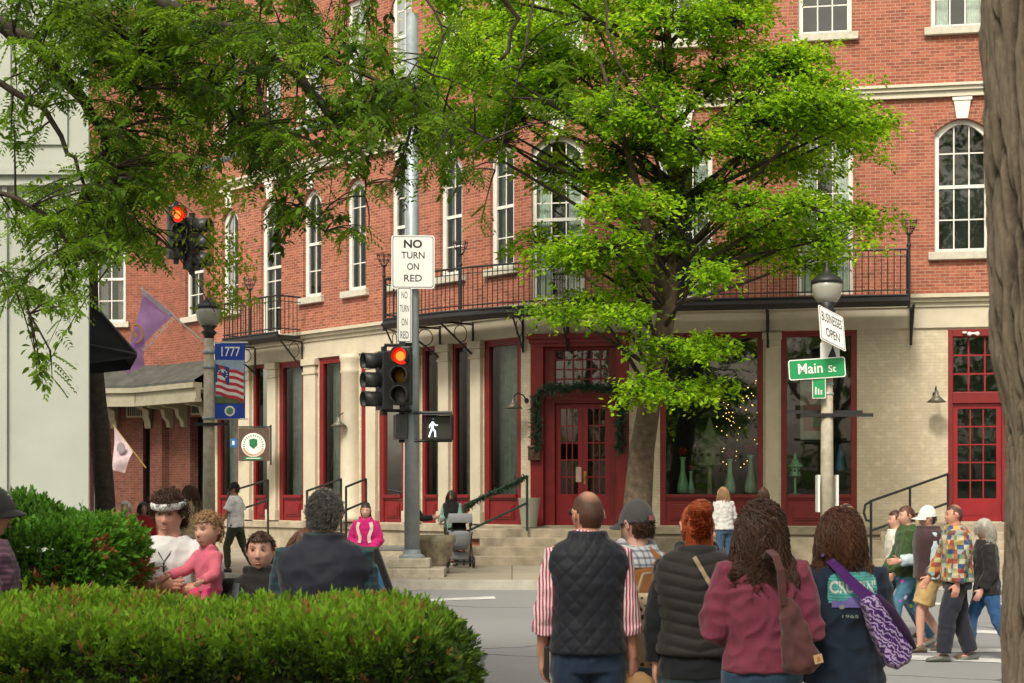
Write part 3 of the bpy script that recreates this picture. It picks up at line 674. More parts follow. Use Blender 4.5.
# string of lights
lt = thing('string_lights', 'warm fairy lights on a dark bare twig tree in the wide shop window', 'string lights', FR.w(FR.fx(735, -1), 1.3, 1.95), FR.rz)
rr = random.Random(3); tw = MB(); bl = MB(); tw.tube([(0, 0, 0), (.03, 0, 1.2), (0, 0, 2.6)], [.05, .04, .015], 6)
for k in range(26):
    z0 = .5+rr.random()*1.9; a = rr.random()*6.28; l = .35+rr.random()*.75; q = Vector((math.cos(a)*l, math.sin(a)*l*.5, z0+l*.5)); tw.tube([(0, 0, z0), q*.5+Vector((0, 0, z0*.5-.05)), q], [.015, .01, .004], 5)
    for j in range(3): u = .45+.27*j; p = Vector((0, 0, z0))*(1-u)+q*u; bl.ball((p.x, p.y-.02, p.z), .011, 6, 4)
tw.build('twigs', M['iron'], lt); bl.build('bulb', emit('bulb', (1, .58, .18), 2.6), lt)
# poster and figurines in the second window
t = thing('poster', 'faded pink and cream poster hanging behind the glass under the Main St sign', 'poster', FR.w(FR.fx(815, -.3), .3, 3.2), FR.rz)
mb = MB(); mb.box(-.33, .33, 0, .02, 0, 1.35, 0); 
for k, (a, b, c, d) in enumerate([(-.26,.26,.2,.8),(-.1,.2,.3,.62),(-.24,.1,.85,1.1),(0,.22,.95,1.2)]): mb.box(a, b, -.004-.002*k, -.001-.002*k, c, d, 1+k % 3)
mb.build('sheet', [paint('pa', (.5,.47,.38)), paint('pb', (.45,.16,.15)), paint('pc', (.25,.3,.2)), paint('pd', (.55,.3,.28))], t)
t = thing('figurine', 'small blue figurine on the shelf of the narrower right shop window', 'figurine', FR.w(FR.fx(840, -.6), .6, 1.95), FR.rz)
mb = MB(); mb.lathe([(.09, .55), (.11, .62), (.07, .9), (.03, 1.05), (.02, 1.15)], (0, 0, 0), 10); mb.build('figure', paint('blu', (.05,.25,.5)), t); mb = MB(); mb.box(-.12, .12, -.1, .1, 0, .55); mb.build('stand', M['dark'], t)
t = thing('wreath', 'round grey-green wreath leaning in the narrower right shop window', 'wreath', FR.w(FR.fx(845, -.6), .75, 2.25), FR.rz)
mb = MB(); rr = random.Random(5)
for k in range(220):
    a = rr.random()*6.28; p = Vector((.22*math.cos(a), 0, .22*math.sin(a))); d = Vector((rr.gauss(0, 1), rr.gauss(0, 1), rr.gauss(0, 1))).normalized()*.09; mb.tube([p, p+d], [.012, .003], 4)
mb.build('sprigs', paint('wr', (.18,.2,.15)), t)
# ------------------------------------------------------------------ garlands
gar = paint('garland', (.03,.085,.04), .7, .35, 12, .2)
def garland(name, label, path, rad=.10, dens=150, f=None):
    t = thing(name, label, 'garland', path[0]); L = Vector(path[0]); rr = random.Random(11); mb = MB(); st = MB()
    st.tube([Vector(p)-L for p in path], .02, 6)
    for a, b in zip(path[:-1], path[1:]):
        a, b = Vector(a)-L, Vector(b)-L; n = int((b-a).length*dens)
        for k in range(n):
            p = a+(b-a)*rr.random(); d = Vector((rr.gauss(0, 1), rr.gauss(0, 1), rr.gauss(0, 1))).normalized(); d = (d+(b-a).normalized()*.5).normalized()*rad*(.6+rr.random()*.7)
            s_ = d.cross(Vector((rr.random(), rr.random(), rr.random()+.1))).normalized()*.014
            mb.add([p-s_, p+s_, p+d+s_*.4, p+d-s_*.4], [(0,1,2,3)])
    st.build('wire', M['iron'], t); mb.build('needles', gar, t)
F = lambda x, y, z: FR.w(x, y, z)
garland('door_garland', 'evergreen garland hung round the head of the red entrance doors', [F(ex0+.05,-.2,2.95), F(ex0+.04,-.2,3.6), F(ex0+.03,-.2,4.2), F(ex0+.3,-.24,4.42), F(ex0+.7,-.24,4.36), F(ex0+1.1,-.24,4.44), F(ex0+1.6,-.24,4.34), F(ex1-.1,-.24,4.42), F(ex1-.03,-.2,4.1), F(ex1-.05,-.2,3.5), F(ex1-.06,-.2,2.95)], .19, 420)
# ------------------------------------------------------------------ railings
def railing(label, pts, name='handrail', rails=(0, -.62), r=.028, mat='green_iron', curl=None, mids=(), base=None):
    """pts: handrail top points; a post under each end down to the given heights"""
    t = thing(name, label, 'railing', (pts[0].x, pts[0].y, base[0])); L = Vector(t.location)
    mb = MB()
    for dz in rails:
        q = [Vector(p)-L+Vector((0, 0, dz)) for p in pts]
        if dz == 0 and curl: q = [Vector(c_)-L for c_ in curl]+q
        mb.tube(q, r, 7)
    mb.build('rails', M[mat], t)
    for p, b in zip(pts, base):
        if b is None: continue
        mb = MB(); q = Vector(p)-L; mb.tube([q, (q.x, q.y, b-L.z)], r*1.05, 7); mb.build('post', M[mat], t)
    for m_, b in mids: 
        mb = MB(); q = Vector(m_)-L; mb.tube([q, (q.x, q.y, b-L.z)], r, 7); mb.build('post', M[mat], t)
a = P(527, 476, 35.6); b = P(464, 505, 34.6)
railing('dark green rail with a garland beside the entrance steps', [a, b], base=[1.15, ZS], rails=(0, -.60))
garland('rail_garland', 'evergreen garland wound along the entrance handrail', [a, a*.75+b*.25-Vector((0,0,.06)), (a+b)/2-Vector((0,0,.03)), a*.25+b*.75-Vector((0,0,.05)), b-Vector((0,0,.1))], .11, 300)
a = P(871, 501, 33.3); b = P(948, 474, 34.2); m_ = (a+b)/2
railing('black iron rail with a curled end climbing to the right-hand red door', [a, b], base=[ZS, 1.3], rails=(0, -.62), mat='iron', curl=[a+Vector((.0, 0, -.42)), a+Vector((-.10, 0, -.40)), a+Vector((-.15, 0, -.25)), a+Vector((-.12, 0, -.08))], mids=[(m_, .8)])
for lab, (x0, y0), (x1, y1), Y0, Y1 in (('low black rail before the third tall window of the long side', (307, 491), (341, 479), 38.6, 40.2), ('low black rail beside the narrow red side door', (346, 487), (366, 479), 38.2, 38.8), ('low black rail before the door under the round hanging sign', (228, 492), (268, 480), 41.5, 43)):
    a, b = P(x0, y0, Y0), P(x1, y1, Y1); railing(lab, [a, b], base=[ZS, ZS], rails=(0, -.55), mat='iron')
# planter pot by the entrance
t = thing('planter', 'tall tapered grey planter at the top of the entrance steps', 'planter', FR.w(FR.fx(528, .9), -.75, 1.20)); pot = paint('potg', (.36,.36,.30), .6, .06, 4, .1)
mb = MB(); mb.lathe([(.17, 0), (.175, .02), (.25, .66), (.26, .68), (.235, .68), (.225, .6)], (0, 0, 0), 24); mb.build('pot', pot, t, smooth=True); mb = MB(); mb.lathe([(.01, .6), (.224, .6), (.01, .601)], (0,0,0), 24); mb.build('soil', M['dark'], t)
# stone planters and low wall at the kerb
def bowl(px, py, Y, s, label, col):
    p = P(px, py, Y); t = thing('stone_planter', label, 'planter', (p.x, p.y, ZS)); m = paint('stonep', col, .85, .25, 6, .6)
    mb = MB(); mb.lathe([(.30*s, 0), (.31*s, .08*s), (.22*s, .16*s), (.34*s, .35*s), (.38*s, .55*s), (.42*s, .62*s), (.42*s, .74*s), (.36*s, .74*s), (.33*s, .66*s)], (0, 0, 0), 24); mb.build('bowl', m, t, smooth=True)
    mb = MB(); mb.lathe([(.01, .67*s), (.34*s, .67*s), (.01, .671*s)], (0, 0, 0), 16); mb.build('soil', M['dark'], t)
bowl(434, 574, 31.0, 1.0, 'weathered brown stone planter beside the signal pole', (.30,.26,.18))
p = P(391, 560, 31.6); t = thing('stone_bench', 'pale grey stone bench behind the signal pole', 'bench', (p.x, p.y, ZS))
mb = MB(); mb.box(-.62, .5, -.25, .25, .42, .52); mb.build('seat', paint('ben', (.45,.47,.45), .7), t, bevel=.02)
for sx in (-.45, .33): mb = MB(); mb.box(sx-.08, sx+.08, -.2, .2, 0, .418); mb.build('leg', paint('ben2', (.38,.39,.37), .8), t, bevel=.01)
# ------------------------------------------------------------------ signal pole
PX = 412; PY = 29.9; pp_ = P(PX, 575, PY); zp = ZS
sp = thing('signal_pole', 'grey steel traffic signal pole with mast arm on a concrete footing', 'signal pole', (pp_.x, pp_.y, zp))
L = Vector(sp.location); s54 = FPX/PY
mb = MB(); mb.tube([(0, 0, .2), (0, 0, 10.5)], [.145, .115], 20); mb.build('pole', M['galv'], sp, smooth=True)
mb = MB(); mb.slab([(-.75, -.45), (.62, -.45), (.62, .5), (-.75, .5)], -.1, .16); mb.slab([(-.42, -.32), (.35, -.32), (.35, .3), (-.42, .3)], .162, .34); mb.build('footing', M['conc'], sp, bevel=.02)
mb = MB(); mb.lathe([(.24, .34), (.24, .38), (.17, .42), (.165, .5)], (0, 0, 0), 20); mb.build('base_collar', M['galv'], sp)
mb = MB(); q0 = Vector((0, 0, 9.35-zp)); q1 = P(183, 176, 33.5)-L; mb.tube([q0, (q0+q1)/2+Vector((0, 0, .12)), q1], [.09, .075, .05], 10); mb.build('mast_arm', M['galv'], sp, smooth=True)
mb = MB()
for z in (P(412, 91, PY).z-zp, P(412, 104, PY).z-zp): mb.lathe([(.17, z-.05), (.19, z), (.17, z+.05)], (0, 0, 0), 16)
mb.box(-.2, .0, -.3, -.1, 9.1-zp, 9.6-zp); mb.build('clamp', M['black'], sp)
def lens_head(root, states, with_back=True):
    """vertical three lens head facing -y, origin at centre"""
    mb = MB()
    mb.box(-.17, .17, -.10, .12, -.54, .54); mb.build('housing', M['grey_plastic'], root, bevel=.02)
    mb = MB(); mb.box(-.05, .05, -.04, .04, .54, .64); mb.box(-.05, .05, -.04, .04, -.64, -.54); mb.build('mount', M['iron'], root)
    for i, (zc, st) in enumerate(zip((.355, 0, -.355), states)):
        mb = MB(); n = 20; vs = []
        for j in range(n+1):
            a = R(-50)+R(280)*j/n
            for r_, y in ((.155, -.10), (.158, -.43+.12*(1-math.sin(max(-1, min(1, a if 0 < a < math.pi else -1))) if False else .10*(1-math.sin(a))*.5))): vs.append((r_*math.cos(a), y, zc+r_*math.sin(a)))
            vs.append((.148*math.cos(a), vs[-1][1], zc+.148*math.sin(a))); vs.append((.145*math.cos(a), -.10, zc+.145*math.sin(a)))
        mb.add(vs, [(4*j+k, 4*j+4+k, 4*j+4+(k+1) % 4, 4*j+(k+1) % 4) for j in range(n) for k in range(4)]); mb.build('visor', M['grey_plastic'], root, smooth=True)
        mb = MB(); mb.lathe([(.01, -.155), (.08, -.145), (.12, -.12), (.143, -.102), (.143, -.099)], (0, 0, zc), 24, 0, 'y')
        mb.v = [(x, -abs(y) if True else y, z) for x, y, z in mb.v]
        mb.build('lens', st, root, smooth=True)
redon = emit('signal_red', (1.0, .012, .004), 2.2); redoff = paint('lens_red', (.12,.008,.01), .25); amb = paint('lens_amber', (.30,.14,.01), .25); grn = paint('lens_green', (.06,.085,.085), .25)
lensw = paint('lens_dull', (.14,.15,.14), .25)
def red_core(root):
    mb = MB(); mb.ball((-.01, -.15, .355), (.085, .02, .085), 16, 10); mb.build('lit_core', emit('signal_core', (1.0, .10, .012), 3.0), root, smooth=True)
def head_at(px, py, Y, rz, states, label, lit=False):
    p = P(px, py, Y); t = thing('traffic_light', label, 'traffic light', p, rz, 'three-lens traffic lights'); lens_head(t, states)
    if lit: red_core(t)
    return t
head_at(402.5, 376, PY-.32, R(-8), (redon, amb, lensw), 'traffic light showing red on the pole, facing the viewer', True)
head_at(384, 381, PY-.15, R(-62), (redoff, lensw, lensw), 'unlit traffic light on the pole turned side-on to the left')
head_at(176, 233, 33.0, R(22), (redon, lensw, lensw), 'traffic light showing red among the leaves at the mast arm end', True)
head_at(192, 244, 33.2, R(68), (redoff, lensw, lensw), 'unlit traffic light turned aside among the leaves at the mast arm end')
mb = MB(); z = P(0, 345, PY).z-L.z; 
mb.tube([(-.2, -.28, z), (.0, -.1, z)], .035, 8); mb.tube([(-.5, -.2, z-.02), (0, -.05, z-.02)], .03, 8); z = P(0, 411, PY).z-L.z; mb.tube([(-.2, -.28, z), (.0, -.1, z)], .035, 8); mb.tube([(-.5, -.2, z), (0, -.05, z)], .03, 8)
for zz in (P(0, 413, PY).z-L.z, P(0, 441, PY).z-L.z): mb.tube([(0, -.1, zz), (.75, -.2, zz)], .028, 8); mb.tube([(0, .1, zz), (-.25, .15, zz)], .028, 8)
mb.build('brackets', M['iron'], sp)
# pedestrian signals
p = P(439, 428, PY-.25); t = thing('pedestrian_signal', 'pedestrian signal with the white walking figure lit beside the pole', 'pedestrian signal', p, R(-10))
mb = MB(); mb.box(-.25, .25, -.05, .15, -.23, .23); mb.box(-.28, .28, -.22, -.051, .232, .25); mb.box(-.28, -.255, -.22, -.051, -.23, .23); mb.box(.255, .28, -.22, -.051, -.23, .23); mb.build('housing', M['grey_plastic'], t, bevel=.008)
mb = MB(); mb.box(-.23, .23, -.065, -.052, -.2, .2); mb.build('face', paint('face', (.045,.05,.045), .3), t)
mb = MB(); y = -.075
S_ = [((-.09, .145), (-.09, .146), .026), ((-.10, .10), (-.105, -.0), .034), ((-.105, .0), (-.055, -.06), .020), ((-.055, -.06), (-.05, -.15), .018), ((-.105, .0), (-.135, -.07), .020), ((-.135, -.07), (-.165, -.15), .018), ((-.09, .09), (-.045, .04), .014), ((-.045, .04), (-.005, .045), .012), ((-.105, .09), (-.15, .045), .014), ((-.15, .045), (-.155, .0), .012)]
for a, b, r_ in S_: mb.tube([(a[0]*1.05, y, a[1]*1.12), (b[0]*1.05, y, b[1]*1.12)], r_*.68, 8)
mb.v = [(x, y+(yy-y)*.25, z) for x, yy, z in mb.v]; mb.build('walking_figure', emit('walkw', (.75,.9,1.0), 1.6), t)
p = P(401, 427, PY+.05); t = thing('pedestrian_signal', 'dark pedestrian signal seen from behind at the left of the pole', 'pedestrian signal', p, R(100)); mb = MB(); mb.box(-.25, .25, -.1, .12, -.23, .23); mb.build('housing', M['grey_plastic'], t, bevel=.01); mb = MB(); mb.box(-.27, .27, -.24, -.101, .232, .25); mb.build('visor', M['grey_plastic'], t)
# signs
def plate(name, label, cat, loc, w, h, face, rz=0, rim=None, rad=.05, mtx=None, group=None):
    t = thing(name, label, cat, loc, rz, group)
    if mtx is not None: t.rotation_euler = mtx.to_euler()
    def rr_(w, h, r_, y0, y1, m):
        pts = []
        for cx, cz, a0 in ((w/2-r_, h/2-r_, 0), (-w/2+r_, h/2-r_, 90), (-w/2+r_, -h/2+r_, 180), (w/2-r_, -h/2+r_, 270)):
            for k in range(5): a = R(a0+22.5*k); pts.append((cx+r_*math.cos(a), cz+r_*math.sin(a)))
        q = MB(); q.prism(pts, y0, y1); return q
    rr_(w, h, rad, -.002, .006, 0).build('plate', face if rim is None or len(rim) < 3 else rim[2], t)
    if rim:
        m, inset = rim[0], rim[1]
        rr_(w-2*inset, h-2*inset, rad*.8, -.004, -.0021, 0).build('border', m, t)
        rr_(w-2*inset-.025, h-2*inset-.025, rad*.75, -.006, -.0041, 0).build('field', face, t)
    return t
WS, TB = M['whitesign'], M['text_black']
p = P(413, 262, PY-.22); t = plate('regulatory_sign', 'large white sign reading NO TURN ON RED on the signal pole', 'sign', p, .80, .99, WS, R(2), (TB, .022))
for s, w, h, z, b in (('NO', .34, .155, .335, .035), ('TURN', .43, .125, .125, .01), ('ON', .22, .125, -.085, .01), ('RED', .33, .125, -.30, .01)): curve_mesh_text(s, TB, 'lettering', t, w, h, 0, z, -.008, .001, b)
p = P(404.5, 315, PY-.25); t = plate('regulatory_sign', 'narrow white sign reading NO TURN ON RED under the large one', 'sign', p, .27, 1.02, WS, R(8), (TB, .012), .03)
for s, w, h, z in (('NO', .11, .13, .37), ('TURN', .17, .13, .12), ('ON', .11, .13, -.13), ('RED', .15, .13, -.37)): curve_mesh_text(s, TB, 'lettering', t, w, h, 0, z, -.008, .001)
# ------------------------------------------------------------------ lamp posts
def lantern(root, z, s=1.0, globe=None):
    mb = MB(); mb.lathe([(.10*s, z-.28*s), (.11*s, z-.2*s), (.17*s, z-.14*s), (.10*s, z-.08*s), (.17*s, z)], (0, 0, 0), 20); mb.build('lantern_base', M['iron'], root, smooth=True)
    mb = MB(); mb.lathe([(.17*s, z+.003), (.24*s, z+.1*s), (.275*s, z+.28*s), (.26*s, z+.36*s), (.2*s, z+.4*s)], (0, 0, 0), 24)
    mb.build('globe', globe, root, smooth=True)
    mb = MB(); mb.lathe([(.285*s, z+.36*s), (.27*s, z+.42*s), (.17*s, z+.5*s), (.10*s, z+.54*s), (.06*s, z+.6*s), (.03*s, z+.66*s), (.035*s, z+.7*s), (.005, z+.76*s)], (0, 0, 0), 20); mb.build('cap', M['iron'], root, smooth=True)
globe, ntg, bg_ = newmat('frosted_globe'); bg_.inputs['Base Color'].default_value = (.33, .33, .29, 1); bg_.inputs['Roughness'].default_value = .25; bg_.inputs['Subsurface Weight'].default_value = .3
Yl = 29.3; p = P(827, 560, Yl); lp1 = thing('street_lamp', 'concrete street lamp carrying the Main St and BUSINESSES OPEN signs', 'street lamp', (p.x, p.y, ZS), 0, 'concrete street lamps')
ztop = P(0, 303, Yl).z-ZS
mb = MB(); mb.tube([(0, 0, 0), (0, 0, ztop-.25)], [.13, .10], 16); mb.build('post', M['conc'], lp1, smooth=True)
mb = MB(); mb.tube([(0, 0, ztop-.75), (0, 0, ztop-.1)], .075, 12); mb.build('neck', M['iron'], lp1); lantern(lp1, ztop, 1.0, globe)
z = P(0, 416, Yl).z-ZS; mb = MB(); mb.box(-.5, .82, -.13, -.105, z-.02, z+.045); mb.box(-.72, .68, .105, .13, z+.05, z+.11); mb.box(-.16, .16, -.104, .104, z-.03, z+.03); mb.build('crossbar', M['black'], lp1)
mb = MB()
for py in (384, 394): z = P(0, py, Yl).z-ZS; mb.lathe([(.115, z-.02), (.125, z), (.115, z+.02)], (0, 0, 0), 16)
mb.build('band', M['galv'], lp1)
zn = P(0, 512, Yl).z-ZS; zm = P(0, 475, Yl).z-ZS; mb = MB(); mb.box(-.19, -.15, -.12, .12, zn, zm); mb.box(.15, .19, -.12, .12, zn, zm); mb.box(-.15, .15, .11, .13, zn, zm); mb.build('notice_box', M['white'], lp1)
GS = M['green_sign']
p = P(817, 368.5, Yl-.22); t = plate('street_name_sign', 'green street name sign reading Main St on the lamp post', 'sign', p, 1.02, .37, GS, R(0), (GS, .018, WS), .045); t.rotation_euler = (0, R(-3.5), R(-6))
curve_mesh_text('Main', WS, 'lettering', t, .44, .19, -.12, .01, -.008, .001, .012); curve_mesh_text('St', WS, 'lettering', t, .14, .125, .27, -.02, -.008, .001, .01)
u = Vector((.50, .28, -.20)); v = Vector((.05, .42, .66)); v = v-u*(u.dot(v)/u.dot(u))
mtx = Matrix((u.normalized(), v.normalized().cross(u.normalized()), v.normalized())).transposed()
p = P(832, 328, Yl-.35); t = plate('advisory_sign', 'tilted white sign reading BUSINESSES OPEN above the Main St sign', 'sign', p, .62, .78, WS, 0, (TB, .02), .03, mtx)
curve_mesh_text('BUSINESSES', TB, 'lettering', t, .50, .22, 0, .17, -.008, .001, .012); curve_mesh_text('OPEN', TB, 'lettering', t, .34, .20, .0, -.16, -.008, .001, .01)
p = P(830, 351, Yl-.18); t = plate('arrow_sign', 'small white sign with a black up arrow between the two larger signs', 'sign', p, .36, .30, WS, R(5), None, .02)
mb = MB(); mb.prism([(-.05, -.14), (.13, -.14), (.05, .10)], -.006, -.0025); mb.build('arrow', TB, t)
p = P(819, 388, Yl-.2); t = plate('small_sign', 'small square green sign hanging below the Main St sign', 'sign', p, .24, .38, GS, R(-12), (GS, .012, WS), .02)
for k in range(3): mb = MB(); mb.box(-.07+k*.05, -.045+k*.05, -.008, -.0065, -.12, .02-.03*k); mb.build('bar', WS, t)
# left lamp
Yl2 = 32.0; p = P(209, 560, Yl2); lp2 = thing('street_lamp', 'concrete street lamp carrying the blue 1777 banner and the purple flag', 'street lamp', (p.x, p.y, ZS), 0, 'concrete street lamps'); z2 = P(0, 326, Yl2).z-ZS
mb = MB(); mb.tube([(0, 0, 0), (0, 0, z2-.25)], [.135, .10], 16); mb.build('post', M['conc'], lp2, smooth=True); mb = MB(); mb.tube([(0, 0, z2-.35), (0, 0, z2-.1)], .075, 12); mb.build('neck', M['iron'], lp2)
lantern(lp2, z2, .95, globe)
mb = MB()
for py in (352, 367, 418): z = P(0, py, Yl2).z-ZS; mb.lathe([(.125, z-.03), (.135, z), (.125, z+.03)], (0, 0, 0), 16)
mb.build('band', M['galv'], lp2)
mb = MB()
for py in (342.5, 419): z = P(0, py, Yl2).z-ZS; mb.tube([(.08, 0, z), (.78, -.02, z)], .015, 6)
mb.build('banner_arm', M['white'], lp2)
z = P(0, 423, Yl2).z-ZS; mb = MB(); mb.box(-.28, .42, -.15, -.12, z-.06, z+.0); mb.box(-.12, .12, -.119, .12, z-.05, z-.01); mb.build('crossbar', M['black'], lp2)
p = P(230, 381, Yl2-.03); ban = thing('banner', 'blue street banner reading 1777 over a circle-of-stars flag', 'banner', p, 0)
blue = paint('banner_blue', (.012,.06,.42), .7, .08, 4, .1); s_ = FPX/Yl2; w = 30/s_; h = 75/s_
def wavy(mb, x0, x1, z0, z1, y, m=0, n=8, amp=.02, fn=None):
    vs = []; fn = fn or (lambda x, z: amp*math.sin(x*7+z*1.5))
    for j in range(n+1):
        for i in range(n+1):
            x = x0+(x1-x0)*i/n; z = z0+(z1-z0)*j/n; vs.append((x, y+fn(x, z), z))
    mb.add(vs, [(j*(n+1)+i, j*(n+1)+i+1, (j+1)*(n+1)+i+1, (j+1)*(n+1)+i) for j in range(n) for i in range(n)], m)
mb = MB(); wavy(mb, -w/2, w/2, -h/2, h/2, 0); mb.build('cloth', blue, ban)
mb = MB(); zt_, zb_ = h*.28, -h*.30; wavy(mb, -w*.48, w*.48, zb_, zt_, -.006, 0)
wavy(mb, -w*.48, w*.48, zb_, zb_+.14, -.008, 1)
mb.build('flag_picture', [paint('bsky', (.30,.42,.55), .7), paint('bgrass', (.09,.13,.06), .7)], ban)
mb = MB(); n = 10
fz = lambda x: -.10*(x+w*.48)/w
for k in range(9):
    za = zt_-.10-k*.065
    for i in range(n):
        x0_, x1_ = -w*.46+w*.92*i/n, -w*.46+w*.92*(i+1)/n; c = .012*math.sin(i*1.1)
        d = .012*math.sin((i+1)*1.1)
        mb.add([(x0_, -.013, za+fz(x0_)*1.6+c), (x1_, -.013, za+fz(x1_)*1.6+d), (x1_, -.013, za-.066+fz(x1_)*1.6+d), (x0_, -.013, za-.066+fz(x0_)*1.6+c)], [(0,1,2,3)], k % 2)
mb.add([(-w*.47, -.016, zt_-.08), (-w*.02, -.016, zt_-.15), (-w*.02, -.016, zt_-.50), (-w*.47, -.016, zt_-.44)], [(0,1,2,3)], 2)
for k in range(13): a = k*6.283/13; x_, z_ = -w*.245+.09*math.cos(a), zt_-.29+.10*math.sin(a); mb.add([(x_-.012, -.019, z_-.012), (x_+.012, -.019, z_-.012), (x_+.012, -.019, z_+.012), (x_-.012, -.019, z_+.012)], [(0,1,2,3)], 1)
mb.v = [(x, y+.02*math.sin(x*7+z*1.5), z) for x, y, z in mb.v]
mb.build('stars_and_stripes', [paint('fr', (.50,.03,.05), .7), paint('fw', (.72,.72,.70), .7), paint('fb', (.02,.05,.22), .7)], ban)
curve_mesh_text('1777', WS, 'lettering', ban, w*.62, .19, .02, h*.39, -.03, .001, .01); curve_mesh_text('76', WS, 'lettering', ban, .07, .06, -w*.245, zt_-.29, -.02, .001)
mb = MB(); mb.lathe([(.01, -.02), (.105, -.02), (.105, -.018)], (-.0, -.01, -h*.40), 24, 0, 'y'); mb.lathe([(.01, -.024), (.07, -.024), (.07, -.02)], (0, -.01, -h*.40), 20, 1, 'y'); mb.v = [(x, -abs(y)-.012, z) for x, y, z in mb.v]; mb.build('emblem', [WS, paint('em', (.12,.30,.16), .7)], ban)
# purple flag on its staff
st0 = P(205, 343, Yl2); st1 = P(142, 289, Yl2-.5)
fl = thing('flag', 'purple flag with a gold ring on a slanted white staff', 'flag', st0); L = Vector(st0)
mb = MB(); mb.tube([(0, 0, 0), Vector(st1)-L], .016, 8); mb.ball(Vector(st1)-L, .03); mb.build('staff', M['white'], fl)
pur = paint('purple_cloth', (.64,.38,.82), .75, .15, 3, .1); purw = paint('purple_light', (.75,.70,.78), .8)
def translucent(m, f=.45):
    nt = m.node_tree; b = nt.nodes['Principled BSDF']; out = nt.nodes['Material Output']; tr = N(nt, 'ShaderNodeBsdfTranslucent'); nt.links.new(b.inputs['Base Color'].links[0].from_socket, tr.inputs[0])
    mx = N(nt, 'ShaderNodeMixShader'); mx.inputs[0].default_value = f; nt.links.new(b.outputs[0], mx.inputs[1]); nt.links.new(tr.outputs[0], mx.inputs[2]); nt.links.new(mx.outputs[0], out.inputs[0])
translucent(pur); translucent(purw)
def flagcloth(corn, mats, fn, N_=16, parent=None, name='cloth'):
    mb = MB(); vs = []
    for j in range(N_+1):
        for i in range(N_+1):
            u_, v_ = i/N_, j/N_; p = corn[0]*(1-u_)*(1-v_)+corn[1]*u_*(1-v_)+corn[2]*u_*v_+corn[3]*(1-u_)*v_
            p = p+Vector((0, fn(u_, v_), 0)); vs.append(p-Vector(parent.location))
    mb.add(vs, [(j*(N_+1)+i, j*(N_+1)+i+1, (j+1)*(N_+1)+i+1, (j+1)*(N_+1)+i) for j in range(N_) for i in range(N_)]); return mb.build(name, mats, parent, smooth=True)
cs = [P(143, 291, Yl2-.5), P(173, 316, Yl2-.25), P(134, 352, Yl2-.35), P(131, 343, Yl2-.5)]
flagcloth(cs, pur, lambda u, v: .05*math.sin(v*5+u*4), 16, fl)
flagcloth([P(131, 343, Yl2-.42), P(144, 336, Yl2-.36), P(144, 366, Yl2-.35), P(126, 374, Yl2-.42)], pur, lambda u, v: .05*math.sin(v*7), 10, fl, 'cloth_fold')
flagcloth([P(143.5, 289, Yl2-.52), P(174, 314, Yl2-.27), P(171, 318, Yl2-.29), P(141.5, 293.5, Yl2-.53)], purw, lambda u, v: 0, 8, fl, 'hem')
mb = MB(); cen = P(135.5, 334, Yl2-.62)-L; k_ = .135
mb.tube([cen+Vector((k_*math.cos(a_*.4+4.9), .0, 1.35*k_*math.sin(a_*.4+4.9))) for a_ in range(9)], .022, 6); mb.tube([cen+Vector((.0, 0, .03)), cen+Vector((.03, 0, -.05))], .03, 6); mb.build('ring_emblem', paint('gold', (.75,.38,.10), .6), fl)
lt_ = curve_mesh_text('Industrial Uniforms', M['whitesign'], 'lettering', fl, .86, .10, 0, 0, 0, .001); q = P(157.5, 334, Yl2-.45)-L; lt_.location = q; lt_.rotation_euler = (0, R(-47), 0)
# pale flag on the porch
q0 = P(146, 468, 44); f2 = thing('flag', 'pale pinkish flag hanging in the brick porch', 'flag', q0); mb = MB(); mb.tube([(0, 0, 0), P(113, 425, 44)-Vector(q0)], .02, 6); mb.build('staff', M['brass'], f2)
flagcloth([P(114, 427, 43.9), P(133, 452, 43.9), P(124, 473, 43.8), P(113, 470, 43.9)], paint('palef', (.48,.38,.42), .8), lambda u, v: .08*math.sin(v*5+u*3), 10, f2)
mb = MB(); q = P(121, 448, 43.75)-Vector(q0); mb.ball(q, (.12, .01, .16), 10, 6); mb.build('emblem', paint('pe', (.25,.22,.24), .8), f2)
# hanging round sign
q = FL.w(FL.fx(254, .9), -.9, 0); q.z = 0; Yh = q.y; c_ = P(253.5, 445, Yh)
hs_ = thing('hanging_sign', 'brown hanging sign with a round white seal and green shield', 'sign', c_, R(0)); k = Yh/FPX
mb = MB(); mb.box(-15*k, 16*k, -.02, .02, -16*k, 17*k); mb.build('board', paint('brownb', (.085,.05,.035), .6), hs_, bevel=.01)
mb = MB(); mb.box(16.5*k, 18*k, -.03, .03, -20*k, 20*k); mb.box(-15*k, 17*k, -.03, .03, 17.3*k, 18.8*k); mb.build('bracket', M['iron'], hs_)
def disc(r, y, m, n=32): q = MB(); q.prism([(r*math.cos(6.2832*i/n), r*math.sin(6.2832*i/n)) for i in range(n)], y, y+.003, 0); return q
o = disc(12*k, -.026, 0).build('seal', M['whitesign'], hs_)
gg = paint('shield_green', (.01,.16,.05), .5); tan = paint('seal_tan', (.50,.27,.14), .6)
mb = MB(); mb.prism([(-4*k, 4*k), (0, 5*k), (4*k, 4*k), (4*k, -2*k), (0, -5.5*k), (-4*k, -2*k)], -.032, -.029); mb.v = [(x, y, z+1.5*k) for x, y, z in mb.v]; mb.build('shield', gg, hs_)
mb = MB()
for i in range(22): a = R(200+i*140/21); mb.add([(r_*k*math.cos(a+t_), -.031, r_*k*math.sin(a+t_)) for r_, t_ in ((9, -.04), (11.4, -.04), (11.4, .04), (9, .04))], [(0,1,2,3)])
mb.build('border_band', tan, hs_)
mb = MB()
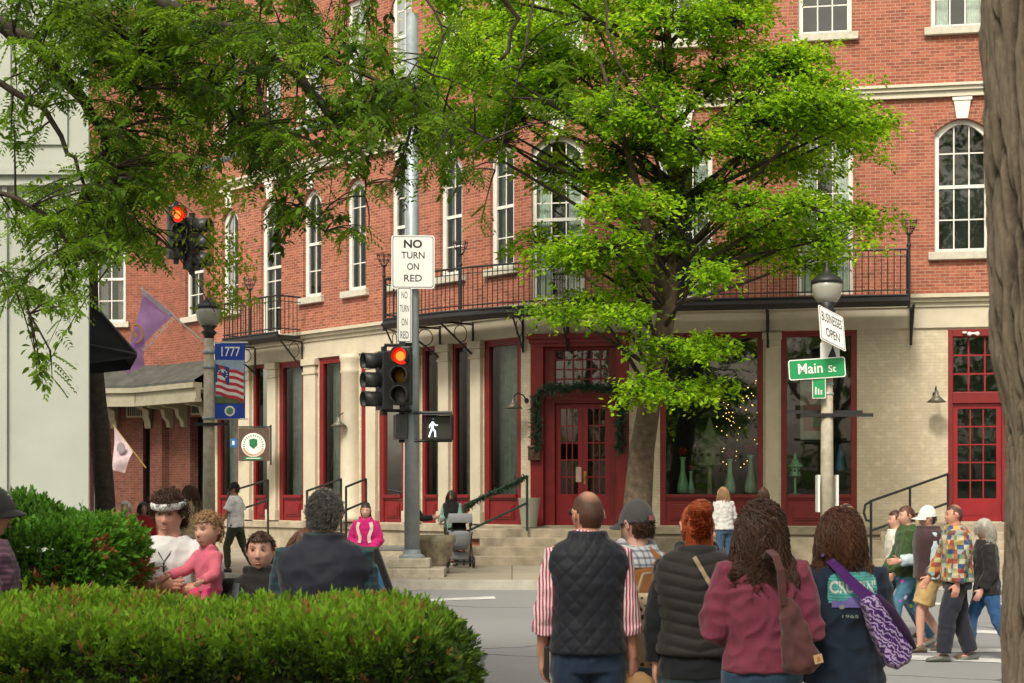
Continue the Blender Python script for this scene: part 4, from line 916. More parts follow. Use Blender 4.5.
for i in range(15): a = R(-10+i*200/14); mb.add([(r_*k*math.cos(a+t_), -.031, r_*k*math.sin(a+t_)) for r_, t_ in ((8.6, -.05), (10.4, -.05), (10.4, .05), (8.6, .05))], [(0,1,2,3)])
mb.build('lettering', gg, hs_)
mb = MB(); mb.box(-9.5*k, 9.5*k, -.03, -.021, -15*k, -11.8*k); mb.build('nameplate', gg, hs_); mb = MB(); mb.box(-7*k, 7*k, -.033, -.031, -13.7*k, -12.9*k); mb.build('lettering', WS, hs_)
p = P(234, 443, Yh+1.5); t = thing('open_notice', 'small blue notice behind the glass left of the hanging sign', 'notice', p, R(-30)); mb = MB(); mb.box(-.13, .13, -.01, .01, -.12, .12); mb.build('board', paint('bl2', (.02,.12,.35), .5), t); mb = MB(); mb.box(-.05, .03, -.014, -.011, -.05, .06); mb.build('mark', WS, t)
# ------------------------------------------------------------------ foliage
def leafmat(name, ca, cb, cc=None, trans=.4, rough=.5):
    m, nt, b = newmat(name); out = nt.nodes['Material Output']
    at = N(nt, 'ShaderNodeAttribute', attribute_name='tint'); rp = N(nt, 'ShaderNodeValToRGB'); nt.links.new(at.outputs['Fac'], rp.inputs[0])
    rp.color_ramp.elements[0].color = rgb(ca); rp.color_ramp.elements[1].color = rgb(cb); rp.color_ramp.elements[1].position = .9 if cc else 1
    if cc: e = rp.color_ramp.elements.new(.97); e.color = rgb(cc)
    nt.links.new(rp.outputs[0], b.inputs['Base Color']); b.inputs['Roughness'].default_value = rough; b.inputs['Specular IOR Level'].default_value = .2
    tr = N(nt, 'ShaderNodeBsdfTranslucent'); hsv = N(nt, 'ShaderNodeHueSaturation'); hsv.inputs['Value'].default_value = 1.5; hsv.inputs['Hue'].default_value = .485
    nt.links.new(rp.outputs[0], hsv.inputs['Color']); nt.links.new(hsv.outputs[0], tr.inputs[0])
    mx = N(nt, 'ShaderNodeMixShader'); mx.inputs[0].default_value = trans; nt.links.new(b.outputs[0], mx.inputs[1]); nt.links.new(tr.outputs[0], mx.inputs[2]); nt.links.new(mx.outputs[0], out.inputs[0]); return m
def norm(a): return a/np.maximum(np.linalg.norm(a, axis=1, keepdims=True), 1e-9)
def leaves(name, p, d, n, Ln, Wd, tint, mat, parent, hexa=False):
    p, d, n = np.asarray(p, float), norm(np.asarray(d, float)), np.asarray(n, float)
    s = norm(np.cross(d, n)); Ln = np.asarray(Ln)[:, None]; Wd = np.asarray(Wd)[:, None]; N_ = len(p)
    nn = norm(np.cross(s, d))
    if hexa:
        V = np.stack([p, p+d*Ln*.3+s*Wd*.5+nn*Ln*.04, p+d*Ln*.65+s*Wd*.42+nn*Ln*.02, p+d*Ln-nn*Ln*.1, p+d*Ln*.65-s*Wd*.42+nn*Ln*.02, p+d*Ln*.3-s*Wd*.5+nn*Ln*.04], 1); k = 6
    else:
        V = np.stack([p, p+d*Ln*.45+s*Wd*.5, p+d*Ln, p+d*Ln*.45-s*Wd*.5], 1); k = 4
    me = bpy.data.meshes.new(name); me.vertices.add(N_*k); me.vertices.foreach_set('co', (V.reshape(-1, 3)-np.array(parent.location)).astype(np.float32).ravel())
    me.loops.add(N_*k); me.loops.foreach_set('vertex_index', np.arange(N_*k, dtype=np.int32)); me.polygons.add(N_)
    me.polygons.foreach_set('loop_start', np.arange(0, N_*k, k, dtype=np.int32)); me.polygons.foreach_set('loop_total', np.full(N_, k, dtype=np.int32))
    me.update(calc_edges=True); a = me.attributes.new('tint', 'FLOAT', 'FACE'); a.data.foreach_set('value', np.asarray(tint, dtype=np.float32))
    me.materials.append(mat); return link(name, me, parent)
rng = np.random.default_rng(5)
bark = paint('bark_grey', (.17,.145,.11), .9, .3, 9, .9, dirt=(.08,.065,.05), bscale=25); barkd = paint('bark_dark', (.05,.038,.026), .9, .3, 12, .6, bscale=30)
def bez(a, b, c, n=7): return [a*(1-t)**2+b*2*t*(1-t)+c*t*t for t in [i/n for i in range(n+1)]]
# street tree before the entrance
Yt = 32.0; base = P(636, 560, Yt); base.z = ZS
tr1 = thing('tree', 'bright green street tree with layered foliage before the red entrance', 'tree', base); L = Vector(tr1.location)
TP = [(636, 570, Yt, .36), (636, 545, Yt, .32), (638, 500, Yt, .285), (642, 450, Yt, .25), (650, 400, Yt, .225), (660, 350, Yt, .20), (668, 305, Yt, .185), (674, 265, Yt, .15), (677, 200, Yt, .12), (672, 120, Yt, .10), (668, 40, Yt, .075), (660, -60, Yt, .05), (655, -140, Yt, .02)]
tp = [P(a, b, c)-L for a, b, c, _ in TP]; limb = MB(); limb.tube(tp, [q[3] for q in TP], 16); limb.tube([tp[6], P(655, 262, Yt-.3)-L, P(646, 225, Yt-.5)-L, P(630, 160, Yt-.8)-L, P(600, 60, Yt-1)-L], [.15, .12, .10, .07, .03], 10)
limb.build('trunk', paint('bark_brown', (.13,.095,.065), .9, .3, 9, 1.0, dirt=(.055,.04,.028), bscale=22), tr1, smooth=True)
CL = [(430,95,22,18),(450,130,30,20),(480,60,40,28),(520,120,36,22),(500,20,45,25),(550,90,40,28),(815,100,50,30),(845,135,34,20),(780,70,45,28),(760,120,50,28),(640,105,45,28),(550,170,30,16),(770,235,50,20),(470,45,42,26),(525,28,45,28),(590,15,50,28),(660,20,55,32),(735,18,55,30),(795,62,30,20),(438,72,28,20),(468,112,44,20),(528,88,50,28),(500,140,34,16),(588,72,50,28),(660,75,50,28),(730,75,50,28),(780,115,50,28),(825,108,42,20),(858,120,26,11),
 (600,118,38,18),(632,150,48,24),(600,175,34,18),(690,140,50,26),(745,155,48,24),(800,158,42,20),(625,205,44,20),(690,195,46,24),(745,205,44,20),(805,205,48,18),(860,214,28,9),(575,255,36,18),(540,240,26,12),(610,248,44,20),(665,245,40,18),(720,250,34,16),(835,238,44,12),(800,262,30,10),(770,235,34,14),
 (590,300,38,14),(620,315,34,13),(560,312,22,8),(675,345,42,16),(710,350,28,9),(645,388,34,13),(690,388,36,12),(640,280,30,14),(700,275,30,14),(550,55,40,25),(630,-20,80,35),(740,-30,70,35),(530,-25,60,30),(450,-10,40,20)]
tw = MB(); PP = []; DD = []; NN = []; TT = []
trunkc = [(Vector(q), t[1]) for q, t in zip(tp, TP)]
for i, (cx, cy, rx, ry) in enumerate(CL):
    Y = Yt+rng.uniform(-2.4, 1.4) if cy < 290 else Yt-rng.uniform(.8, 1.8)
    c = P(cx, cy, Y); k = Y/FPX; rx3, rz3 = rx*k, ry*k
    tpz = [q for q, yy in trunkc if yy > cy+25 and yy < 450] or [trunkc[4][0]]
    a = tpz[-1] if len(tpz) < 2 else tpz[-1].lerp(tpz[-2], rng.random()); cl = c-L
    tw.tube(bez(a, (a+cl)/2+Vector((0, 0, -.1+.25*rng.random())), cl, 8), [.046*(1-j/9)+.010 for j in range(9)], 6)
    ns = int(10+rx*ry/33)
    for s in range(ns):
        th = rng.uniform(0, 6.283); r = math.sqrt(rng.random()); 
        sc = np.array([c.x+rx3*r*math.cos(th)*.9, c.y+rx3*.8*r*math.sin(th), c.z+rz3*(rng.uniform(-1, 1))*math.sqrt(max(0, 1-r*r*.8))])
        e = Vector(sc)-L; tw.tube([cl, (cl+e)/2+Vector((0, 0, -.04)), e], [.018, .012, .006], 4, caps=False)
        n = int(rng.uniform(40, 75)); rad = rng.uniform(.2, .42)
        ax_ = np.array([sc[0]-base.x, sc[1]-base.y, 0])+rng.normal(0, .9, 3)*np.array([1, 1, 0]); ax_ /= np.linalg.norm(ax_)+1e-6; sd_ = np.array([-ax_[1], ax_[0], 0])
        uu = rng.uniform(-.6, 1, n); ww = rng.normal(0, .30, n)*(1.1-np.abs(uu)); out = ax_[None]*uu[:, None]*1.7+sd_[None]*ww[:, None]*1.4; q = np.ones(n)*rad; out_n = np.abs(uu)
        pts = sc+out*q[:, None]; pts[:, 2] += rng.normal(0, .075, n)-.30*rad*np.maximum(uu, 0)**2*2+rng.uniform(-.3,.3)*out[:, 0]*q+rng.uniform(-.3,.3)*out[:, 1]*q
        PP.append(pts); dd = ax_[None]*.7+sd_[None]*np.sign(ww)[:, None]*.7+rng.normal(0, .45, (n, 3)); dd[:, 2] -= .35; DD.append(dd); nn = rng.normal(0, .38, (n, 3)); nn[:, 2] += 1; NN.append(nn)
        TT.append(np.clip(rng.normal(.5, .2, n)+rng.uniform(-.22, .22), 0, .98))
tw.build('limbs', barkd, tr1)
PP = np.concatenate(PP); DD = np.concatenate(DD); NN = np.concatenate(NN); TT = np.concatenate(TT)
gn = np.array([noise.noise(Vector((x*1.5, y*1.5, z*2.2))) for x, y, z in PP]); X_ = HX+PP[:, 0]/PP[:, 1]*FPX; Y_ = HY-(PP[:, 2]-EYE)/PP[:, 1]*FPX
kp = (gn > -.25+rng.normal(0, .05, len(PP))) & ~((X_ > 650) & (X_ < 690) & (Y_ > 255) & (Y_ < 338) & (rng.random(len(PP)) < .9)); PP, DD, NN, TT = PP[kp], DD[kp], NN[kp], TT[kp]; n = len(PP)
LM1 = leafmat('leaf_bright', (.055,.17,.010), (.38,.62,.024), None, .55, .6)
leaves('crown', PP, DD, NN, rng.uniform(.07, .16, n), rng.uniform(.04, .09, n), np.clip(TT+rng.normal(0, .12, n), 0, .98), LM1, tr1)
# overhanging compound-leaved tree at the left
NT = P(-420, 700, 12); NT.z = .17
tr2 = thing('tree', 'shady overhanging tree with feathery leaves at the upper left', 'tree', NT); L = Vector(tr2.location)
lm = MB(); lm.tube([(0, 0, -.05), (0, 0, .3), (.05, 0, 2), (.2, .1, 3.6), (.4, .2, 6.0), (.5, .2, 8.5)], [.42, .34, .28, .25, .16, .05], 14); lm.build('trunk', bark, tr2, smooth=True)
LIMBS = [([(-380,100,12),(-120,20,12.2),(0,24,12.5),(40,52,12.6),(75,92,12.7),(100,125,12.9),(112,170,13.1),(125,215,13.2)], .085), ([(-380,150,12),(-100,70,12),(0,84,12.2),(45,108,12.3),(68,150,12.3),(84,184,12.4)], .04),
 ([(-380,60,12),(-100,-60,12.5),(60,-40,13),(145,-5,13.2),(200,22,13.4),(250,50,13.5),(300,75,13.6),(330,118,13.7),(355,150,13.8)], .10), ([(60,-40,13),(100,20,12.6),(130,30,12.6),(190,62,12.7),(215,90,12.8),(245,130,12.8)], .045),
 ([(145,-5,13.2),(142,40,12.4),(137,75,12.3),(122,130,12.3),(112,180,12.3)], .014), ([(200,22,13.4),(260,30,13),(330,60,13),(380,80,13),(440,115,13),(490,140,13)], .028), ([(-100,-60,12.5),(150,-90,13.4),(350,-60,14),(480,-30,14.3),(520,20,14.5),(500,60,14.5)], .05),
 ([(350,-60,14),(430,0,14),(445,40,14),(425,95,14)], .016), ([(250,50,13.5),(262,100,13.3),(275,150,13.2),(300,200,13.2),(325,232,13.2)], .03), ([(-380,200,12),(-100,180,11.8),(0,190,11.8),(50,215,11.8),(80,260,11.8)], .03), ([(-100,180,11.8),(-20,250,11.6),(20,290,11.6),(50,350,11.6)], .02),
 ([(480,-30,14.3),(535,0,14.3),(520,70,14),(500,150,14),(495,170,14)], .014), ([(480,-30,14.3),(600,-20,14.3),(615,60,14),(640,95,14),(665,120,14)], .014), ([(125,215,13.2),(150,235,13.2),(175,250,13.3)], .02), ([(350,150,13.8),(365,175,13.8),(366,205,13.8),(372,240,13.8)], .012)]
lm = MB(); samp = []
for pts, r0 in LIMBS:
    q = [P(*a) for a in pts]; n = len(q); fine = []
    for i in range(n-1):
        for t in (0, .33, .66):
            w_ = q[i].lerp(q[i+1], t); fine.append(w_+Vector(rng.normal(0, .012, 3)) if i or t else w_)
    fine.append(q[-1]); m_ = len(fine)
    lm.tube([f-L for f in fine], [r0*(1-.75*i/m_) for i in range(m_)], 8); samp += [tuple(f) for f in fine if f.x > P(-150, 0, 12).x]
lm.build('limbs', barkd, tr2, smooth=True); samp = np.array(samp)
FZ = [(40,15,70,30,34),(120,35,70,45,50),(195,35,70,45,50),(265,35,60,40,40),(335,45,50,35,26),(385,85,45,35,26),(150,105,60,45,40),(225,115,55,45,42),(272,160,36,30,20),(320,120,45,35,22),(120,180,42,36,22),(170,170,40,30,22),(185,215,26,22,8),(18,130,24,24,7),(28,215,40,26,18),(75,232,36,30,20),(18,285,26,26,9),(62,300,26,24,9),(45,365,14,22,4),(110,240,30,18,11),(150,245,26,12,7),(415,130,32,26,15),(440,175,26,18,8),(300,212,32,18,9),(345,228,18,12,3),(365,150,30,22,10),(455,40,24,24,4),(485,85,20,20,3),(560,60,60,50,4),(598,118,18,16,2),(75,60,50,36,22),(480,230,10,12,1),(275,250,14,10,2),(392,185,20,10,4)]
P1 = []; D1 = []; N1 = []; L1 = []; W1 = []; T1 = []; tw = MB()
def leaflet(p, d, n, l, w, t): P1.append(p); D1.append(d); N1.append(n); L1.append(l); W1.append(w); T1.append(t)
for cx, cy, rx, ry, cnt in FZ:
    for _ in range(int(cnt*1.6)):
        th = rng.uniform(0, 6.283); r = math.sqrt(rng.random()); Y = rng.uniform(11.2, 15.0)
        tip = np.array(P(cx+rx*r*math.cos(th), cy+ry*r*math.sin(th), Y))
        j = np.argmin(((samp-tip)**2).sum(1)+(samp[:, 2] < tip[2]-.1)*.4+(samp[:, 0] > tip[0]+.2)*.3); b = samp[j]
        dv = tip-b; ln = np.linalg.norm(dv)
        tpx = HX+tip[0]/tip[1]*FPX; tpy = HY-(tip[2]-EYE)/tip[1]*FPX
        if (158 < tpx < 216 and 180 < tpy < 272 and rng.random() < .80) or (120 < tpx < 205 and 272 < tpy < 380): continue
        mid = (b+tip)/2+np.array([0, 0, .12*ln]); pts = [Vector(x) for x in (b*(1-t)**2+mid*2*t*(1-t)+tip*t*t for t in (0, .25, .5, .75, 1))]
        if ln < 1.6: tw.tube([q-L for q in pts], [.009, .008, .006, .004, .003], 4, caps=False)
        hd = dv/(ln+1e-6); comp = rng.random() < .62; tcol = np.clip(rng.normal(.42, .2), 0, .9)
        K = 7
        for k in range(K):
            u = .62+.38*k/(K-1) if ln > .5 else .2+.8*k/(K-1); q = np.array(pts[0].lerp(pts[-1], 0)); q = b*(1-u)**2+mid*2*u*(1-u)+tip*u*u
            a = rng.uniform(-1, 1); side = np.array([-hd[1], hd[0], 0])*(1 if k % 2 else -1)
            d = hd*.5+side*.8+rng.normal(0, .35, 3)+np.array([0, 0, -.45]); d /= np.linalg.norm(d)
            if comp:   # feathery compound leaf
                fl_ = rng.uniform(.13, .22); up_ = np.array([rng.normal(0, .4), rng.normal(0, .4), 1.0]); s = np.cross(d, up_); s /= np.linalg.norm(s); nl = 7
                for m_ in range(nl):
                    v = (m_+1)/nl; c = q+d*fl_*v+np.array([0, 0, -.10*fl_*v*v*2])
                    for sg in (-1, 1): leaflet(c, s*sg+d*.45+np.array([0, 0, -.18]), up_+rng.normal(0, .15, 3), .048*(1.15-.5*abs(v-.45)), .017, tcol+rng.normal(0, .06))
                leaflet(q+d*fl_, d, up_, .05, .018, tcol)
            else:
                for m_ in range(3): leaflet(q+rng.normal(0, .02, 3), d+rng.normal(0, .5, 3), np.array([rng.normal(0, .5), rng.normal(0, .5), 1.0]), rng.uniform(.06, .10), rng.uniform(.028, .042), tcol*.8+rng.normal(0, .08))
tw.build('twigs', barkd, tr2)
P1 = np.array(P1); D1 = np.array(D1); N1 = np.array(N1); L1 = np.array(L1); W1 = np.array(W1); T1 = np.array(T1)
def gap(p, keepp=.2):
    x = HX+p[:, 0]/p[:, 1]*FPX; y = HY-(p[:, 2]-EYE)/p[:, 1]*FPX
    m = (((x-183)/25)**2+((y-232)/38)**2 < 1) | ((x > 128) & (x < 205) & (y > 283) & (y < 378)) | (((x-206)/14)**2+((y-316)/18)**2 < 1)
    return ~m | (rng.random(len(p)) < keepp)
kp = gap(P1); P1, D1, N1, L1, W1, T1 = P1[kp], D1[kp], N1[kp], L1[kp], W1[kp], T1[kp]
LM2 = leafmat('leaf_shady', (.022,.055,.007), (.20,.38,.016), None, .42, .6)
leaves('crown', P1, D1, N1, L1, W1, np.clip(T1, 0, .98), LM2, tr2, True)
# slim tree before the porch, yellow-green sprays
b3 = P(106, 560, 26.5); b3.z = .24; tr3 = thing('tree', 'slim dark-trunked tree with yellow-green sprays beside the pale building', 'tree', b3); L = Vector(b3)
lm = MB(); TPs = [(106,570,26.5,.19),(105,500,26.5,.17),(101,440,26.5,.155),(96,380,26.5,.14),(92,330,26.5,.12),(92,250,26.5,.09),(100,150,26.5,.05)]; q3 = [P(a, b, c)-L for a, b, c, _ in TPs]; lm.tube(q3, [t[3] for t in TPs], 12); lm.build('trunk', barkd, tr3, smooth=True)
PP = []; DD = []; NN = []; lm = MB()
for cx, cy, rx, ry in [(218,285,18,6),(235,300,24,7),(215,312,18,6),(150,240,40,18),(200,240,34,16),(228,262,26,10),(110,225,40,20),(170,200,50,25),(120,150,50,30),(210,190,40,20)]:
    c = P(cx, cy, 26.5+rng.uniform(-.8, .8)); cl = c-L; a = q3[5].lerp(q3[6], rng.random()); lm.tube(bez(a, (a+cl)/2+Vector((0, 0, .5)), cl), [.014*(1-j/9)+.004 for j in range(8)], 5)
    n = int(rx*ry*.9)+30; k = 26.5/FPX; pts = np.array(c)+rng.normal(0, 1, (n, 3))*np.array([rx*k*.6, .35, ry*k*.5]); PP.append(pts); d = rng.normal(0, 1, (n, 3)); d[:, 2] -= .3; DD.append(d); nn = rng.normal(0, .4, (n, 3)); nn[:, 2] += 1; NN.append(nn)
lm.build('limbs', barkd, tr3); PP = np.concatenate(PP); kp = gap(PP, .12); PP = PP[kp]; DD = [np.concatenate(DD)[kp]]; NN = [np.concatenate(NN)[kp]]; n = len(PP)
leaves('crown', PP, np.concatenate(DD), np.concatenate(NN), rng.uniform(.07, .13, n), rng.uniform(.04, .07, n), rng.uniform(.4, .98, n), leafmat('leaf_lime', (.06,.15,.01), (.26,.38,.02), None, .5), tr3)
def mth_(nt, a, b):
    m1 = N(nt, 'ShaderNodeMath', operation='MULTIPLY_ADD'); nt.links.new(b, m1.inputs[0]); m1.inputs[1].default_value = .7; m1.inputs[2].default_value = -.35
    m2 = N(nt, 'ShaderNodeMath', operation='ADD'); nt.links.new(a, m2.inputs[0]); nt.links.new(m1.outputs[0], m2.inputs[1]); m2.use_clamp = True; return m2.outputs[0]
# big foreground trunk with furrowed bark
tk = thing('tree', 'thick furrowed grey-brown tree trunk at the right edge', 'tree', (1.82, 5.0, .17)); nz, na = 470, 400; vs = np.zeros((nz, na, 3)); fis = np.zeros((nz, na))
H = 4.6; zz = np.linspace(-.1, H, nz)
for i, z in enumerate(zz):
    rad = .265+.10*math.exp(-max(z, 0)*3.0)+.012*math.sin(z*2.1); cx = -.040-(z-1.15)*.010+.052/(1+math.exp((z-2.10)*18))
    for j in range(na):
        a = 2*math.pi*j/na; ca, sa = math.cos(a), math.sin(a)
        w1 = noise.noise(Vector((ca*2.2, sa*2.2, z*1.1)))*.9
        f = noise.noise(Vector((ca*6.0+w1*1.5, sa*6.0, z*1.9+w1*2))); f2 = noise.noise(Vector((ca*9+3, sa*9, z*3.2))); rid = 1-math.exp(-(f/.10)**2)+.35*(1-math.exp(-(f2/.12)**2))
        g2 = noise.noise(Vector((ca*11, sa*11, z*7))); g3 = noise.noise(Vector((ca*24, sa*24, z*20)))
        d = rid*.032-.028+g2*.008+g3*.005
        fis[i, j] = min(1, rid*.75+g3*.25)
        vs[i, j] = (cx+(rad+d)*ca, (rad+d)*sa, z)
mb = MB(); mb.v = [tuple(x) for x in vs.reshape(-1, 3)]; mb.f = [(i*na+j, i*na+(j+1) % na, (i+1)*na+(j+1) % na, (i+1)*na+j) for i in range(nz-1) for j in range(na)]; mb.m = [0]*len(mb.f)
bk, ntb, bb = newmat('furrowed_bark'); tc = N(ntb, 'ShaderNodeTexCoord'); mp_ = N(ntb, 'ShaderNodeMapping'); mp_.inputs['Scale'].default_value = (1, 1, .3); ntb.links.new(tc.outputs['Object'], mp_.inputs[0])
n1 = N(ntb, 'ShaderNodeTexNoise', Scale=26.0, Detail=8.0, Roughness=.7); ntb.links.new(mp_.outputs[0], n1.inputs['Vector']); n2 = N(ntb, 'ShaderNodeTexNoise', Scale=5.0, Detail=4.0); ntb.links.new(tc.outputs['Object'], n2.inputs['Vector'])
c = mixrgb(ntb, n1.outputs[0], (.06,.044,.03), (.26,.20,.14)); c = mixrgb(ntb, n2.outputs[0], c, (.13,.10,.07)); fa_ = N(ntb, 'ShaderNodeAttribute', attribute_name='fis'); n3 = N(ntb, 'ShaderNodeTexNoise', Scale=60.0, Detail=4.0); ntb.links.new(tc.outputs['Object'], n3.inputs['Vector']); c = mixrgb(ntb, mth_(ntb, fa_.outputs['Fac'], n3.outputs[0]), (.018,.012,.008), mixrgb(ntb, .45, c, (.30,.25,.19))); ntb.links.new(c, bb.inputs['Base Color']); bb.inputs['Roughness'].default_value = .9
bp = N(ntb, 'ShaderNodeBump', Strength=1.0, Distance=.022); ntb.links.new(n1.outputs[0], bp.inputs['Height']); ntb.links.new(bp.outputs[0], bb.inputs['Normal'])
tko = mb.build('trunk', bk, tk, smooth=True); at_ = tko.data.attributes.new('fis', 'FLOAT', 'POINT'); at_.data.foreach_set('value', fis.astype(np.float32).ravel())
mb = MB()
for a, b in ((( -.1, 0, 4.4), (-1.6, .6, 6.6)), ((-.1, 0, 4.4), (1.4, .8, 7.0)), ((-.1, 0, 4.4), (.1, -1.6, 6.8)), ((-.1, 0, 4.3), (.3, .2, 8.0))): a, b = Vector(a), Vector(b); mb.tube(bez(a, (a+b)/2+Vector((0, 0, -.2)), b), [.2-.02*j for j in range(8)], 10)
mb.build('limbs', bark, tk, smooth=True)
n = 9000; cc = np.array([(.2, 5.6, 7.6), (3.2, 5.8, 7.9), (1.9, 3.4, 7.7), (2.1, 5.2, 8.8)])[rng.integers(0, 4, n)]; pts = cc+rng.normal(0, .6, (n, 3))*np.array([1.2, 1.2, .6]); pts[:, 2] = np.maximum(pts[:, 2], 6.6); d = rng.normal(0, 1, (n, 3)); nn = rng.normal(0, .4, (n, 3)); nn[:, 2] += 1
leaves('crown', pts, d, nn, np.full(n, .11), np.full(n, .07), rng.random(n)*.9, LM2, tk)
# ------------------------------------------------------------------ hedges
def sprigs(p, nrm, n_leaf, ln, ll, lw, tint, upb=.5):
    """little shoots: stem direction along nrm, leaves fanned along it"""
    K = len(p); st = norm(nrm+rng.normal(0, .45, (K, 3))+np.array([0, 0, upb])); PPs = []; DDs = []; NNs = []; T = []
    for j in range(n_leaf):
        u = (j+.5)/n_leaf; a = j*2.4+rng.uniform(0, 6.28, K); o1 = norm(np.cross(st, rng.normal(0, 1, (K, 3)))); 
        PPs.append(p+st*(ln*u)[:, None]); dd = st*(.55+.6*u)+o1*(1.0-.45*u); DDs.append(dd); NNs.append(np.cross(o1, st)+rng.normal(0, .3, (K, 3))); T.append(np.clip(tint+.10*(u-.5)+rng.normal(0, .05, K), 0, .999))
    n = K*n_leaf; return np.concatenate(PPs), np.concatenate(DDs), np.concatenate(NNs), rng.uniform(.75, 1.2, n)*ll, rng.uniform(.8, 1.2, n)*lw, np.concatenate(T)
hx0, hx1, hy0, hy1, hz = -2.9, -.25, 5.55, 7.05, 1.365
hd = thing('hedge', 'long clipped hedge with bright green new tips in front', 'hedge', (-1.5, 6.3, .17)); L = Vector(hd.location)
def rbox(n, x0, x1, y0, y1, ztop, rc=.16, zlow=.2):
    A = [(x1-x0)*(y1-y0), (x1-x0)*(ztop-zlow), (y1-y0)*(ztop-zlow)]; w = np.array(A)/sum(A); k = rng.choice(3, n, p=w)
    P_ = np.stack([rng.uniform(x0, x1, n), rng.uniform(y0, y1, n), rng.uniform(zlow, ztop, n)], 1); Nn = np.zeros((n, 3))
    P_[k == 0, 2] = ztop; Nn[k == 0, 2] = 1; P_[k == 1, 1] = y0; Nn[k == 1, 1] = -1; P_[k == 2, 0] = x1; Nn[k == 2, 0] = 1
    c = np.stack([np.clip(P_[:, 0], x0+rc, x1-rc), np.clip(P_[:, 1], y0+rc, y1-rc), np.minimum(P_[:, 2], ztop-rc)], 1); v = P_-c; q = np.linalg.norm(v, axis=1, keepdims=True)
    P_ = c+v/np.maximum(q, 1e-6)*rc; Nn = v/np.maximum(q, 1e-6); b = np.array([noise.noise(Vector((x*2.3, y*2.3, z*2.3))) for x, y, z in P_]); P_ += Nn*(b*.09)[:, None]; return P_, Nn, b
p, nn, bb_ = rbox(12500, hx0, hx1, hy0, hy1, hz); vis = (p[:, 2] > .9); p, nn, bb_ = p[vis], nn[vis], bb_[vis]
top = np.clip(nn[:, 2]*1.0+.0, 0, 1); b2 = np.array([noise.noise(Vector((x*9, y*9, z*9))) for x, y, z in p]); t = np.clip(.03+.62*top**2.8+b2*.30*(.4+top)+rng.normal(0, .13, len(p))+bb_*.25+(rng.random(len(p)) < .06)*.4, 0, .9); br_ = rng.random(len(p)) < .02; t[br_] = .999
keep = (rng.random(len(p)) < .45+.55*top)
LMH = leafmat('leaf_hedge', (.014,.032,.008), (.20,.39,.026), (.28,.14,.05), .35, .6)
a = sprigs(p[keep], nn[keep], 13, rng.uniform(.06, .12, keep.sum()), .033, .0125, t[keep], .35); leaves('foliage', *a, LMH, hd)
# deeper, older growth behind the tips
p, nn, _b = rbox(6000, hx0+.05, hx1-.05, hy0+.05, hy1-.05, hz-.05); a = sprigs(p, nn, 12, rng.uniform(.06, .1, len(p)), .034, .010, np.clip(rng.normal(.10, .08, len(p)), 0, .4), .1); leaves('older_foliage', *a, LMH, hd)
q = rng.uniform(0, 1, (170, 2)); q = np.stack([hx0+(hx1-.1-hx0)*q[:, 0], hy0+.1+(hy1-hy0-.2)*q[:, 1], np.full(170, hz-.03)], 1)
st_ = np.repeat(q, 5, 0)+np.tile(np.arange(5)[:, None]*np.array([[0, 0, .022]]), (170, 1))+np.repeat(rng.normal(0, .3, (170, 3)), 5, 0)*np.tile(np.arange(5)[:, None]*.02, (170, 1)); a = sprigs(st_, np.tile([[0, 0, 1.]], (850, 1)), 9, np.full(850, .05), .034, .010, np.full(850, .80), .6); leaves('shoots', *a, LMH, hd)
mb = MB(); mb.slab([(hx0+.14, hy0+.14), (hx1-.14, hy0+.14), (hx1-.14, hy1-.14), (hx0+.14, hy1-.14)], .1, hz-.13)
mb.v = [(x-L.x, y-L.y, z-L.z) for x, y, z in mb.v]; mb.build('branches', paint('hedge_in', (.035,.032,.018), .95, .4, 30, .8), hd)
mb = MB(); 
for _ in range(500):
    x, z = rng.uniform(hx0, hx1), rng.uniform(.9, 1.3); q = Vector((x, hy0+.12, z))-L; e = q+Vector((rng.normal(0, .05), -.1, rng.uniform(.02, .12))); mb.tube([q, e], [.004, .002], 4, caps=False)
mb.build('stems', paint('stem', (.16,.09,.045), .9), hd)
bu = thing('bush', 'dark rounded bush with rusty dry patches behind the clipped hedge', 'bush', (-2.6, 8.45, .17)); L = Vector(bu.location)
p, nn, bb_ = rbox(7000, -3.4, -2.13, 7.95, 8.9, 1.73, .17); vis = p[:, 2] > 1.1; p, nn, bb_ = p[vis], nn[vis], bb_[vis]; p += nn*(bb_*.10)[:, None]
dry = np.array([noise.noise(Vector((x*3.1+5, y*3.1, z*5))) for x, y, z in p]) > .30; right = np.clip((p[:, 0]+2.5)/.3, 0, 1)
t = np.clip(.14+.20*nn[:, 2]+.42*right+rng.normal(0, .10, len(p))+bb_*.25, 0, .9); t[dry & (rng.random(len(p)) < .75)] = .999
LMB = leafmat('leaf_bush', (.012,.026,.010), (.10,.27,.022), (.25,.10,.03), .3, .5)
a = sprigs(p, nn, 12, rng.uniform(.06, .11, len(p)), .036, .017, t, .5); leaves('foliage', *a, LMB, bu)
ks = rng.random(len(p)) < .012; ks &= nn[:, 2] > .5; 
for _k in range(3): pass
q = p[ks]; a = sprigs(np.repeat(q, 4, 0)+np.tile(np.array([[0,0,.0],[0,0,.03],[0,0,.06],[0,0,.09]]), (len(q), 1)), np.tile([[0, 0, 1.]], (4*len(q), 1)), 8, np.full(4*len(q), .06), .035, .016, np.full(4*len(q), .7), 1.0); leaves('shoots', *a, LMB, bu)
mb = MB(); mb.slab([(-3.2, 8.1), (-2.32, 8.06), (-2.32, 8.8), (-3.2, 8.8)], .1, 1.60); mb.v = [(x-L.x, y-L.y, z-L.z) for x, y, z in mb.v]; mb.build('branches', paint('bush_in', (.022,.026,.014), .95, .4, 30, .8), bu)
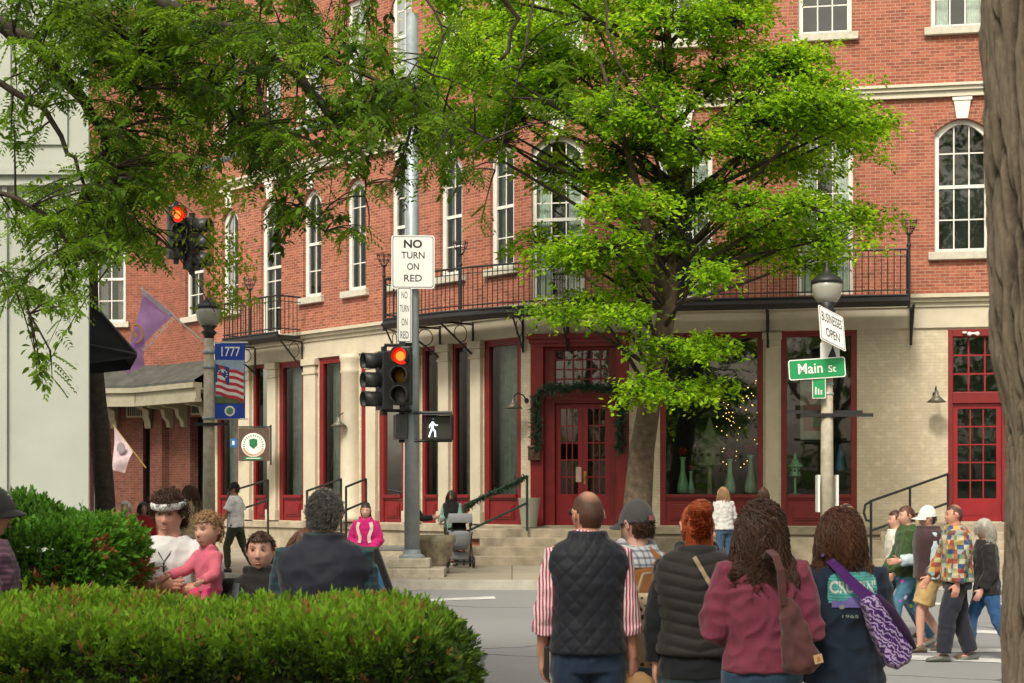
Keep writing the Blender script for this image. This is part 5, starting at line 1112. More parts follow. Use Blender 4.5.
# ------------------------------------------------------------------ people
def cloth(name, col, rough=.85, var=.12, fn=None, scale=14, bump=.25):
    m, nt, b = newmat(name); tc = N(nt, 'ShaderNodeTexCoord')
    no = N(nt, 'ShaderNodeTexNoise', Scale=float(scale), Detail=5.0, Roughness=.6); nt.links.new(tc.outputs['Object'], no.inputs['Vector'])
    base = fn(nt, tc) if fn else None
    c2 = tuple(x*(1-var*2) for x in col); c1 = tuple(min(1, x*(1+var)) for x in col)
    v = mixrgb(nt, no.outputs[0], c1, c2)
    if base is not None: v = mixrgb(nt, .55, base, mixrgb(nt, no.outputs[0], (1, 1, 1), (.55, .55, .55)), 'MULTIPLY')
    nt.links.new(v, b.inputs['Base Color']); b.inputs['Roughness'].default_value = rough; b.inputs['Specular IOR Level'].default_value = .25
    b.inputs['Sheen Weight'].default_value = .15
    w = N(nt, 'ShaderNodeTexNoise', Scale=260.0, Detail=2.0); nt.links.new(tc.outputs['Object'], w.inputs['Vector'])
    bp = N(nt, 'ShaderNodeBump', Strength=bump, Distance=.003); nt.links.new(w.outputs[0], bp.inputs['Height']); nt.links.new(bp.outputs[0], b.inputs['Normal']); return m
def sepxyz(nt, tc):
    s = N(nt, 'ShaderNodeSeparateXYZ'); nt.links.new(tc.outputs['Object'], s.inputs[0]); return s
def mth(nt, op, a, b=None, c=None):
    n = N(nt, 'ShaderNodeMath', operation=op)
    for i, v in enumerate((a, b, c)):
        if v is None: continue
        if isinstance(v, (int, float)): n.inputs[i].default_value = v
        else: nt.links.new(v, n.inputs[i])
    return n.outputs[0]
def stripes(freq, ca, cb, duty=.5, axis=0):
    def f(nt, tc):
        s = sepxyz(nt, tc); no = N(nt, 'ShaderNodeTexNoise', Scale=7.0); nt.links.new(tc.outputs['Object'], no.inputs['Vector'])
        q = mth(nt, 'ADD', s.outputs[axis], mth(nt, 'MULTIPLY', no.outputs[0], .02)); fr = mth(nt, 'FRACT', mth(nt, 'MULTIPLY', q, freq)); return mixrgb(nt, mth(nt, 'LESS_THAN', fr, duty), ca, cb)
    return f
def plaid(freq, ca, cb, cc, w=.35):
    def f(nt, tc):
        s = sepxyz(nt, tc); q = mth(nt, 'ADD', s.outputs[0], s.outputs[1])
        a = mth(nt, 'LESS_THAN', mth(nt, 'FRACT', mth(nt, 'MULTIPLY', q, freq)), w); b = mth(nt, 'LESS_THAN', mth(nt, 'FRACT', mth(nt, 'MULTIPLY', s.outputs[2], freq)), w)
        return mixrgb(nt, mth(nt, 'MULTIPLY', a, .5), mixrgb(nt, mth(nt, 'MULTIPLY', b, .6), ca, cb), cc)
    return f
def patch(nt, tc):
    mp = N(nt, 'ShaderNodeMapping'); mp.inputs['Scale'].default_value = (17, 14, 19); nt.links.new(tc.outputs['Object'], mp.inputs[0])
    vf = N(nt, 'ShaderNodeVectorMath', operation='FLOOR'); nt.links.new(mp.outputs[0], vf.inputs[0])
    wn = N(nt, 'ShaderNodeTexWhiteNoise', noise_dimensions='3D'); nt.links.new(vf.outputs[0], wn.inputs['Vector'])
    rp = N(nt, 'ShaderNodeValToRGB'); rp.color_ramp.interpolation = 'CONSTANT'; nt.links.new(wn.outputs['Value'], rp.inputs[0])
    cols = [(.33,.06,.04), (.46,.33,.10), (.04,.08,.19), (.48,.44,.33), (.14,.23,.12), (.40,.16,.06), (.26,.33,.32), (.18,.06,.04), (.38,.38,.16)]
    e = rp.color_ramp.elements; e[0].color = rgb(cols[0]); e[1].position = 1/9; e[1].color = rgb(cols[1])
    for i in range(2, 9): x = e.new(i/9); x.color = rgb(cols[i])
    return rp.outputs[0]
def skinmat(col):
    m, nt, b = newmat('skin'); tc = N(nt, 'ShaderNodeTexCoord'); no = N(nt, 'ShaderNodeTexNoise', Scale=9.0, Detail=5.0); nt.links.new(tc.outputs['Object'], no.inputs['Vector'])
    nt.links.new(mixrgb(nt, no.outputs[0], tuple(x*1.12 for x in col), (col[0]*.92, col[1]*.72, col[2]*.68)), b.inputs['Base Color'])
    b.inputs['Roughness'].default_value = .48; b.inputs['Subsurface Weight'].default_value = .12; b.inputs['Subsurface Radius'].default_value = (.01,.004,.002); return m
SK = {'fair': skinmat((.54,.33,.26)), 'ruddy': skinmat((.50,.27,.20)), 'tan': skinmat((.36,.19,.12))}
def hairmat(name, ca, cb):
    m, nt, b = newmat(name); tc = N(nt, 'ShaderNodeTexCoord'); no = N(nt, 'ShaderNodeTexNoise', Scale=38.0, Detail=3.0); nt.links.new(tc.outputs['Object'], no.inputs['Vector'])
    nt.links.new(mixrgb(nt, no.outputs[0], ca, cb), b.inputs['Base Color']); b.inputs['Roughness'].default_value = .42; b.inputs['Specular IOR Level'].default_value = .4; return m
HM = {'brown': hairmat('hair_brown', (.018,.009,.006), (.085,.036,.019)), 'auburn': hairmat('hair_auburn', (.028,.012,.007), (.14,.055,.025)), 'red': hairmat('hair_red', (.22,.035,.010), (.48,.11,.03)),
      'grey': hairmat('hair_grey', (.05,.048,.045), (.25,.24,.23)), 'dark': hairmat('hair_dark', (.012,.009,.007), (.05,.032,.022)), 'blond': hairmat('hair_blond', (.20,.11,.05), (.45,.28,.14)), 'white': hairmat('hair_white', (.4,.39,.36), (.7,.68,.64)), 'silver': hairmat('hair_silver', (.2,.19,.17), (.5,.47,.42))}
EYEW = paint('eye_white', (.27,.24,.22), .3, .02, 2, 0); IRIS = paint('iris', (.03,.02,.015), .2, .02, 2, 0); LIP = paint('lip', (.36,.145,.115), .45, .05, 8, 0)
def solid(mb, vox, it=4, mats=None, disp=None, smooth=True, fac=.5):
    me = mb.mesh('tmp', mats or [M['black']]); o = bpy.data.objects.new('tmp', me); C.objects.link(o)
    r = o.modifiers.new('r', 'REMESH'); r.mode = 'VOXEL'; r.voxel_size = vox; r.use_smooth_shade = True
    if it: s = o.modifiers.new('s', 'SMOOTH'); s.iterations = it; s.factor = fac
    dg = bpy.context.evaluated_depsgraph_get(); m2 = bpy.data.meshes.new_from_object(o.evaluated_get(dg)); bpy.data.objects.remove(o); bpy.data.meshes.remove(me)
    if disp:
        n = len(m2.vertices); co = np.empty(n*3); no = np.empty(n*3); m2.vertices.foreach_get('co', co); m2.vertices.foreach_get('normal', no); co = co.reshape(-1, 3); no = no.reshape(-1, 3)
        d = np.array([disp(Vector(p)) for p in co]); m2.vertices.foreach_set('co', (co+no*d[:, None]).ravel())
    m2.polygons.foreach_set('use_smooth', [True]*len(m2.polygons)); m2.materials.clear()
    for m in (mats or []): m2.materials.append(m)
    m2.update(); return m2
def rings(mb, rs, n=28, yaw=0, p=2.4):
    """rs: (center, rx, ry); superellipse rings stacked"""
    vs = []; cy, sy = math.cos(yaw), math.sin(yaw)
    for c, rx, ry in rs:
        for j in range(n):
            t = 2*math.pi*j/n; a, b = math.cos(t), math.sin(t); x = rx*math.copysign(abs(a)**(2/p), a); y = ry*math.copysign(abs(b)**(2/p), b)
            vs.append((c[0]+x*cy-y*sy, c[1]+x*sy+y*cy, c[2]))
    k = len(rs); mb.add(vs, [(i*n+j, i*n+(j+1) % n, (i+1)*n+(j+1) % n, (i+1)*n+j) for i in range(k-1) for j in range(n)]+[tuple(reversed(range(n))), tuple((k-1)*n+j for j in range(n))])
def wrinkle(amp, seed=0, f=8):
    def g(p):
        q = Vector((p.x*f+seed, p.y*f, p.z*f*.75)); w = noise.noise(q*.5)*1.2
        a = noise.noise(Vector((q.x+w, q.y+w, q.z*1.6))); b = noise.noise(Vector((q.x*2.3, q.y*2.3, q.z*2.6+w)))
        return amp*((1-abs(a)*3.0)*.7+b*.6-.2)
    return g
def V3(t): return Vector(t)
def handm(mb, w, d, nrm, curl, k, side):
    """w wrist, d pointing along the hand, nrm out of the back of the hand; side +1 puts the thumb along d x nrm"""
    d = d.normalized(); nrm = (nrm-d*nrm.dot(d)).normalized(); s = d.cross(nrm).normalized()*side
    L_ = .088*k
    vs = [];
    for u, wd, th in ((-.012, .026, .019), (.02, .030, .018), (.05, .039, .017), (.078, .041, .015), (.092, .036, .012)):
        c = w+d*u*k
        for j in range(12): t = j*math.pi/6; vs.append(c+s*math.cos(t)*wd*k+nrm*math.sin(t)*th*k)
    mb.add(vs, [(i*12+j, i*12+(j+1) % 12, (i+1)*12+(j+1) % 12, (i+1)*12+j) for i in range(4) for j in range(12)]+[tuple(reversed(range(12))), tuple(48+j for j in range(12))])
    for i, (off, ln) in enumerate(((.030, .072), (.010, .080), (-.010, .074), (-.029, .058))):
        c = w+d*(.078*k)+s*(off*k); pts = [c]; a = curl*.55; dd = d
        for q in range(3):
            a_ = curl*(.5+.5*q); dd = (d*math.cos(a_)-nrm*math.sin(a_)+s*off*1.5).normalized(); c = c+dd*ln*k*(.42, .32, .26)[q]; pts.append(c)
        mb.tube(pts, [.0098*k, .0095*k, .0088*k, .0070*k], 8)
    c = w+d*(.022*k)+s*(.024*k); e = c+(d*.55+s*.75-nrm*.25).normalized()*.042*k; g = e+(d*.85+s*.3-nrm*.4).normalized()*.034*k; mb.tube([c, e, g], [.014*k, .0115*k, .0085*k], 8)
def headm(mb, M4, k, nu=56, nv=44, ears=True):
    a, b, c = .076*k*(1.07 if k < .9 else 1), .097*k, .120*k; vs = []
    G = lambda X, s_: math.exp(-(X/s_)**2)
    def f(x, y, z):
        p = [a*x, b*y, c*z]
        if z < 0:
            t = -z; p[0] *= 1-.24*t**1.6
            if y < 0: p[1] *= 1-.30*t
        if y > -.1:
            X, Z = p[0]/k, p[2]/k; m = min(1, max(0, (y+.1)/.4)); ax = abs(X); d = 0
            d += .021*G(X, .0125)*(math.exp(-((Z+.026)/.012)**2) if Z < -.026 else math.exp(-((Z+.026)/.030)**2)); d += .006*G(ax-.010, .006)*G(Z+.030, .008)
            d -= .009*G(ax-.031, .018)*G(Z-.017, .013); d += .005*G(ax-.028, .022)*G(Z-.036, .009); d += .005*G(ax-.045, .02)*G(Z+.018, .018)
            d += .006*G(X, .022)*(G(Z+.053, .006)+G(Z+.067, .006))-.005*G(X, .024)*G(Z+.060, .0032); d += .010*G(X, .022)*G(Z+.095, .014); d -= .004*G(X, .03)*G(Z+.079, .006)
            d -= .010*G(Z+.0, .08)*.5
            p[1] += d*m*k
        return p
    P0 = [f(0, 0, -1)]
    for i in range(1, nv):
        t = math.pi*i/nv
        for j in range(nu): u = 2*math.pi*j/nu; P0.append(f(math.sin(t)*math.cos(u), math.sin(t)*math.sin(u), -math.cos(t)))
    P0.append(f(0, 0, 1)); L = len(P0)-1
    fs = [(0, 1+(j+1) % nu, 1+j) for j in range(nu)]+[(1+i*nu+j, 1+i*nu+(j+1) % nu, 1+(i+1)*nu+(j+1) % nu, 1+(i+1)*nu+j) for i in range(nv-2) for j in range(nu)]+[(1+(nv-2)*nu+j, 1+(nv-2)*nu+(j+1) % nu, L) for j in range(nu)]
    mb.add([M4 @ Vector(p) for p in P0], fs)
    if ears:
        for s in (-1, 1):
            pts = []
            for q in range(9): t = -.9+q*.62; pts.append(M4 @ Vector((s*(a+.004*k+.010*k*(1 if q < 7 else .4)), -.012*k-.016*k*math.cos(t*1.0+.6), .002*k+.030*k*math.sin(t*.9))))
            mb.tube(pts, .0055*k, 6); e = MB(); e.ball((0, 0, 0), (.007*k, .015*k, .027*k), 10, 8)
            mb.add([M4 @ (Vector(v)+Vector((s*(a+.004*k), -.012*k, .002*k))) for v in e.v], e.f)
def hair(root, M4, k, style, mat, nst=900, seed=1, nk=None, spine=None, up=1.0):
    rr = random.Random(seed); a, b, c = .076*k, .097*k, .120*k; mb = MB()
    def inreg(x, y, z, st=style):
        if y > .30 and z < .50+.1*abs(x): return False
        if y > -.05 and z < .02: return False
        if abs(x) > .72 and y > -.45 and z < .12 and st in ('short', 'stubble', 'curlytop', 'wavy'): return False
        if z < -.50: return False
        return True
    off = .012 if style in ('short', 'wavy') else (.004 if style == 'stubble' else .014)
    nu, nv = 44, 34; idx = {}; vs = []; fs = []
    def vert(i, j):
        t = math.pi*i/nv; u = 2*math.pi*(j % nu)/nu; x, y, z = math.sin(t)*math.cos(u), math.sin(t)*math.sin(u), -math.cos(t)
        key = (i, j % nu)
        if key not in idx:
            n_ = noise.noise(Vector((x*6, y*6, z*6+seed)))*(.006 if style != 'stubble' else .0005); o = off+n_; q = Vector(((a+o*k)*x, (b+o*k)*y, (c+o*k)*z))
            if z < 0:
                q.x *= 1-.20*(-z)**1.6
                if y < 0: q.y *= 1-.26*(-z)
            idx[key] = len(vs); vs.append(M4 @ q)
        return idx[key]
    bald = lambda x, y, z: False and ((z > .62 and -.72 < y < .2 and abs(x) < .5 and noise.noise(Vector((x*5, y*5, 3))) > -.25)) 
    for i in range(1, nv):
        for j in range(nu):
            t = math.pi*(i+.5)/nv; u = 2*math.pi*(j+.5)/nu; x, y, z = math.sin(t)*math.cos(u), math.sin(t)*math.sin(u), -math.cos(t)
            if inreg(x, y, z) and not bald(x, y, z): fs.append((vert(i, j), vert(i, j+1), vert(min(i+1, nv-1), j+1), vert(min(i+1, nv-1), j)))
    fs = [f for f in fs if len(set(f)) == 4]; mb.add(vs, fs)
    Rm = M4.to_3x3(); cen = M4 @ Vector((0, 0, 0)); inv = M4.inverted(); down = Vector((0, 0, -1))
    P_ = {'long': (.34, .012, 14, .0035), 'curly': (.29, .036, 17, .0025), 'bob': (.19, .028, 13, .0025), 'bobs': (.15, .008, 10, .0035), 'short': (.022, .004, 3, .0022), 'wavy': (.030, .005, 4, .0021), 'curlytop': (.060, .03, 7, .0028), 'bun': (.05, .004, 6, .0040), 'stubble': (.004, .001, 2, .002)}[style]
    if style == 'stubble': nst = 0
    ln, curl, seg, wd = P_
    def torso_push(p):
        if nk is None: return p
        z = p.z-nk.z
        if z < .06:
            t = min(1, max(0, (.06-z)/.16)); rx, ry = (.075+.13*t)*k, (.070+.065*t)*k; x, y = p.x-nk.x, p.y-nk.y; e = math.hypot(x/rx, y/ry)
            if 1e-4 < e < 1: p = Vector((nk.x+x/e, nk.y+y/e, p.z))
        return p
    for s_ in range(nst):
        while True:
            x, y, z = rr.gauss(0, 1), rr.gauss(0, 1), rr.gauss(0, 1); l = math.sqrt(x*x+y*y+z*z); x, y, z = x/l, y/l, z/l
            if inreg(x, y, z): break
        p = M4 @ Vector(((a+.006*k)*x, (b+.006*k)*y, (c+.006*k)*z*(1 if z > 0 else .95))); nr = (Rm @ Vector((x, y, z))).normalized()
        if style in ('long', 'curly', 'bob', 'bobs'):
            side = (Rm @ Vector((x*1.6, min(y, -.1) if y < .35 else -.2, -.3))).normalized(); dr = (nr*.55+side*.5).normalized()
            L_ = ln*(1+.12*rr.gauss(0, 1))*(1.0 if z > -.1 else .75)*up
        elif style == 'bun': dr = (Rm @ Vector((-x*.3, -1, .25))).normalized(); L_ = ln*(.7+.5*rr.random())
        elif style == 'curlytop': dr = (nr+Vector((rr.gauss(0, .5), rr.gauss(0, .5), rr.gauss(0, .5)))).normalized(); L_ = ln*(.6+.6*rr.random())
        else: dr = (nr*.35+(Rm @ Vector((0, -.6 if y < .3 else .3, -.5)))+Vector((rr.gauss(0, .25), rr.gauss(0, .25), rr.gauss(0, .2)))).normalized(); L_ = ln*(.6+.6*rr.random())
        ph = rr.random()*6.28; fq = rr.uniform(.75, 1.25); vr = rr.random(); pts = [p]; d = dr; st = L_*k/seg; clump = Vector((noise.noise(nr*3+Vector((seed, 0, 0))), noise.noise(nr*3+Vector((0, seed, 5))), 0))
        ax1 = nr.orthogonal().normalized(); ax2 = nr.cross(ax1)
        for q in range(seg):
            if style in ('long', 'curly', 'bob', 'bobs'): d = (d*.62+down*.42+clump*.10).normalized()
            elif style == 'curlytop': d = (d+Vector((rr.gauss(0, .8), rr.gauss(0, .8), rr.gauss(0, .8)-.1))).normalized()
            base = p+d*st; l_ = inv @ base; vo = (.034 if style in ('curly', 'bob') else .014)*(.35+.65*vr); e = math.sqrt((l_.x/(a+vo*k))**2+(l_.y/(b+vo*k))**2+(l_.z/(c+vo*.7*k))**2)
            if e < 1 and style != 'curlytop': l_ = l_/max(e, .2); base = M4 @ l_
            base = torso_push(base); p = base; w_ = (ph+q*1.15*fq)
            amp = curl*k*min(1, (q+1)/4); pts.append(base+(ax1*math.cos(w_)+ax2*math.sin(w_)+Vector((0, 0, .4*math.sin(w_*1.3))))*amp*.5)
        mb.tube(pts, [wd*k*(1-.55*i/seg)*(1.3 if style in ('curly', 'curlytop') else 1) for i in range(len(pts))], 3, caps=False)
    if style == 'bun':
        cb = M4 @ Vector((.010*k, -.060*k, .098*k)); 
        for s_ in range(620):
            ph = rr.random()*6.28; th = math.acos(rr.uniform(-.9, 1)); R_ = .049*k*(1+.2*rr.random()); sw = rr.uniform(.8, 2.2); pts = []
            tl = rr.uniform(-.9, .9)
            for q in range(7):
                A_ = ph+sw*q/6; B_ = th+tl*q/6*.6; pts.append(cb+Vector((R_*1.15*math.sin(B_)*math.cos(A_), R_*math.sin(B_)*math.sin(A_), R_*.95*math.cos(B_))))
            mb.tube(pts, .0030*k, 3, caps=False)
        mb.ball(cb, .052*k, 14, 10)
        for s_ in range(90):
            x0 = rr.uniform(-.06, .05)*k; p = M4 @ Vector((x0, -.09*k, .06*k)); pts = [p]
            for q in range(8): p = p+Vector((rr.gauss(0, .003)+(-.002 if x0 < 0 else .001), -.004 if q < 3 else .003, -.022))*k; pts.append(p)
            mb.tube(pts, .0038*k, 3, caps=False)
    if style == 'stubble':
        mat = mat.copy(); nt = mat.node_tree; b = nt.nodes['Principled BSDF']; old = b.inputs['Base Color'].links[0].from_socket; tc = N(nt, 'ShaderNodeTexCoord')
        ds = N(nt, 'ShaderNodeVectorMath', operation='DISTANCE'); nt.links.new(tc.outputs['Object'], ds.inputs[0]); ds.inputs[1].default_value = M4 @ Vector((0, -.035*k, .115*k))
        no = N(nt, 'ShaderNodeTexNoise', Scale=120.0, Detail=2.0); nt.links.new(tc.outputs['Object'], no.inputs['Vector']); sm = mth(nt, 'ADD', ds.outputs['Value'], mth(nt, 'MULTIPLY', no.outputs[0], .03*k))
        mr = N(nt, 'ShaderNodeMapRange'); nt.links.new(sm, mr.inputs[0]); mr.inputs[1].default_value = .035*k; mr.inputs[2].default_value = .088*k; mr.inputs[4].default_value = .95
        nt.links.new(mixrgb(nt, mr.outputs[0], (.44,.23,.16), old), b.inputs['Base Color']); b.inputs['Roughness'].default_value = .6
    return mb.build('hair', mat, root, smooth=True)
def person(label, X, Y, H, rz, skin='fair', pose=None, tops=(), bottom=None, hairs=None, hat=None, shoes=(.03,.03,.035), zg=None, near=True, face=True, bw=1.0, kh=None, female=False, group=None, nst=None, seed=1, glasses=False, vox=None, z0=None, top_z=None, child=False, hands=(1, 1)):
    k = H/1.73; kh = kh or (.60+.40*k); po = dict(uaL=(-.14,.02,-1), faL=(-.02,.12,-1), uaR=(.14,.02,-1), faR=(.02,.12,-1), thL=(-.02,.03,-1), shL=(0,-.03,-1), thR=(.02,.03,-1), shR=(0,-.03,-1), lean=(0,.03), twist=0, hy=0, hp=0, curl=.5, hr=0)
    po.update(pose or {}); u_ = lambda n: V3(po[n]).normalized()
    vox = vox or (.0065 if near else .011)
    zg = zg if zg is not None else gz(Y)
    root = thing('person', label, 'person', (X, Y, zg), rz, group); 
    if z0: root.location.z = z0
    sw = (.146 if female else .164)*k*(.5+.5*bw); spine = Vector((po['lean'][0], po['lean'][1], 1)).normalized()
    th, shn = .425*k, .415*k
    # hip height from the lower foot
    def leg(n): return u_('th'+n)*th+u_('sh'+n)*shn
    hipz = max(-leg('L').z, -leg('R').z)+.085*k; hip = Vector((0, 0, hipz))
    rt = Vector((math.cos(po['twist']), math.sin(po['twist']), 0)); fw = Vector((-rt.y, rt.x, 0))
    def sp(z): return hip+spine*((z-.925)*k)          # z in the 1.75 m frame
    J = {}
    for n, s in (('L', -1), ('R', 1)):
        J['sh'+n] = sp(1.388)+rt*sw*s; J['el'+n] = J['sh'+n]+u_('ua'+n)*.285*k; J['wr'+n] = J['el'+n]+u_('fa'+n)*.245*k
        J['hp'+n] = hip+Vector((s*.085*k, 0, -.0)); J['kn'+n] = J['hp'+n]+u_('th'+n)*th; J['an'+n] = J['kn'+n]+u_('sh'+n)*shn
    nk = sp(1.47); hc = sp(1.475)+Vector((0, 0, .120*kh))+fw*.016*k
    M4 = Matrix.Translation(hc) @ Matrix.Rotation(po['hy'], 4, 'Z') @ Matrix.Rotation(po['hr'], 4, 'Y') @ Matrix.Rotation(po['hp'], 4, 'X')
    if top_z: root.location.z = top_z-(hc.z+.125*kh)
    # body
    mb = MB(); yaw = po['twist']
    rings(mb, [(sp(.84), .150*k*bw, .100*k*bw), (sp(.93), .158*k*bw, .108*k*bw), (sp(1.08), .128*k*bw, .092*k*bw), (sp(1.25), .145*k*bw, .105*k*bw), (sp(1.37), .140*k, .09*k), (sp(1.44), .085*k, .07*k)], yaw=yaw, p=2.1)
    nr_ = (.052 if female else .062)*k
    mb.tube([sp(1.40), sp(1.46), hc+Vector((0, 0, -.07*kh))-(M4.to_3x3() @ Vector((0, .012, 0)))], [nr_*1.35, nr_*1.05, nr_*.95], 16)
    headm(mb, M4, kh, *( (64, 50) if near else (36, 28)))
    for i_, n in enumerate('LR'):
        mb.tube([J['sh'+n]*.75+sp(1.36)*.25, J['sh'+n], J['sh'+n].lerp(J['el'+n], .4), J['el'+n], J['el'+n].lerp(J['wr'+n], .3), J['wr'+n]], [.055*k, .053*k, .046*k, .038*k, .040*k, .026*k], 12)
        mb.ball(J['sh'+n], .053*k, 12, 8)
        if hands[i_]:
            hn = po.get('hn'+n); d = V3(po['hd'+n]).normalized() if po.get('hd'+n) else u_('fa'+n); hnv = V3(hn) if hn else (rt*(1 if n == 'R' else -1))
            sd = 1 if (d.cross((hnv-d*hnv.dot(d)).normalized())).dot(fw+Vector((0, 0, .8))) > 0 else -1
            handm(mb, J['wr'+n], d, hnv, po['curl'], k*(1.0 if near else 1.1), sd)
        mb.tube([J['hp'+n]+Vector((0, 0, .06*k)), J['hp'+n].lerp(J['kn'+n], .4), J['kn'+n], J['kn'+n].lerp(J['an'+n], .3), J['an'+n]], [.085*k, .075*k, .052*k, .055*k, .036*k], 12)
        mb.ball(J['kn'+n], .053*k, 10, 8); mb.ball(J['an'+n]+Vector((0, .03*k, -.045*k)), (.036*k, .075*k, .035*k), 10, 8)
    bmesh_ = solid(mb, vox if not (face and near) else min(vox, .0045), 2, [SK[skin]]); link('body', bmesh_, root)
    # clothes
    for ti, t in enumerate(tops):
        e = t.get('ease', .012)+.012*ti; mb = MB(); hem = t.get('hem', .88); bx = bw*t.get('fat', 1)
        rs = []; prof = [(.80, .168, .122), (.88, .170, .122), (.98, .158 if not female else .152, .116), (1.08, .148 if not female else .136, .108), (1.25, .160, .118), (1.33, .164 if not female else .150, .112), (1.40, .150 if not female else .134, .098), (1.44, .112, .082), (1.475, .074, .070)]
        for z, rx, ry in [(hem, None, None)]+[q for q in prof if q[0] > hem+.02]:
            if rx is None: rx, ry = np.interp(z, [q[0] for q in prof], [q[1] for q in prof]), np.interp(z, [q[0] for q in prof], [q[2] for q in prof]); rx += t.get('flare', 0); ry += t.get('flare', 0)
            m_ = bx if z < 1.36 else (.5+.5*bx); rs.append((sp(z), (rx*m_+e)*k, (ry*m_+e)*k))
        if t.get('sleeve') == 'none' and hem < 1.3: rs = [((c_[0], c_[1], c_[2]), rx_*(1+.16*min(1, max(0, (c_[2]-sp(1.24).z)/(.14*k)))*(1 if c_[2] < sp(1.46).z else 0)), ry_) for c_, rx_, ry_ in rs]
        if t.get('collar'): rs[-1] = (sp(1.475), .068*k+e*k, .068*k+e*k); rs.append((sp(1.475+t['collar']), .064*k+e*k, .064*k+e*k))
        rings(mb, rs, yaw=yaw, p=2.3)
        for n in 'LR':
            a_, b_, c_ = J['sh'+n], J['el'+n], J['wr'+n]; ins = a_*.62+sp(1.36)*.38; sl = t.get('sleeve', 'long'); sr = t.get('sr', 1.0); ee = e*k
            (mb.ball(a_-Vector((0, 0, .026)), .052*k+ee*.7, 12, 8) if sl != 'none' else None)
            if sl == 'none': mb.tube([ins, a_+Vector((0, 0, .006))], [.07*k+ee*.5, .042*k+ee*.5], 12)
            elif sl == 'short': mb.tube([ins, a_, a_.lerp(b_, .75)], [.07*k, .060*k+ee, .064*k+ee], 14)
            elif sl == 'rolled': mb.tube([ins, a_, a_.lerp(b_, .5), b_, b_.lerp(c_, .42)], [.07*k, .060*k+ee, .055*k+ee, .050*k+ee, .050*k+ee], 14); mb.tube([b_.lerp(c_, .30), b_.lerp(c_, .48)], [.056*k+ee]*2, 14)
            else: mb.tube([ins, a_, a_.lerp(b_, .5), b_, b_.lerp(c_, .5), b_.lerp(c_, .93)], [.07*k, .058*k*sr+ee, .052*k*sr+ee, .048*k*sr+ee, .042*k*sr+ee, .034*k*sr+ee], 14)
        nm = t.get('name', 'shirt')
        if t.get('hood'):
            hb = sp(1.43)-fw*.085*k
            hk = 1.5 if child else 1.0
            for q in range(11): A_ = math.pi*(-.08+1.16*q/10); mb.ball(sp(1.475)+rt*(.088*k*math.cos(A_))-fw*(.070*k*math.sin(A_)-.012*k)+Vector((0, 0, .005-.03*math.sin(A_)*k)), .034*k*hk, 10, 8)
            mb.ball(hb+Vector((0, 0, -.03*k)), (.085*k*hk, .040*k*hk*1.2, .075*k*hk), 12, 8)
        me = solid(mb, max(vox, .007), 6 if near else 4, [t['mat']], t.get('disp') or wrinkle(t.get('wr', .006)*k, seed+ti)); o_ = link(nm, me, root)
        for (tx, w_, h_, cx_, cz_, mt_) in t.get('print', []): pass
    if bottom:
        mb = MB(); e = bottom.get('ease', .012)*k; stop = bottom.get('len', 1.0)
        rings(mb, [(sp(.80), .155*k*bw+e, .110*k*bw+e), (sp(.90), .165*k*bw+e, .120*k*bw+e), (sp(1.0), .150*k*bw+e, .108*k*bw+e), (sp(1.05), .140*k*bw+e, .10*k*bw+e)], yaw=0)
        for n in 'LR':
            a_, b_, c_ = J['hp'+n], J['kn'+n], J['an'+n]; w = bottom.get('wide', 1)
            if stop >= 1: mb.tube([a_+Vector((0, -.01, .0)), a_.lerp(b_, .3), a_.lerp(b_, .7), b_, b_.lerp(c_, .5), b_.lerp(c_, .97)], [.100*k+e, .092*k+e, .070*k*w+e, .060*k*w+e, .056*k*w+e, .050*k*w+e], 14)
            else: mb.tube([a_, a_.lerp(b_, .4), a_.lerp(b_, stop)], [.098*k+e, .092*k+e, .088*k+e], 14)
        link('trousers' if stop >= 1 else 'shorts', solid(mb, max(vox, .008), 4, [bottom['mat']], wrinkle(.007*k, seed+9)), root)
    if shoes:
        sm_ = paint('shoe', shoes, .5, .1, 8, .1)
        for n in 'LR':
            A = J['an'+n]; mb = MB(); fd = u_('sh'+n); tilt = 0
            vs = []; q0 = A+Vector((0, 0, -.085*k))
            pitch = math.atan2(-fd.y, -fd.z) if abs(fd.y) > .25 else 0
            rs = []
            for u, w, h in ((-.075, .028, .04), (-.06, .036, .075), (0, .038, .095), (.05, .042, .07), (.11, .048, .055), (.16, .042, .045), (.185, .022, .03)):
                for j in range(12): t_ = j*math.pi/6; vs.append((w*k*math.cos(t_), u*k, max(.0, (h*k/2)*(1+math.sin(t_)))))
            Rp = Matrix.Rotation(-pitch*.6, 3, 'X'); mb.add([Rp @ (Vector(v)-Vector((0, 0, .085*k)))+A for v in vs], [(i*12+j, i*12+(j+1) % 12, (i+1)*12+(j+1) % 12, (i+1)*12+j) for i in range(6) for j in range(12)]+[tuple(reversed(range(12))), tuple(72+j for j in range(12))])
            mb.build('shoe', sm_, root, smooth=True)
    if hairs:
        st, col = hairs[:2]; hair(root, M4, kh, st, HM[col], nst or (1500 if near else 420), seed, nk=nk, up=hairs[2] if len(hairs) > 2 else 1.0)
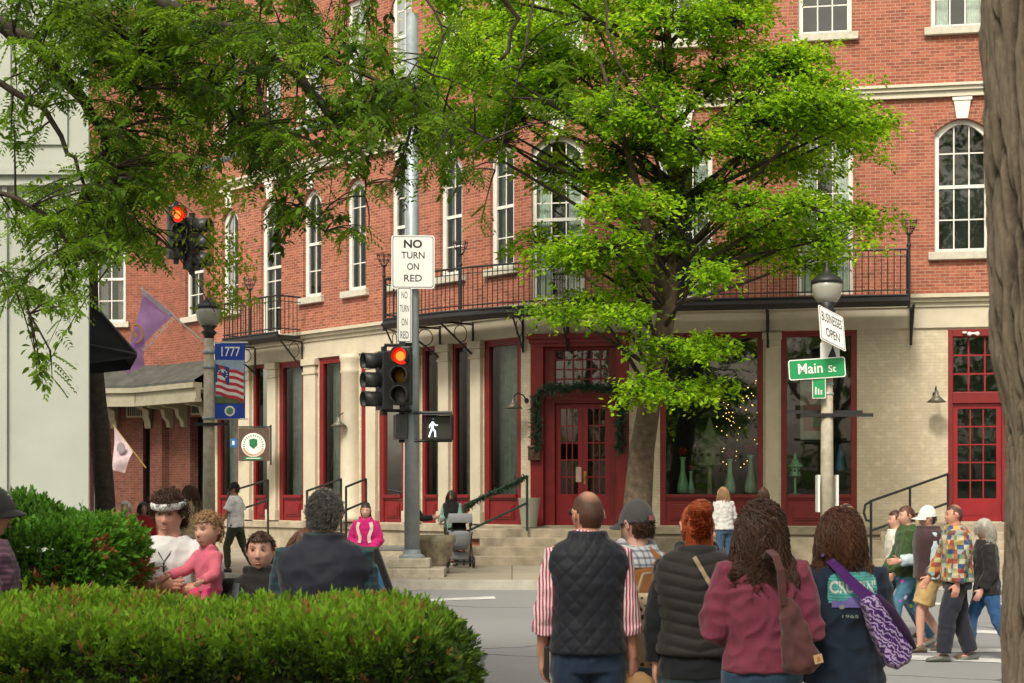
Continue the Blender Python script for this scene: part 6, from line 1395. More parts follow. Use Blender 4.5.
    if face:
        for s in (-1, 1):
            mb = MB(); mb.ball((0, 0, 0), (.0125*kh, .0065*kh, .0046*kh), 14, 10); mb.v = [M4 @ (Vector(v)+Vector((s*.031*kh, .0815*kh, .015*kh))) for v in mb.v]; e_ = mb.build('eye', EYEW, root, smooth=True)
            mb = MB(); mb.ball((0, 0, 0), (.0048*kh, .0030*kh, .0044*kh), 12, 8); mb.v = [M4 @ (Vector(v)+Vector((s*.030*kh, .0862*kh, .0148*kh))) for v in mb.v]; mb.build('iris', IRIS, e_, smooth=True)
            mb = MB(); mb.tube([M4 @ (Vector((s*x*kh, y*kh, z*kh))) for x, y, z in ((.044, .079, .0165), (.038, .0855, .0200), (.030, .0885, .0205), (.020, .0865, .0165))], .0013*kh, 5); mb.build('eyelid', SK[skin] if not near else HM['dark'], root)
            mb = MB(); mb.tube([M4 @ (Vector((s*x*kh, y*kh, z*kh))) for x, y, z in ((.050, .078, .034), (.040, .089, .040), (.028, .0955, .040), (.016, .097, .036))], [.0012*kh, .0022*kh, .0026*kh, .0018*kh], 6); mb.build('eyebrow', HM[hairs[1] if hairs else 'dark'] if hairs and hairs[1] not in ('white',) else HM['grey'], root)
        mb = MB(); mb.tube([M4 @ (Vector((x*kh, y*kh, -.0535*kh))) for x, y in ((-.024, .0865), (-.012, .0975), (0, .100), (.012, .0975), (.024, .0865))], [.001*kh, .003*kh, .0032*kh, .003*kh, .001*kh], 6)
        mb.tube([M4 @ (Vector((x*kh, y*kh, z*kh))) for x, y, z in ((-.023, .086, -.0615), (-.012, .0965, -.0655), (0, .0985, -.0665), (.012, .0965, -.0655), (.023, .086, -.0615))], [.001*kh, .0033*kh, .0036*kh, .0033*kh, .001*kh], 6); mb.build('lips', LIP, root, smooth=True)
    if hat:
        mb = MB(); kind, hm = hat; a, b, c = .076*kh, .097*kh, .120*kh; o = .017*kh; nu, nv = 28, 12; vs = []; lo = .10 if kind == 'cap' else -.05
        for i in range(nv+1):
            z = lo+(1-lo)*i/nv; r_ = math.sqrt(max(0, 1-z*z))
            for j in range(nu):
                t = 6.2832*j/nu; x, y = r_*math.cos(t), r_*math.sin(t); zz = z*(c+o)
                if kind == 'flat': zz = min(zz, .133*kh); 
                q = Vector(((a+o)*x*(1.08 if kind == 'flat' else 1), (b+o)*y*(1.12 if kind == 'flat' and y > 0 else 1), zz+(.0 if kind != 'cap' else .02*kh*(z-.1)))); q.z -= .01*kh*y if kind != 'beanie' else 0; vs.append(M4 @ q)
        mb.add(vs, [(i*nu+j, i*nu+(j+1) % nu, (i+1)*nu+(j+1) % nu, (i+1)*nu+j) for i in range(nv) for j in range(nu)]); 
        hobj = thing_part_hat = mb.build('cap', hm, root, smooth=True)
        if kind in ('cap', 'flat'):
            mb = MB(); vs = []; L_ = .075*kh if kind == 'cap' else .045*kh
            for th_ in (0, .006*kh):
                for i in range(2):
                    for j in range(13):
                        t = math.pi*(.12+.76*j/12); ext = L_*math.sin(math.pi*j/12)**.6 if i else -.006*kh
                        vs.append(M4 @ Vector(((a+o+ext*.35)*math.cos(t), (b+o)*math.sin(t)*(1.1 if kind == 'flat' else 1)+ext, .012*kh-.02*kh*i*(1-.0*abs(math.cos(t)))-.018*kh*abs(math.cos(t))*i+th_)))
            mb.add(vs, [(j, j+1, 14+j, 13+j) for j in range(12)]+[(26+j, 27+j, 40+j, 39+j) for j in range(12)]+[(13+j, 14+j, 40+j, 39+j) for j in range(12)]+[(0, 13, 39, 26), (12, 25, 51, 38)]); mb.build('brim', hm, hobj, smooth=True)
    if glasses:
        mb = MB()
        for s in (-1, 1):
            mb.tube([M4 @ Vector((s*.055*kh, .080*kh, .02*kh)), M4 @ Vector((s*.081*kh, .03*kh, .02*kh)), M4 @ Vector((s*.083*kh, -.02*kh, .012*kh))], .0022*kh, 5)
            if glasses == 'dark': q = MB(); q.ball((0, 0, 0), (.025*kh, .004*kh, .019*kh), 12, 8); mb.add([M4 @ (Vector(v)+Vector((s*.032*kh, .1*kh, .015*kh))) for v in q.v], q.f)
            else: mb.tube([M4 @ Vector((s*.032*kh+.022*kh*math.cos(t*.6283), .1*kh, .016*kh+.017*kh*math.sin(t*.6283))) for t in range(11)], .0018*kh, 5)
        mb.tube([M4 @ Vector((-.01*kh, .104*kh, .02*kh)), M4 @ Vector((.01*kh, .104*kh, .02*kh))], .002*kh, 5); mb.build('glasses', M['black'], root)
    root['_k'] = k; root_info = dict(J=J, sp=sp, M4=M4, k=k, kh=kh, rt=rt, fw=fw, nk=nk); del root['_k']
    return root, root_info
def world(root, p): return Matrix.LocRotScale(root.location, root.rotation_euler, None) @ Vector(p)
def softbag(mb, w, d, h, seed=0, taper=.85, n=28, rows=14):
    vs = []
    for i in range(rows+1):
        t = i/rows; z = h*t; f = (1-(1-taper)*t)*(min(1, (t*7+.25)))**.4*(min(1, ((1-t)*7+.25)))**.4
        for j in range(n):
            a = 6.2832*j/n; ca, sa = math.cos(a), math.sin(a); r = 1+.07*noise.noise(Vector((ca*2, sa*2, z*9+seed)))+.05*noise.noise(Vector((ca*5, sa*5, z*22+seed)))
            vs.append((w/2*f*r*math.copysign(abs(ca)**.6, ca), d/2*f*r*math.copysign(abs(sa)**.7, sa), z))
    mb.add(vs, [(i*n+j, i*n+(j+1) % n, (i+1)*n+(j+1) % n, (i+1)*n+j) for i in range(rows) for j in range(n)]+[tuple(reversed(range(n))), tuple(rows*n+j for j in range(n))])
def strap(mb, pts, w, th=.004, face=(0, -1, 0)):
    pts = [Vector(p) for p in pts]; k = len(pts); vs = []
    fcs = face if isinstance(face, list) else [face]*k
    for i, p in enumerate(pts):
        d = (pts[min(i+1, k-1)]-pts[max(i-1, 0)]).normalized(); f = Vector(fcs[i]); s = d.cross(f).normalized(); f = s.cross(d).normalized()
        ww = w[i] if isinstance(w, (list, tuple)) else w
        vs += [p+s*ww/2+f*th, p-s*ww/2+f*th, p-s*ww/2-f*th, p+s*ww/2-f*th]
    mb.add(vs, [(4*i+j, 4*i+4+j, 4*i+4+(j+1) % 4, 4*i+(j+1) % 4) for i in range(k-1) for j in range(4)]+[(0, 1, 2, 3), (4*k-1, 4*k-2, 4*k-3, 4*k-4)])
from mathutils.bvhtree import BVHTree
def pX(px, Y): return (px-HX)/FPX*Y
def quilt(amp, cell=.046, seed=0):
    wr = wrinkle(.003, seed)
    def g(p):
        u = math.atan2(p.x, -p.y)*.17; a, b = (u+p.z)/cell, (u-p.z)/cell
        return amp*(min(abs(math.sin(math.pi*a*.5)), abs(math.sin(math.pi*b*.5)))**.5)+wr(p)
    return g
def puffer(amp, cell=.062, seed=0):
    wr = wrinkle(.004, seed)
    def g(p): return amp*(abs(math.sin(math.pi*(p.z-.22*abs(p.x))/cell))**.55)+wr(p)
    return g
K = lambda n, c, **k: cloth(n, c, **k)
def garment(root, nm): return [c for c in root.children if c.name.split('.')[0] == nm][0]
def project(o, g, d=.004, sgn=-1):
    """lay the vertices of o on the back (sgn -1) of garment g, both in the person's frame"""
    me = g.data; bv = BVHTree.FromPolygons([v.co.copy() for v in me.vertices], [tuple(p.vertices) for p in me.polygons])
    last = sgn*.15
    for v in o.data.vertices:
        h = bv.ray_cast(Vector((v.co.x, sgn*1.0, v.co.z)), Vector((0, -sgn, 0)))
        y = h[0].y if h[0] is not None else last
        v.co.y = y+sgn*d+(v.co.y if abs(v.co.y) < .02 else 0)
def gridshape(name, inside, x0, x1, z0, z1, n, mat, root):
    mb = MB(); nx = n; nz = int(n*(z1-z0)/(x1-x0)); P_ = lambda i, j: (x0+(x1-x0)*i/nx, 0, z0+(z1-z0)*j/nz)
    idx = {}
    def vid(i, j):
        if (i, j) not in idx: idx[(i, j)] = len(mb.v); mb.v.append(P_(i, j))
        return idx[(i, j)]
    for i in range(nx):
        for j in range(nz):
            a = P_(i+.5, j+.5)
            if inside(a[0], a[2]): mb.f.append((vid(i, j), vid(i+1, j), vid(i+1, j+1), vid(i, j+1))); mb.m.append(0)
    return mb.build(name, mat, root)
jeans = lambda c=(.045,.09,.17): K('denim', c, var=.25, scale=30)
GRP = 'people walking away in the near group'
# --- man in the quilted vest
Y = 8.35
r, J = person('man in navy quilted vest over a pink striped shirt, sunglasses on his head side, seen from behind', pX(588, Y), Y, 1.775, R(3), 'ruddy', dict(hy=R(24), uaL=(-.20,-.02,-1), faL=(-.04,.22,-1), uaR=(.16,-.04,-1), faR=(.10,.15,-1), curl=.8, hnR=(.8,-.6,0)),
    [dict(mat=K('pink_stripe', (.5,.3,.35), fn=stripes(58, (.45,.02,.10), (.80,.74,.76), .5)), sleeve='rolled', ease=.010, hem=.95, collar=.045, name='striped_shirt', wr=.007), dict(mat=K('navy_quilt', (.010,.013,.022), rough=.6, bump=.3), sleeve='none', ease=.021, hem=.90, collar=.035, name='quilted_vest', disp=quilt(.0055))],
    dict(mat=jeans((.018,.035,.075))), ('stubble', 'brown'), shoes=(.05,.03,.02), glasses='dark', zg=.17, seed=3, bw=.98)
r['label'] = 'man in a navy quilted vest over a pink striped shirt, seen from behind'
wR = world(r, J['J']['wrR']); wL = world(r, J['J']['wrL'])
t = thing('paper_bag', 'crumpled brown paper bag hanging from the striped-shirt man\'s right hand', 'bag', (wR.x-.02, wR.y+.03, wR.z-.52)); mb = MB(); softbag(mb, .27, .11, .44, 3, 1.05)
mb.build('body', paint('kraft', (.42,.24,.11), .8, .12, 6, .3), t, smooth=True)
t = thing('folder', 'flat black folder held in the striped-shirt man\'s left hand', 'folder', (wL.x+.04, wL.y+.03, wL.z-.02)); mb = MB(); mb.box(-.09, .02, -.10, .16, -.08, .08); mb.v = [(x*.25-.01, y, z) for x, y, z in mb.v]; mb.build('cover', M['black'], t, bevel=.004)
# --- grey cap, plaid hood
Y = 9.0
r, J = person('person in a grey ball cap, plaid scarf and tan jacket, seen from behind', pX(638, Y), Y, 1.70, R(12), 'fair', dict(hy=R(28)), [dict(mat=K('tan_jacket', (.28,.115,.035)), ease=.026, hem=.86, name='jacket', wr=.009), dict(mat=K('plaid_b', (.4,.4,.45), fn=plaid(26, (.55,.58,.62), (.03,.05,.12), (.02,.03,.08))), hem=1.36, ease=.022, hood=True, name='plaid_hood', wr=.008, sleeve='none')],
    dict(mat=jeans((.20,.30,.38))), ('short', 'brown'), ('cap', K('cap_grey', (.065,.065,.07))), zg=.17, glasses='dark', seed=5)
mb = MB(); mb.box(-.016, .016, -.004, .0, -.014, .014); o = mb.build('cap_patch', K('patchpink', (.4,.12,.12)), r); o.matrix_local = J['M4'] @ Matrix.Translation(Vector((0, -.118*J['kh'], .045)))
def dogspots(nt, tc):
    v = N(nt, 'ShaderNodeTexVoronoi', Scale=24.0, Randomness=.9); nt.links.new(tc.outputs['Object'], v.inputs['Vector']); return mixrgb(nt, mth(nt, 'LESS_THAN', v.outputs['Distance'], .30), (.62,.50,.34), (.10,.055,.035))
t = thing('tote_bag', 'cream tote bag dotted with brown shapes on the capped person\'s back', 'bag', (pX(649, 8.65), 8.65, .98)); mb = MB(); softbag(mb, .20, .08, .40, 5, .95); mb.build('body', K('tote', (.5,.4,.3), fn=dogspots), t, smooth=True)
mb = MB(); mb.tube([(-.07, 0, .38), (-.03, .04, .5), (.02, .16, .50)], .008, 6); mb.build('handle', K('toteh', (.4,.3,.2)), t)
# --- red hair
Y = 8.4
blackk = K('black_knit', (.012,.013,.014))
r, J = person('woman with a messy red bun in a black puffer vest, seen from behind', pX(697, Y), Y, 1.70, R(-4), 'fair', dict(hy=R(10), uaL=(-.22,.0,-1), faL=(-.02,.12,-1), uaR=(.25,.1,-1), faR=(-.2,.6,-.8)),
    [dict(mat=K('black_sleeves', (.010,.013,.018)), ease=.020, hem=.80, name='sweatshirt', wr=.008, hood=True), dict(mat=K('charcoal_puffer', (.020,.019,.019), rough=.72, bump=.2), ease=.026, hem=.93, sleeve='none', collar=.02, name='puffer_vest', disp=puffer(.010))],
    dict(mat=jeans((.13,.24,.32))), ('bun', 'red'), zg=.17, female=True, bw=1.12, seed=7, nst=900)
g_ = garment(r, 'puffer_vest'); mb = MB(); strap(mb, [(-.02+.30*i/30, 0, 1.42-.52*i/30) for i in range(31)], .022, .003); o = mb.build('strap', K('strap_tan', (.32,.24,.15)), r); project(o, g_, .006)
r['label'] = 'woman with a messy red bun in a black puffer vest, seen from behind'
# --- maroon hoodie
Y = 7.55
mar = K('maroon_fleece', (.17,.032,.062), scale=30)
r, J = person('woman with long curly brown hair in a maroon hoodie, seen from behind', pX(762, Y), Y, 1.715, R(0), 'fair', dict(uaL=(-.30,-.04,-1), faL=(.55,.85,-.10), uaR=(.30,-.04,-1), faR=(-.55,.85,-.10)),
    [dict(mat=mar, ease=.028, hem=.92, name='hoodie', hood=True, wr=.014, sr=1.06)], dict(mat=jeans((.025,.06,.11))), ('curly', 'brown', 1.0), zg=.17, female=True, bw=1.03, seed=11, nst=4200)
t = thing('shoulder_bag', 'slouchy dark brown shoulder bag on the maroon hoodie woman\'s right side', 'bag', (pX(804, 7.27), 7.27, 1.10)); t.rotation_euler = (R(-4), R(-12), R(10)); brn = K('brown_canvas', (.085,.032,.032), scale=20)
mb = MB(); softbag(mb, .19, .13, .35, 8, .42); me = solid(mb, .007, 4, [brn], wrinkle(.010, 4, 10)); link('body', me, t)
mb = MB(); strap(mb, [(-.03, -.02, .32), (-.025, -.035, .40), (-.015, -.04, .48), (-.01, -.01, .545), (-.01, .07, .575), (-.01, .14, .54)], .034, .004, [(0,-1,0),(0,-1,0),(0,-1,0),(0,-.8,.6),(0,0,1),(0,.7,.7)]); mb.build('strap', brn, t)
mb = MB(); mb.box(.035, .075, -.078, -.072, .035, .075); o = mb.build('patch', K('patch_tan', (.50,.36,.22)), t); mb = MB(); mb.prism([(.045, .045), (.065, .045), (.060, .066), (.050, .066)], -.0805, -.0785); mb.build('mark', K('patch_o', (.45,.16,.05)), t)
# --- navy hoodie
nav = K('navy_fleece', (.010,.020,.042), scale=30)
Y = 7.8; SE = FPX/Y
r, J = person('woman with curly auburn hair in a navy hoodie with a teal back print', pX(842, Y), Y, 1.675, R(0), 'fair', dict(hy=R(12), uaL=(-.16,.05,-1), faL=(.2,.7,-.6), uaR=(.22,.05,-1), faR=(-.1,.6,-.7)),
    [dict(mat=nav, ease=.036, hem=.86, name='hoodie', hood=True, wr=.013, sr=1.08)], dict(mat=jeans((.018,.045,.09))), ('bob', 'auburn', 1.0), zg=.17, female=True, bw=1.04, seed=13, nst=3600)
g_ = garment(r, 'hoodie')
def zl(py): return EYE-(py-HY)/SE-.17
def xl(px): return (px-842)/SE
x0_, x1_, z0_, z1_ = xl(823), xl(873), zl(607), zl(571)
cxp, czp = (x0_+x1_)/2, (z0_+z1_)/2
o = gridshape('back_print', lambda x, z: (abs((x-cxp)/((x1_-x0_)/2))**4+abs((z-czp)/((z1_-z0_)/2))**4) < 1 and z > z0_+.03, x0_, x1_, z0_, z1_, 60, K('teal_print', (.05,.30,.30), fn=stripes(70, (.04,.26,.27), (.10,.42,.40), .6, 2)), r); project(o, g_, .003)
o = curve_mesh_text("CRUISIN'", K('print_white', (.62,.66,.64)), 'lettering', r, (x1_-x0_)*.94, .062, cxp, czp+.018, 0, 0, .03); project(o, g_, .006)
o = gridshape('car_print', lambda x, z: abs(x-cxp+.0) < .105 and (z-z0_-.022) < .016+.022*max(0, 1-((x-cxp)/.05)**2) and (z-z0_-.022) > -.014, x0_, x1_, z0_-.01, z1_, 70, K('print_purple', (.16,.14,.42)), r); project(o, g_, .0065)
o = gridshape('wheel_print', lambda x, z: min(math.hypot(x-cxp-.06, z-z0_-.010), math.hypot(x-cxp+.06, z-z0_-.010)) < .012, x0_, x1_, z0_-.02, z1_, 90, K('print_grey', (.25,.27,.30)), r); project(o, g_, .008)
o = curve_mesh_text("1965", K('print_white2', (.3,.36,.36)), 'lettering', r, .075, .015, cxp-.02, z0_-.035, 0, 0); project(o, g_, .006)
t = thing('sling_bag', 'purple and white patterned sling bag across the navy hoodie woman\'s back', 'bag', tuple(r.location)); t.rotation_euler = r.rotation_euler
def purp(nt, tc):
    mp = N(nt, 'ShaderNodeMapping'); mp.inputs['Rotation'].default_value = (0, R(-38), 0); nt.links.new(tc.outputs['Object'], mp.inputs[0])
    wv = N(nt, 'ShaderNodeTexWave', Scale=15.0, Distortion=9.0, Detail=3.0, bands_direction='Z'); wv.inputs['Detail Scale'].default_value = 2.5; nt.links.new(mp.outputs[0], wv.inputs['Vector'])
    n_ = N(nt, 'ShaderNodeTexNoise', Scale=9.0); nt.links.new(tc.outputs['Object'], n_.inputs['Vector']); f = mth(nt, 'GREATER_THAN', mth(nt, 'ADD', wv.outputs[0], mth(nt, 'MULTIPLY', n_.outputs[0], .5)), .86); return mixrgb(nt, f, (.055,.012,.13), (.45,.36,.62))
pm = K('purple_print', (.1,.05,.2), fn=purp); pd = K('purple_plain', (.075,.016,.15)); pdk = K('purple_dark', (.028,.008,.05))
poly = [(852,597),(864,589),(902,643),(899,657),(886,665),(876,662),(858,622)]
mb = MB(); vs = []
yb = -.17
for y, f in ((yb+.02, .93), (yb, 1.0), (yb-.05, 1.0), (yb-.085, .86)):
    cx_ = sum(xl(a) for a, b in poly)/7; cz_ = sum(zl(b) for a, b in poly)/7
    for a, b in poly: vs.append((cx_+(xl(a)-cx_)*f, y, cz_+(zl(b)-cz_)*f))
n = 7; mb.add(vs, [(i*n+j, i*n+(j+1) % n, (i+1)*n+(j+1) % n, (i+1)*n+j) for i in range(3) for j in range(n)]+[tuple(reversed(range(n))), tuple(3*n+j for j in range(n))])
me = solid(mb, .006, 5, [pm], wrinkle(.006, 6, 12)); link('body', me, t)
mb = MB(); sp_ = [(xl(820), 0, zl(553)), (xl(828), 0, zl(562)), (xl(840), 0, zl(576)), (xl(850), 0, zl(587)), (xl(859), 0, zl(595))]
dn = [Vector(sp_[0]).lerp(Vector(sp_[1]), 0)]; 
for a, b in zip(sp_[:-1], sp_[1:]): dn += [Vector(a).lerp(Vector(b), q/5) for q in range(1, 6)]
strap(mb, dn, [.030+.030*(i/len(dn)) for i in range(len(dn))], .003); o = mb.build('strap', pd, t); project(o, g_, .010)
for v in o.data.vertices:
    q = (v.co.x-sp_[0][0])/(sp_[-1][0]-sp_[0][0]); v.co.y = min(v.co.y, v.co.y*(1-q)+(yb-.05)*q)
mb = MB(); mb.tube([(xl(866), yb-.055, zl(592)), (xl(880), yb-.08, zl(608)), (xl(893), yb-.08, zl(628)), (xl(903), yb-.055, zl(644))], [.012, .022, .022, .012], 8); mb.build('gusset', pdk, t, smooth=True)
# --- man with the headband holding the toddler
Y = 9.25; wh = K('white_cotton', (.60,.60,.62), var=.05)
F_, J = person('man in a white T-shirt with a white headband, holding a toddler', pX(170, Y), Y, 1.765, R(180), 'ruddy', dict(hy=R(-4), hp=R(-6), uaR=(.35,.70,-.75), faR=(-1,.22,.10), uaL=(-.42,.60,-.75), faL=(1,.22,.02), curl=.5, hnR=(0,1,.2), hnL=(0,1,.2)),
    [dict(mat=wh, sleeve='short', ease=.030, hem=.84, name='t_shirt', wr=.009)], dict(mat=K('cargo', (.3,.3,.32))), ('curlytop', 'brown'), zg=.17, seed=21, bw=1.0, nst=2600, z0=.17)
M4, kh = J['M4'], J['kh']
mb = MB(); mb.tube([M4 @ Vector((.092*kh*math.cos(a*.2618), .114*kh*math.sin(a*.2618), .066*kh-.012*kh*math.sin(a*.2618))) for a in range(25)], .0085*kh, 8, ell=2.4)
hb = mb.build('headband', wh, F_, smooth=True)
mb = MB(); nk = J['nk']; z = nk.z; pts = [Vector((.07*math.cos(R(180+q*18)), .06-.0*q, z))-Vector((0, 0, 0)) for q in range(0)]
pts = [Vector((-.075, .02, z+.01)), Vector((-.06, .115, z-.03)), Vector((-.03, .150, z-.09)), Vector((0, .162, z-.135)), Vector((.03, .150, z-.09)), Vector((.06, .115, z-.03)), Vector((.075, .02, z+.01))]
g_ = garment(F_, 't_shirt'); mb.tube([p for p in pts], .0035, 5); c0 = Vector((0, .170, z-.15)); mb.tube([c0+Vector((0, 0, .01)), c0-Vector((0, 0, .045))], .005, 6); mb.tube([c0-Vector((.017, 0, .012)), c0+Vector((.017, 0, -.012))], .005, 6); mb.build('necklace', paint('chain', (.06,.055,.05), .4, metal=.6), F_)
wv_ = J['J']['wrL']; fd = (J['J']['wrL']-J['J']['elL']).normalized(); mb = MB(); q = wv_-fd*.03; a1 = fd.orthogonal().normalized(); a2 = fd.cross(a1); mb.tube([q-fd*.010, q+fd*.010], .036, 14); mb.ball(q+Vector((0, .036, .004)), (.02, .008, .02), 10, 6); mb.build('watch', paint('gold_watch', (.6,.48,.28), .3, metal=.7), F_)
pk = K('pink_fleece', (.60,.13,.20), scale=30)
G_, Jg = person('toddler with wispy blond curls in a pink hoodie, held in the arms', pX(209, 9.02), 9.02, .72, R(142), 'fair', dict(hy=R(8), uaL=(-.3,.4,-1), faL=(-.1,1,-.35), uaR=(.35,.55,-.7), faR=(.35,1,-.30), thL=(-.25,.8,-.55), shL=(0,-.1,-1), thR=(.25,.8,-.55), shR=(0,.1,-1)),
    [dict(mat=pk, ease=.034, hem=.90, collar=.04, name='hoodie', hood=True, wr=.012)], dict(mat=K('pink_trousers', (.60,.05,.16))), ('curlytop', 'blond'), top_z=1.805, seed=22, nst=700, kh=.80, child=True, shoes=(.5,.45,.42), vox=.005)
# --- boy with the hoodie
Y = 9.2
B_, J = person('boy with short brown hair in a black hoodie with red strings, facing the street\'s near side', pX(262, Y), Y, 1.52, R(172), 'fair', dict(hy=R(6), hp=R(2)), [dict(mat=K('black_hood', (.012,.012,.013)), ease=.028, hem=.84, collar=.045, name='hoodie', hood=True, wr=.009)], dict(mat=jeans()), ('wavy', 'brown'), zg=.17, kh=.96, bw=1.25, seed=23, nst=1300)
B_['label'] = 'boy with short brown hair in a black hoodie with red drawstrings'
k = J['k']; mb = MB(); 
for s in (-1, 1): mb.tube([(s*.035, .135, 1.37*k), (s*.040, .155, 1.30*k), (s*.045, .165, 1.15*k)], .0045, 6)
mb.build('drawstrings', K('redstring', (.6,.05,.04)), B_); g_ = garment(B_, 'hoodie'); mb = MB(); strap(mb, [(.115-.0*i, 0, 1.24-.34*i/20) for i in range(21)], .045, .004, (0, 1, 0)); o = mb.build('backpack_strap', K('bstrap', (.10,.12,.14)), B_); project(o, g_, .006, 1)
Y = 10.2
person('girl with reddish brown hair half hidden behind the grey-haired man', pX(305, Y), Y, 1.52, R(200), 'fair', dict(), [dict(mat=K('dkgreen', (.03,.04,.04)), ease=.02, name='top')], dict(mat=jeans()), ('long', 'auburn'), zg=.17, seed=24, female=True, nst=700)
# --- grey-haired man
Y = 8.0
r, J = person('broad grey-haired man in a navy vest over a dark plaid shirt, seen from behind', pX(324, Y), Y, 1.78, R(-3), 'ruddy', dict(uaL=(-.22,.05,-1), faL=(.1,.6,-.7), uaR=(.22,.05,-1), faR=(-.1,.6,-.7)),
    [dict(mat=K('dark_plaid', (.05,.08,.09), fn=plaid(24, (.012,.035,.05), (.03,.10,.09), (.01,.015,.05))), ease=.020, name='plaid_shirt', collar=.035, wr=.008), dict(mat=K('navy_vest', (.012,.015,.028), rough=.7), ease=.026, hem=.90, sleeve='none', collar=.03, name='vest', wr=.006)], dict(mat=jeans((.03,.04,.06))), ('wavy', 'grey'), zg=.17, seed=25, bw=1.10, nst=4200, kh=1.03)
# --- board
q = P(374, 568, 8.9); t = thing('display_board', 'black framed leaning board with blue panels in front of the street', 'board', (q.x, q.y, .17)); t.rotation_euler = (R(8), 0, R(-12))
mb = MB(); a_, b_, z1, z0b = -.13, .17, 1.49, .6
poly_o = [(-.25, .5), (.40, .5), (.08, 1.47), (-.17, 1.47)]
mb.prism(poly_o, 0, .03); mb.build('frame', M['black'], t, bevel=.006)
mb = MB(); mb.prism([(-.12, .6), (-.03, .6), (-.03, 1.38), (-.08, 1.38)], -.004, -.001); mb.prism([(.16, .6), (.32, .6), (.075, 1.38), (.015, 1.38)], -.004, -.001)
def blup(nt, tc):
    n_ = N(nt, 'ShaderNodeTexNoise', Scale=8.0, Detail=4.0); nt.links.new(tc.outputs['Object'], n_.inputs['Vector']); return mixrgb(nt, n_.outputs[0], (.01,.05,.16), (.10,.30,.50))
mb.build('panel', K('blue_panel', (.1,.2,.4), fn=blup), t)
mb = MB(); mb.tube([(-.12, .04, 1.4), (-.14, .3, 0)], .012, 6); mb.tube([(.06, .04, 1.4), (.12, .3, 0)], .012, 6); mb.tube([(-.13, .17, .7), (.09, .17, .7)], .010, 6); mb.build('stand', M['black'], t)
# --- man in flat cap at the edge
Y = 7.4
person('bearded man in a black flat cap and purple checked shirt at the left edge', pX(-20, Y), Y, 1.80, R(-78), 'ruddy', dict(uaL=(-.1,.1,-1), uaR=(.1,.15,-1), faR=(0,.5,-.9)), [dict(mat=K('purple_check', (.1,.04,.08), fn=plaid(40, (.20,.09,.16), (.05,.015,.04), (.03,.01,.03), .5)), ease=.03, name='checked_shirt', wr=.008)], dict(mat=jeans((.03,.04,.06))), ('short', 'white'), ('flat', K('blackcap', (.018,.018,.02))), zg=.17, seed=26, glasses=True, bw=1.12)
# ------------------------------------------------------------------ far pedestrians
far = dict(near=False)
Y = 25.0
r, J = person('girl in a magenta hoodie with pale backpack straps beyond the board', pX(366, Y), Y, 1.62, R(176), 'fair', dict(uaL=(-.35,.1,-1), faL=(.5,.6,-.6), uaR=(.35,.1,-1), faR=(-.5,.6,-.6)), [dict(mat=K('magenta', (.42,.008,.13)), ease=.035, name='hoodie', hood=True, wr=.010)], dict(mat=jeans()), ('bun', 'dark'), seed=31, female=True, nst=150, **far)
g_ = garment(r, 'hoodie'); k = J['k']
mb = MB()
for s in (-1, 1): strap(mb, [(s*(.09+.02*math.sin(i*.3)), 0, (1.42-.34*i/20)*k) for i in range(21)], .05, .006, (0, 1, 0))
o = mb.build('backpack_straps', K('pale_strap', (.6,.5,.45)), r); project(o, g_, .012, 1)
# pram woman
Y = 34.3
r, J = person('woman with long dark hair and black scarf standing behind the grey pram', pX(452, Y), Y, 1.62, R(165), 'fair', dict(hp=R(-14), uaL=(-.15,.1,-1), faL=(.1,1,-.3), uaR=(.25,.1,-1), faR=(-.1,1,-.3)), [dict(mat=K('mint_cardigan', (.20,.36,.30)), ease=.03, name='cardigan', wr=.01), dict(mat=K('black_scarf', (.012,.012,.014)), ease=.045, hem=1.08, sleeve='none', collar=.05, name='scarf', wr=.006, fat=.9)], dict(mat=K('blackt', (.02,.02,.022))), ('long', 'dark', .8), zg=ZS, seed=32, female=True, nst=350, **far)
pr = thing('pram', 'grey folding pram with dark wheels in front of the scarfed woman', 'pram', (pX(459, 33.5), 33.5, ZS), R(8)); gcl = K('pram_grey', (.26,.28,.31)); 
mb = MB(); vs = []; n = 12
for i in range(n+1):
    a = math.pi*i/n*.62+.15
    for x in (-.24, .24): vs.append((x, -.05+.34*math.cos(a+1.2), .78+.36*math.sin(a+.55)))
mb.add(vs, [(2*i, 2*i+1, 2*i+3, 2*i+2) for i in range(n)])
for s in (0, 1): mb.add([vs[2*i+s] for i in range(n+1)]+[((-.24, .24)[s], .12, .72)], [(i, i+1, n+1) for i in range(n)])
mb.build('hood', gcl, pr, smooth=True); 
mb = MB(); rings(mb, [((0, -.05, .38), .17, .22), ((0, -.08, .5), .22, .27), ((0, -.10, .70), .24, .30), ((0, -.08, .78), .235, .29)], 20, 0, 3.2); mb.build('seat', gcl, pr, smooth=True)
mb = MB(); mb.box(-.2, .2, -.36, -.10, .781, .80); rings(mb, [((0, .02, .80), .16, .16), ((0, .06, 1.0), .14, .12)], 16); mb.build('opening', M['black'], pr)
mb = MB(); mb.box(-.19, .19, -.16, .2, .17, .34); mb.build('basket', K('pram_basket', (.22,.23,.25)), pr, bevel=.03)
mb = MB()
for s in (-1, 1): mb.tube([(s*.26, -.32, .12), (s*.25, .0, .55), (s*.25, .38, 1.02)], .013, 6); mb.tube([(s*.26, .30, .12), (s*.25, .05, .5), (s*.25, -.25, .75)], .013, 6)
mb.tube([(-.25, .38, 1.02), (.25, .38, 1.02)], .018, 6); mb.tube([(-.26, -.32, .12), (.26, -.32, .12)], .012, 6); mb.tube([(-.26, .30, .12), (.26, .30, .12)], .012, 6); mb.build('frame', M['iron'], pr)
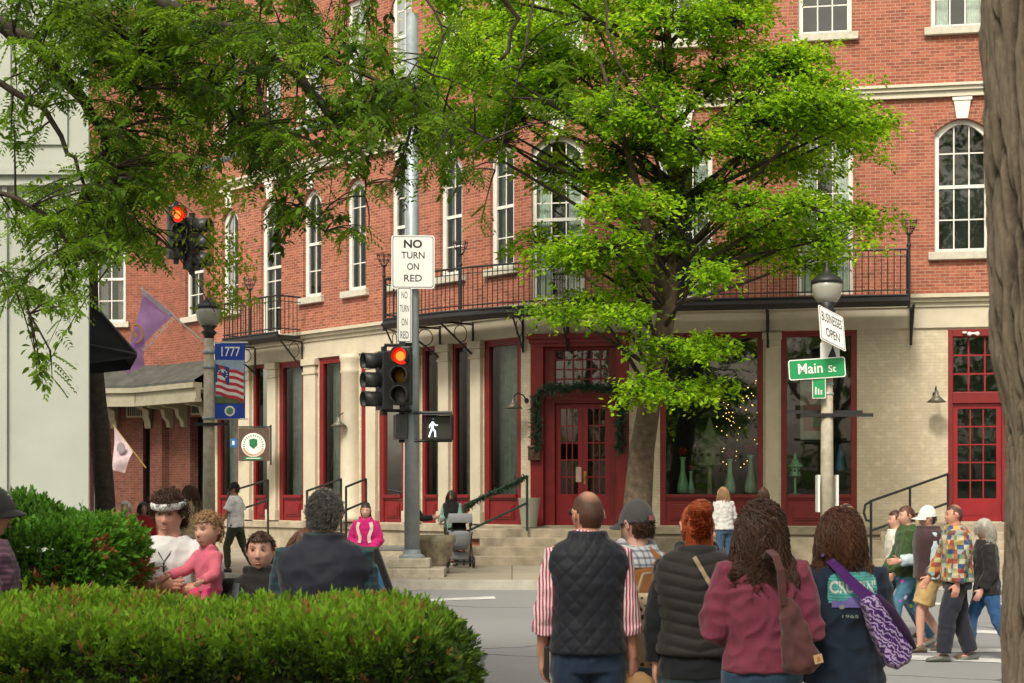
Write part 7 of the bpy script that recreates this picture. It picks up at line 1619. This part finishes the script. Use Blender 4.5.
for x, y in ((-.27, -.32), (.27, -.32), (-.27, .30), (.27, .30)):
    mb = MB(); mb.tube([(x+.13*0, y+.105*math.cos(a*.3927), .125+.105*math.sin(a*.3927)) for a in range(17)], .022, 8); w_ = mb.build('wheel', M['black'], pr, smooth=True)
    mb = MB()
    for a in range(4): mb.tube([(x, y+.1*math.cos(a*.785), .125+.1*math.sin(a*.785)), (x, y-.1*math.cos(a*.785), .125-.1*math.sin(a*.785))], .008, 5)
    mb.build('spokes', M['galv'], w_)
person('dark-clothed person mostly hidden behind the signal pole, one arm held out', pX(413, 32.5), 32.5, 1.55, R(-75), 'fair', dict(uaR=(.3,.7,-1), faR=(.1,1,.1), uaL=(-.1,.7,-.8), faL=(0,1,0)), [dict(mat=K('blackj', (.02,.018,.02)), ease=.03, name='jacket')], dict(mat=K('blackl', (.02,.02,.02))), ('long', 'dark', .7), zg=ZS, seed=33, female=True, nst=200, near=False)
# left side walkers
Y = 31.5
person('man in a black cap, white T-shirt and olive trousers walking left', pX(236, Y), Y, 1.80, R(82), 'tan', dict(hp=R(-4), uaL=(-.1,.45,-1), faL=(0,.55,-1), uaR=(.1,-.3,-1), faR=(0,.1,-1), thL=(-.02,.38,-1), shL=(0,-.05,-1), thR=(.02,-.28,-1), shR=(0,-.55,-1)), [dict(mat=K('bright_white', (.82,.82,.84), var=.03), sleeve='short', ease=.03, name='t_shirt', wr=.012)], dict(mat=K('olive', (.045,.055,.03))), ('short', 'dark'), ('cap', K('blackcap2', (.014,.014,.016))), zg=ZS, seed=34, nst=200, near=False)
person('woman with very long brown hair in a cream fluffy coat walking left', pX(191, 30), 30, 1.72, R(60), 'fair', dict(), [dict(mat=K('cream_fur', (.55,.42,.25), scale=60, var=.25), ease=.05, name='coat', wr=.014, hem=.7)], dict(mat=jeans()), ('long', 'auburn', 1.7), zg=ZS, seed=35, female=True, nst=600, near=False)
person('white-haired person in grey beyond the rounded bush', pX(127, 27), 27, 1.62, R(150), 'fair', dict(), [dict(mat=K('greyt', (.25,.27,.3)), ease=.03, name='jacket')], dict(mat=jeans()), ('short', 'white'), seed=36, nst=300, near=False)
person('person in a dark red jacket behind the headband man\'s shoulder', pX(147, 28.5), 28.2, 1.58, R(200), 'fair', dict(), [dict(mat=K('redj', (.30,.012,.015)), ease=.03, name='jacket')], dict(mat=jeans()), ('long', 'dark', .6), seed=37, nst=250, female=True, near=False)
# middle distance
Y = 30.8
person('woman with ash blond hair in a white cardigan by the wide shop window', pX(724, Y), Y, 1.68, R(25), 'fair', dict(uaR=(.35,0,-1), faR=(-.3,.6,-.6)), [dict(mat=K('white_knit', (.55,.56,.56)), ease=.035, name='cardigan', wr=.012)], dict(mat=jeans()), ('bobs', 'blond', 1.3), zg=ZS, seed=38, female=True, nst=500, near=False)
person('dark-haired person just showing above the maroon hoodie woman', pX(763, 29.9), 29.9, 1.66, R(-20), 'fair', dict(), [dict(mat=K('greyj', (.12,.12,.13)), ease=.03, name='jacket')], dict(mat=jeans()), ('bobs', 'brown', 1.2), zg=ZS, seed=39, female=True, nst=400, near=False)
Y = 19.6
person('person in a black beanie and plaid shirt with long blond hair', pX(846, Y), Y, 1.74, R(-12), 'fair', dict(), [dict(mat=K('bw_plaid', (.4,.4,.4), fn=plaid(16, (.45,.44,.42), (.06,.06,.08), (.03,.03,.04))), ease=.035, name='plaid_shirt', wr=.012)], dict(mat=jeans()), ('long', 'blond', .9), ('beanie', K('beanie', (.012,.012,.016))), seed=40, female=True, nst=600, near=False)
# the group crossing on the right
WALK = dict(uaL=(-.12,-.35,-1), faL=(0,.15,-1), uaR=(.12,.35,-1), faR=(0,.7,-1), thL=(-.02,.42,-1), shL=(0,.1,-1), thR=(.02,-.22,-1), shR=(0,-.55,-1))
WALK2 = dict(uaL=(-.12,.30,-1), faL=(0,.75,-1), uaR=(.12,-.3,-1), faR=(0,.1,-1), thL=(-.02,-.25,-1), shL=(0,-.55,-1), thR=(.02,.42,-1), shR=(0,.05,-1))
CG = 'people crossing the road at the right'
def dk(d, **k): d = dict(d); d.update(k); return d
jf = K('flower_denim', (.05,.16,.25), fn=lambda nt, tc: (lambda v: mixrgb(nt, mth(nt, 'LESS_THAN', v.outputs['Distance'], .25), (.06,.18,.28), v.outputs['Color']))((lambda v: (nt.links.new(tc.outputs['Object'], v.inputs['Vector']), v)[1])(N(nt, 'ShaderNodeTexVoronoi', Scale=8.0))))
person('person in a pale fleece half hidden behind the green jacket', pX(898, 20.6), 20.6, 1.66, R(95), 'fair', WALK2, [dict(mat=K('pale_fleece', (.6,.58,.5)), ease=.04, name='fleece', wr=.012)], dict(mat=jeans()), ('short', 'brown'), seed=41, nst=200, near=False, group=CG)
person('woman in a moss green jacket and embroidered jeans, foremost of the crossing group', pX(909, 19.4), 19.4, 1.76, R(88), 'fair', dk(WALK, uaL=(-.1,.2,-1), faL=(0,.6,-.8), hy=R(14)), [dict(mat=K('moss', (.035,.075,.022)), ease=.035, name='jacket', wr=.012, collar=.02)], dict(mat=jf), ('short', 'auburn'), shoes=(.5,.5,.48), seed=42, nst=400, near=False, female=True, group=CG)
X_, J = person('woman in a white cap, dark vest and tan shorts crossing the road', pX(930, 18.9), 18.9, 1.74, R(92), 'fair', dk(WALK, uaR=(.1,.2,-1), faR=(0,1,-.1), thL=(0,.35,-1), shL=(0,.0,-1), thR=(0,.10,-1), shR=(0,-.62,-1), uaL=(-.12,-.12,-1), faL=(0,.12,-1)), [dict(mat=K('lightblue', (.42,.52,.56)), ease=.03, name='shirt', wr=.012), dict(mat=K('plum_vest', (.05,.025,.03)), ease=.055, sleeve='none', collar=.03, name='vest', wr=.004)], dict(mat=K('khaki', (.45,.31,.13)), len=.85, ease=.03), ('short', 'dark'), ('cap', K('whitecap', (.7,.7,.66))), shoes=(.12,.09,.06), seed=43, nst=300, near=False, female=True, group=CG)
person('bald-crowned man in a patchwork shirt and dark trousers crossing the road', pX(957, 18.0), 18.0, 1.80, R(90), 'ruddy', dk(WALK, uaL=(-.14,.0,-1), faL=(0,.18,-1), thL=(0,.30,-1), shL=(0,.12,-1), thR=(0,-.12,-1), shR=(0,-.30,-1)), [dict(mat=K('patchwork', (.4,.3,.2), fn=patch), ease=.035, name='patchwork_shirt', wr=.012, collar=.02)], dict(mat=K('navyt', (.018,.02,.032)), wide=1.3, ease=.02), ('stubble', 'brown'), shoes=(.12,.13,.11), seed=44, near=False, bw=1.1, group=CG)
person('woman with grey bobbed hair in a black jacket and blue jeans crossing the road', pX(987, 18.1), 18.1, 1.63, R(84), 'fair', dk(WALK2, uaL=(-.12,-.1,-1), faL=(0,.5,-1)), [dict(mat=K('blackj2', (.016,.016,.018)), ease=.035, name='jacket', wr=.010, hem=.82)], dict(mat=jeans((.03,.10,.26))), ('bobs', 'silver', 1.0), shoes=(.2,.12,.07), seed=45, nst=600, near=False, female=True, group=CG)

# ------------------------------------------------------------------ park trees on the near side, behind the viewer (seen only in the glass)
for i, (x, y, hh) in enumerate([(-26, -10, 21), (-11, -16, 24), (4, -14, 22), (19, -17, 24), (33, -10, 20)]):
    t = thing('tree', 'tall green park tree across the street, mirrored in the shop and house windows', 'tree', (x, y, .17), 0, 'park trees mirrored in the glass')
    mb = MB(); mb.tube([(0, 0, 0), (.1, 0, 3), (0, .1, hh*.7)], [.4, .3, .1], 10); mb.build('trunk', barkd, t)
    n = 11000; cc = rng.normal(0, 1, (26, 3))*np.array([3.6, 2.4, hh*.24])+np.array([x, y, hh*.58]); p = cc[rng.integers(0, 26, n)]+rng.normal(0, 1.0, (n, 3))*np.array([1.3, 1.3, 1.0]); p[:, 2] = np.maximum(p[:, 2], 2.6)
    nn = rng.normal(0, .5, (n, 3)); nn[:, 2] += 1; leaves('crown', p, rng.normal(0, 1, (n, 3)), nn, np.full(n, .42), np.full(n, .28), rng.random(n)*.9, LM2, t)
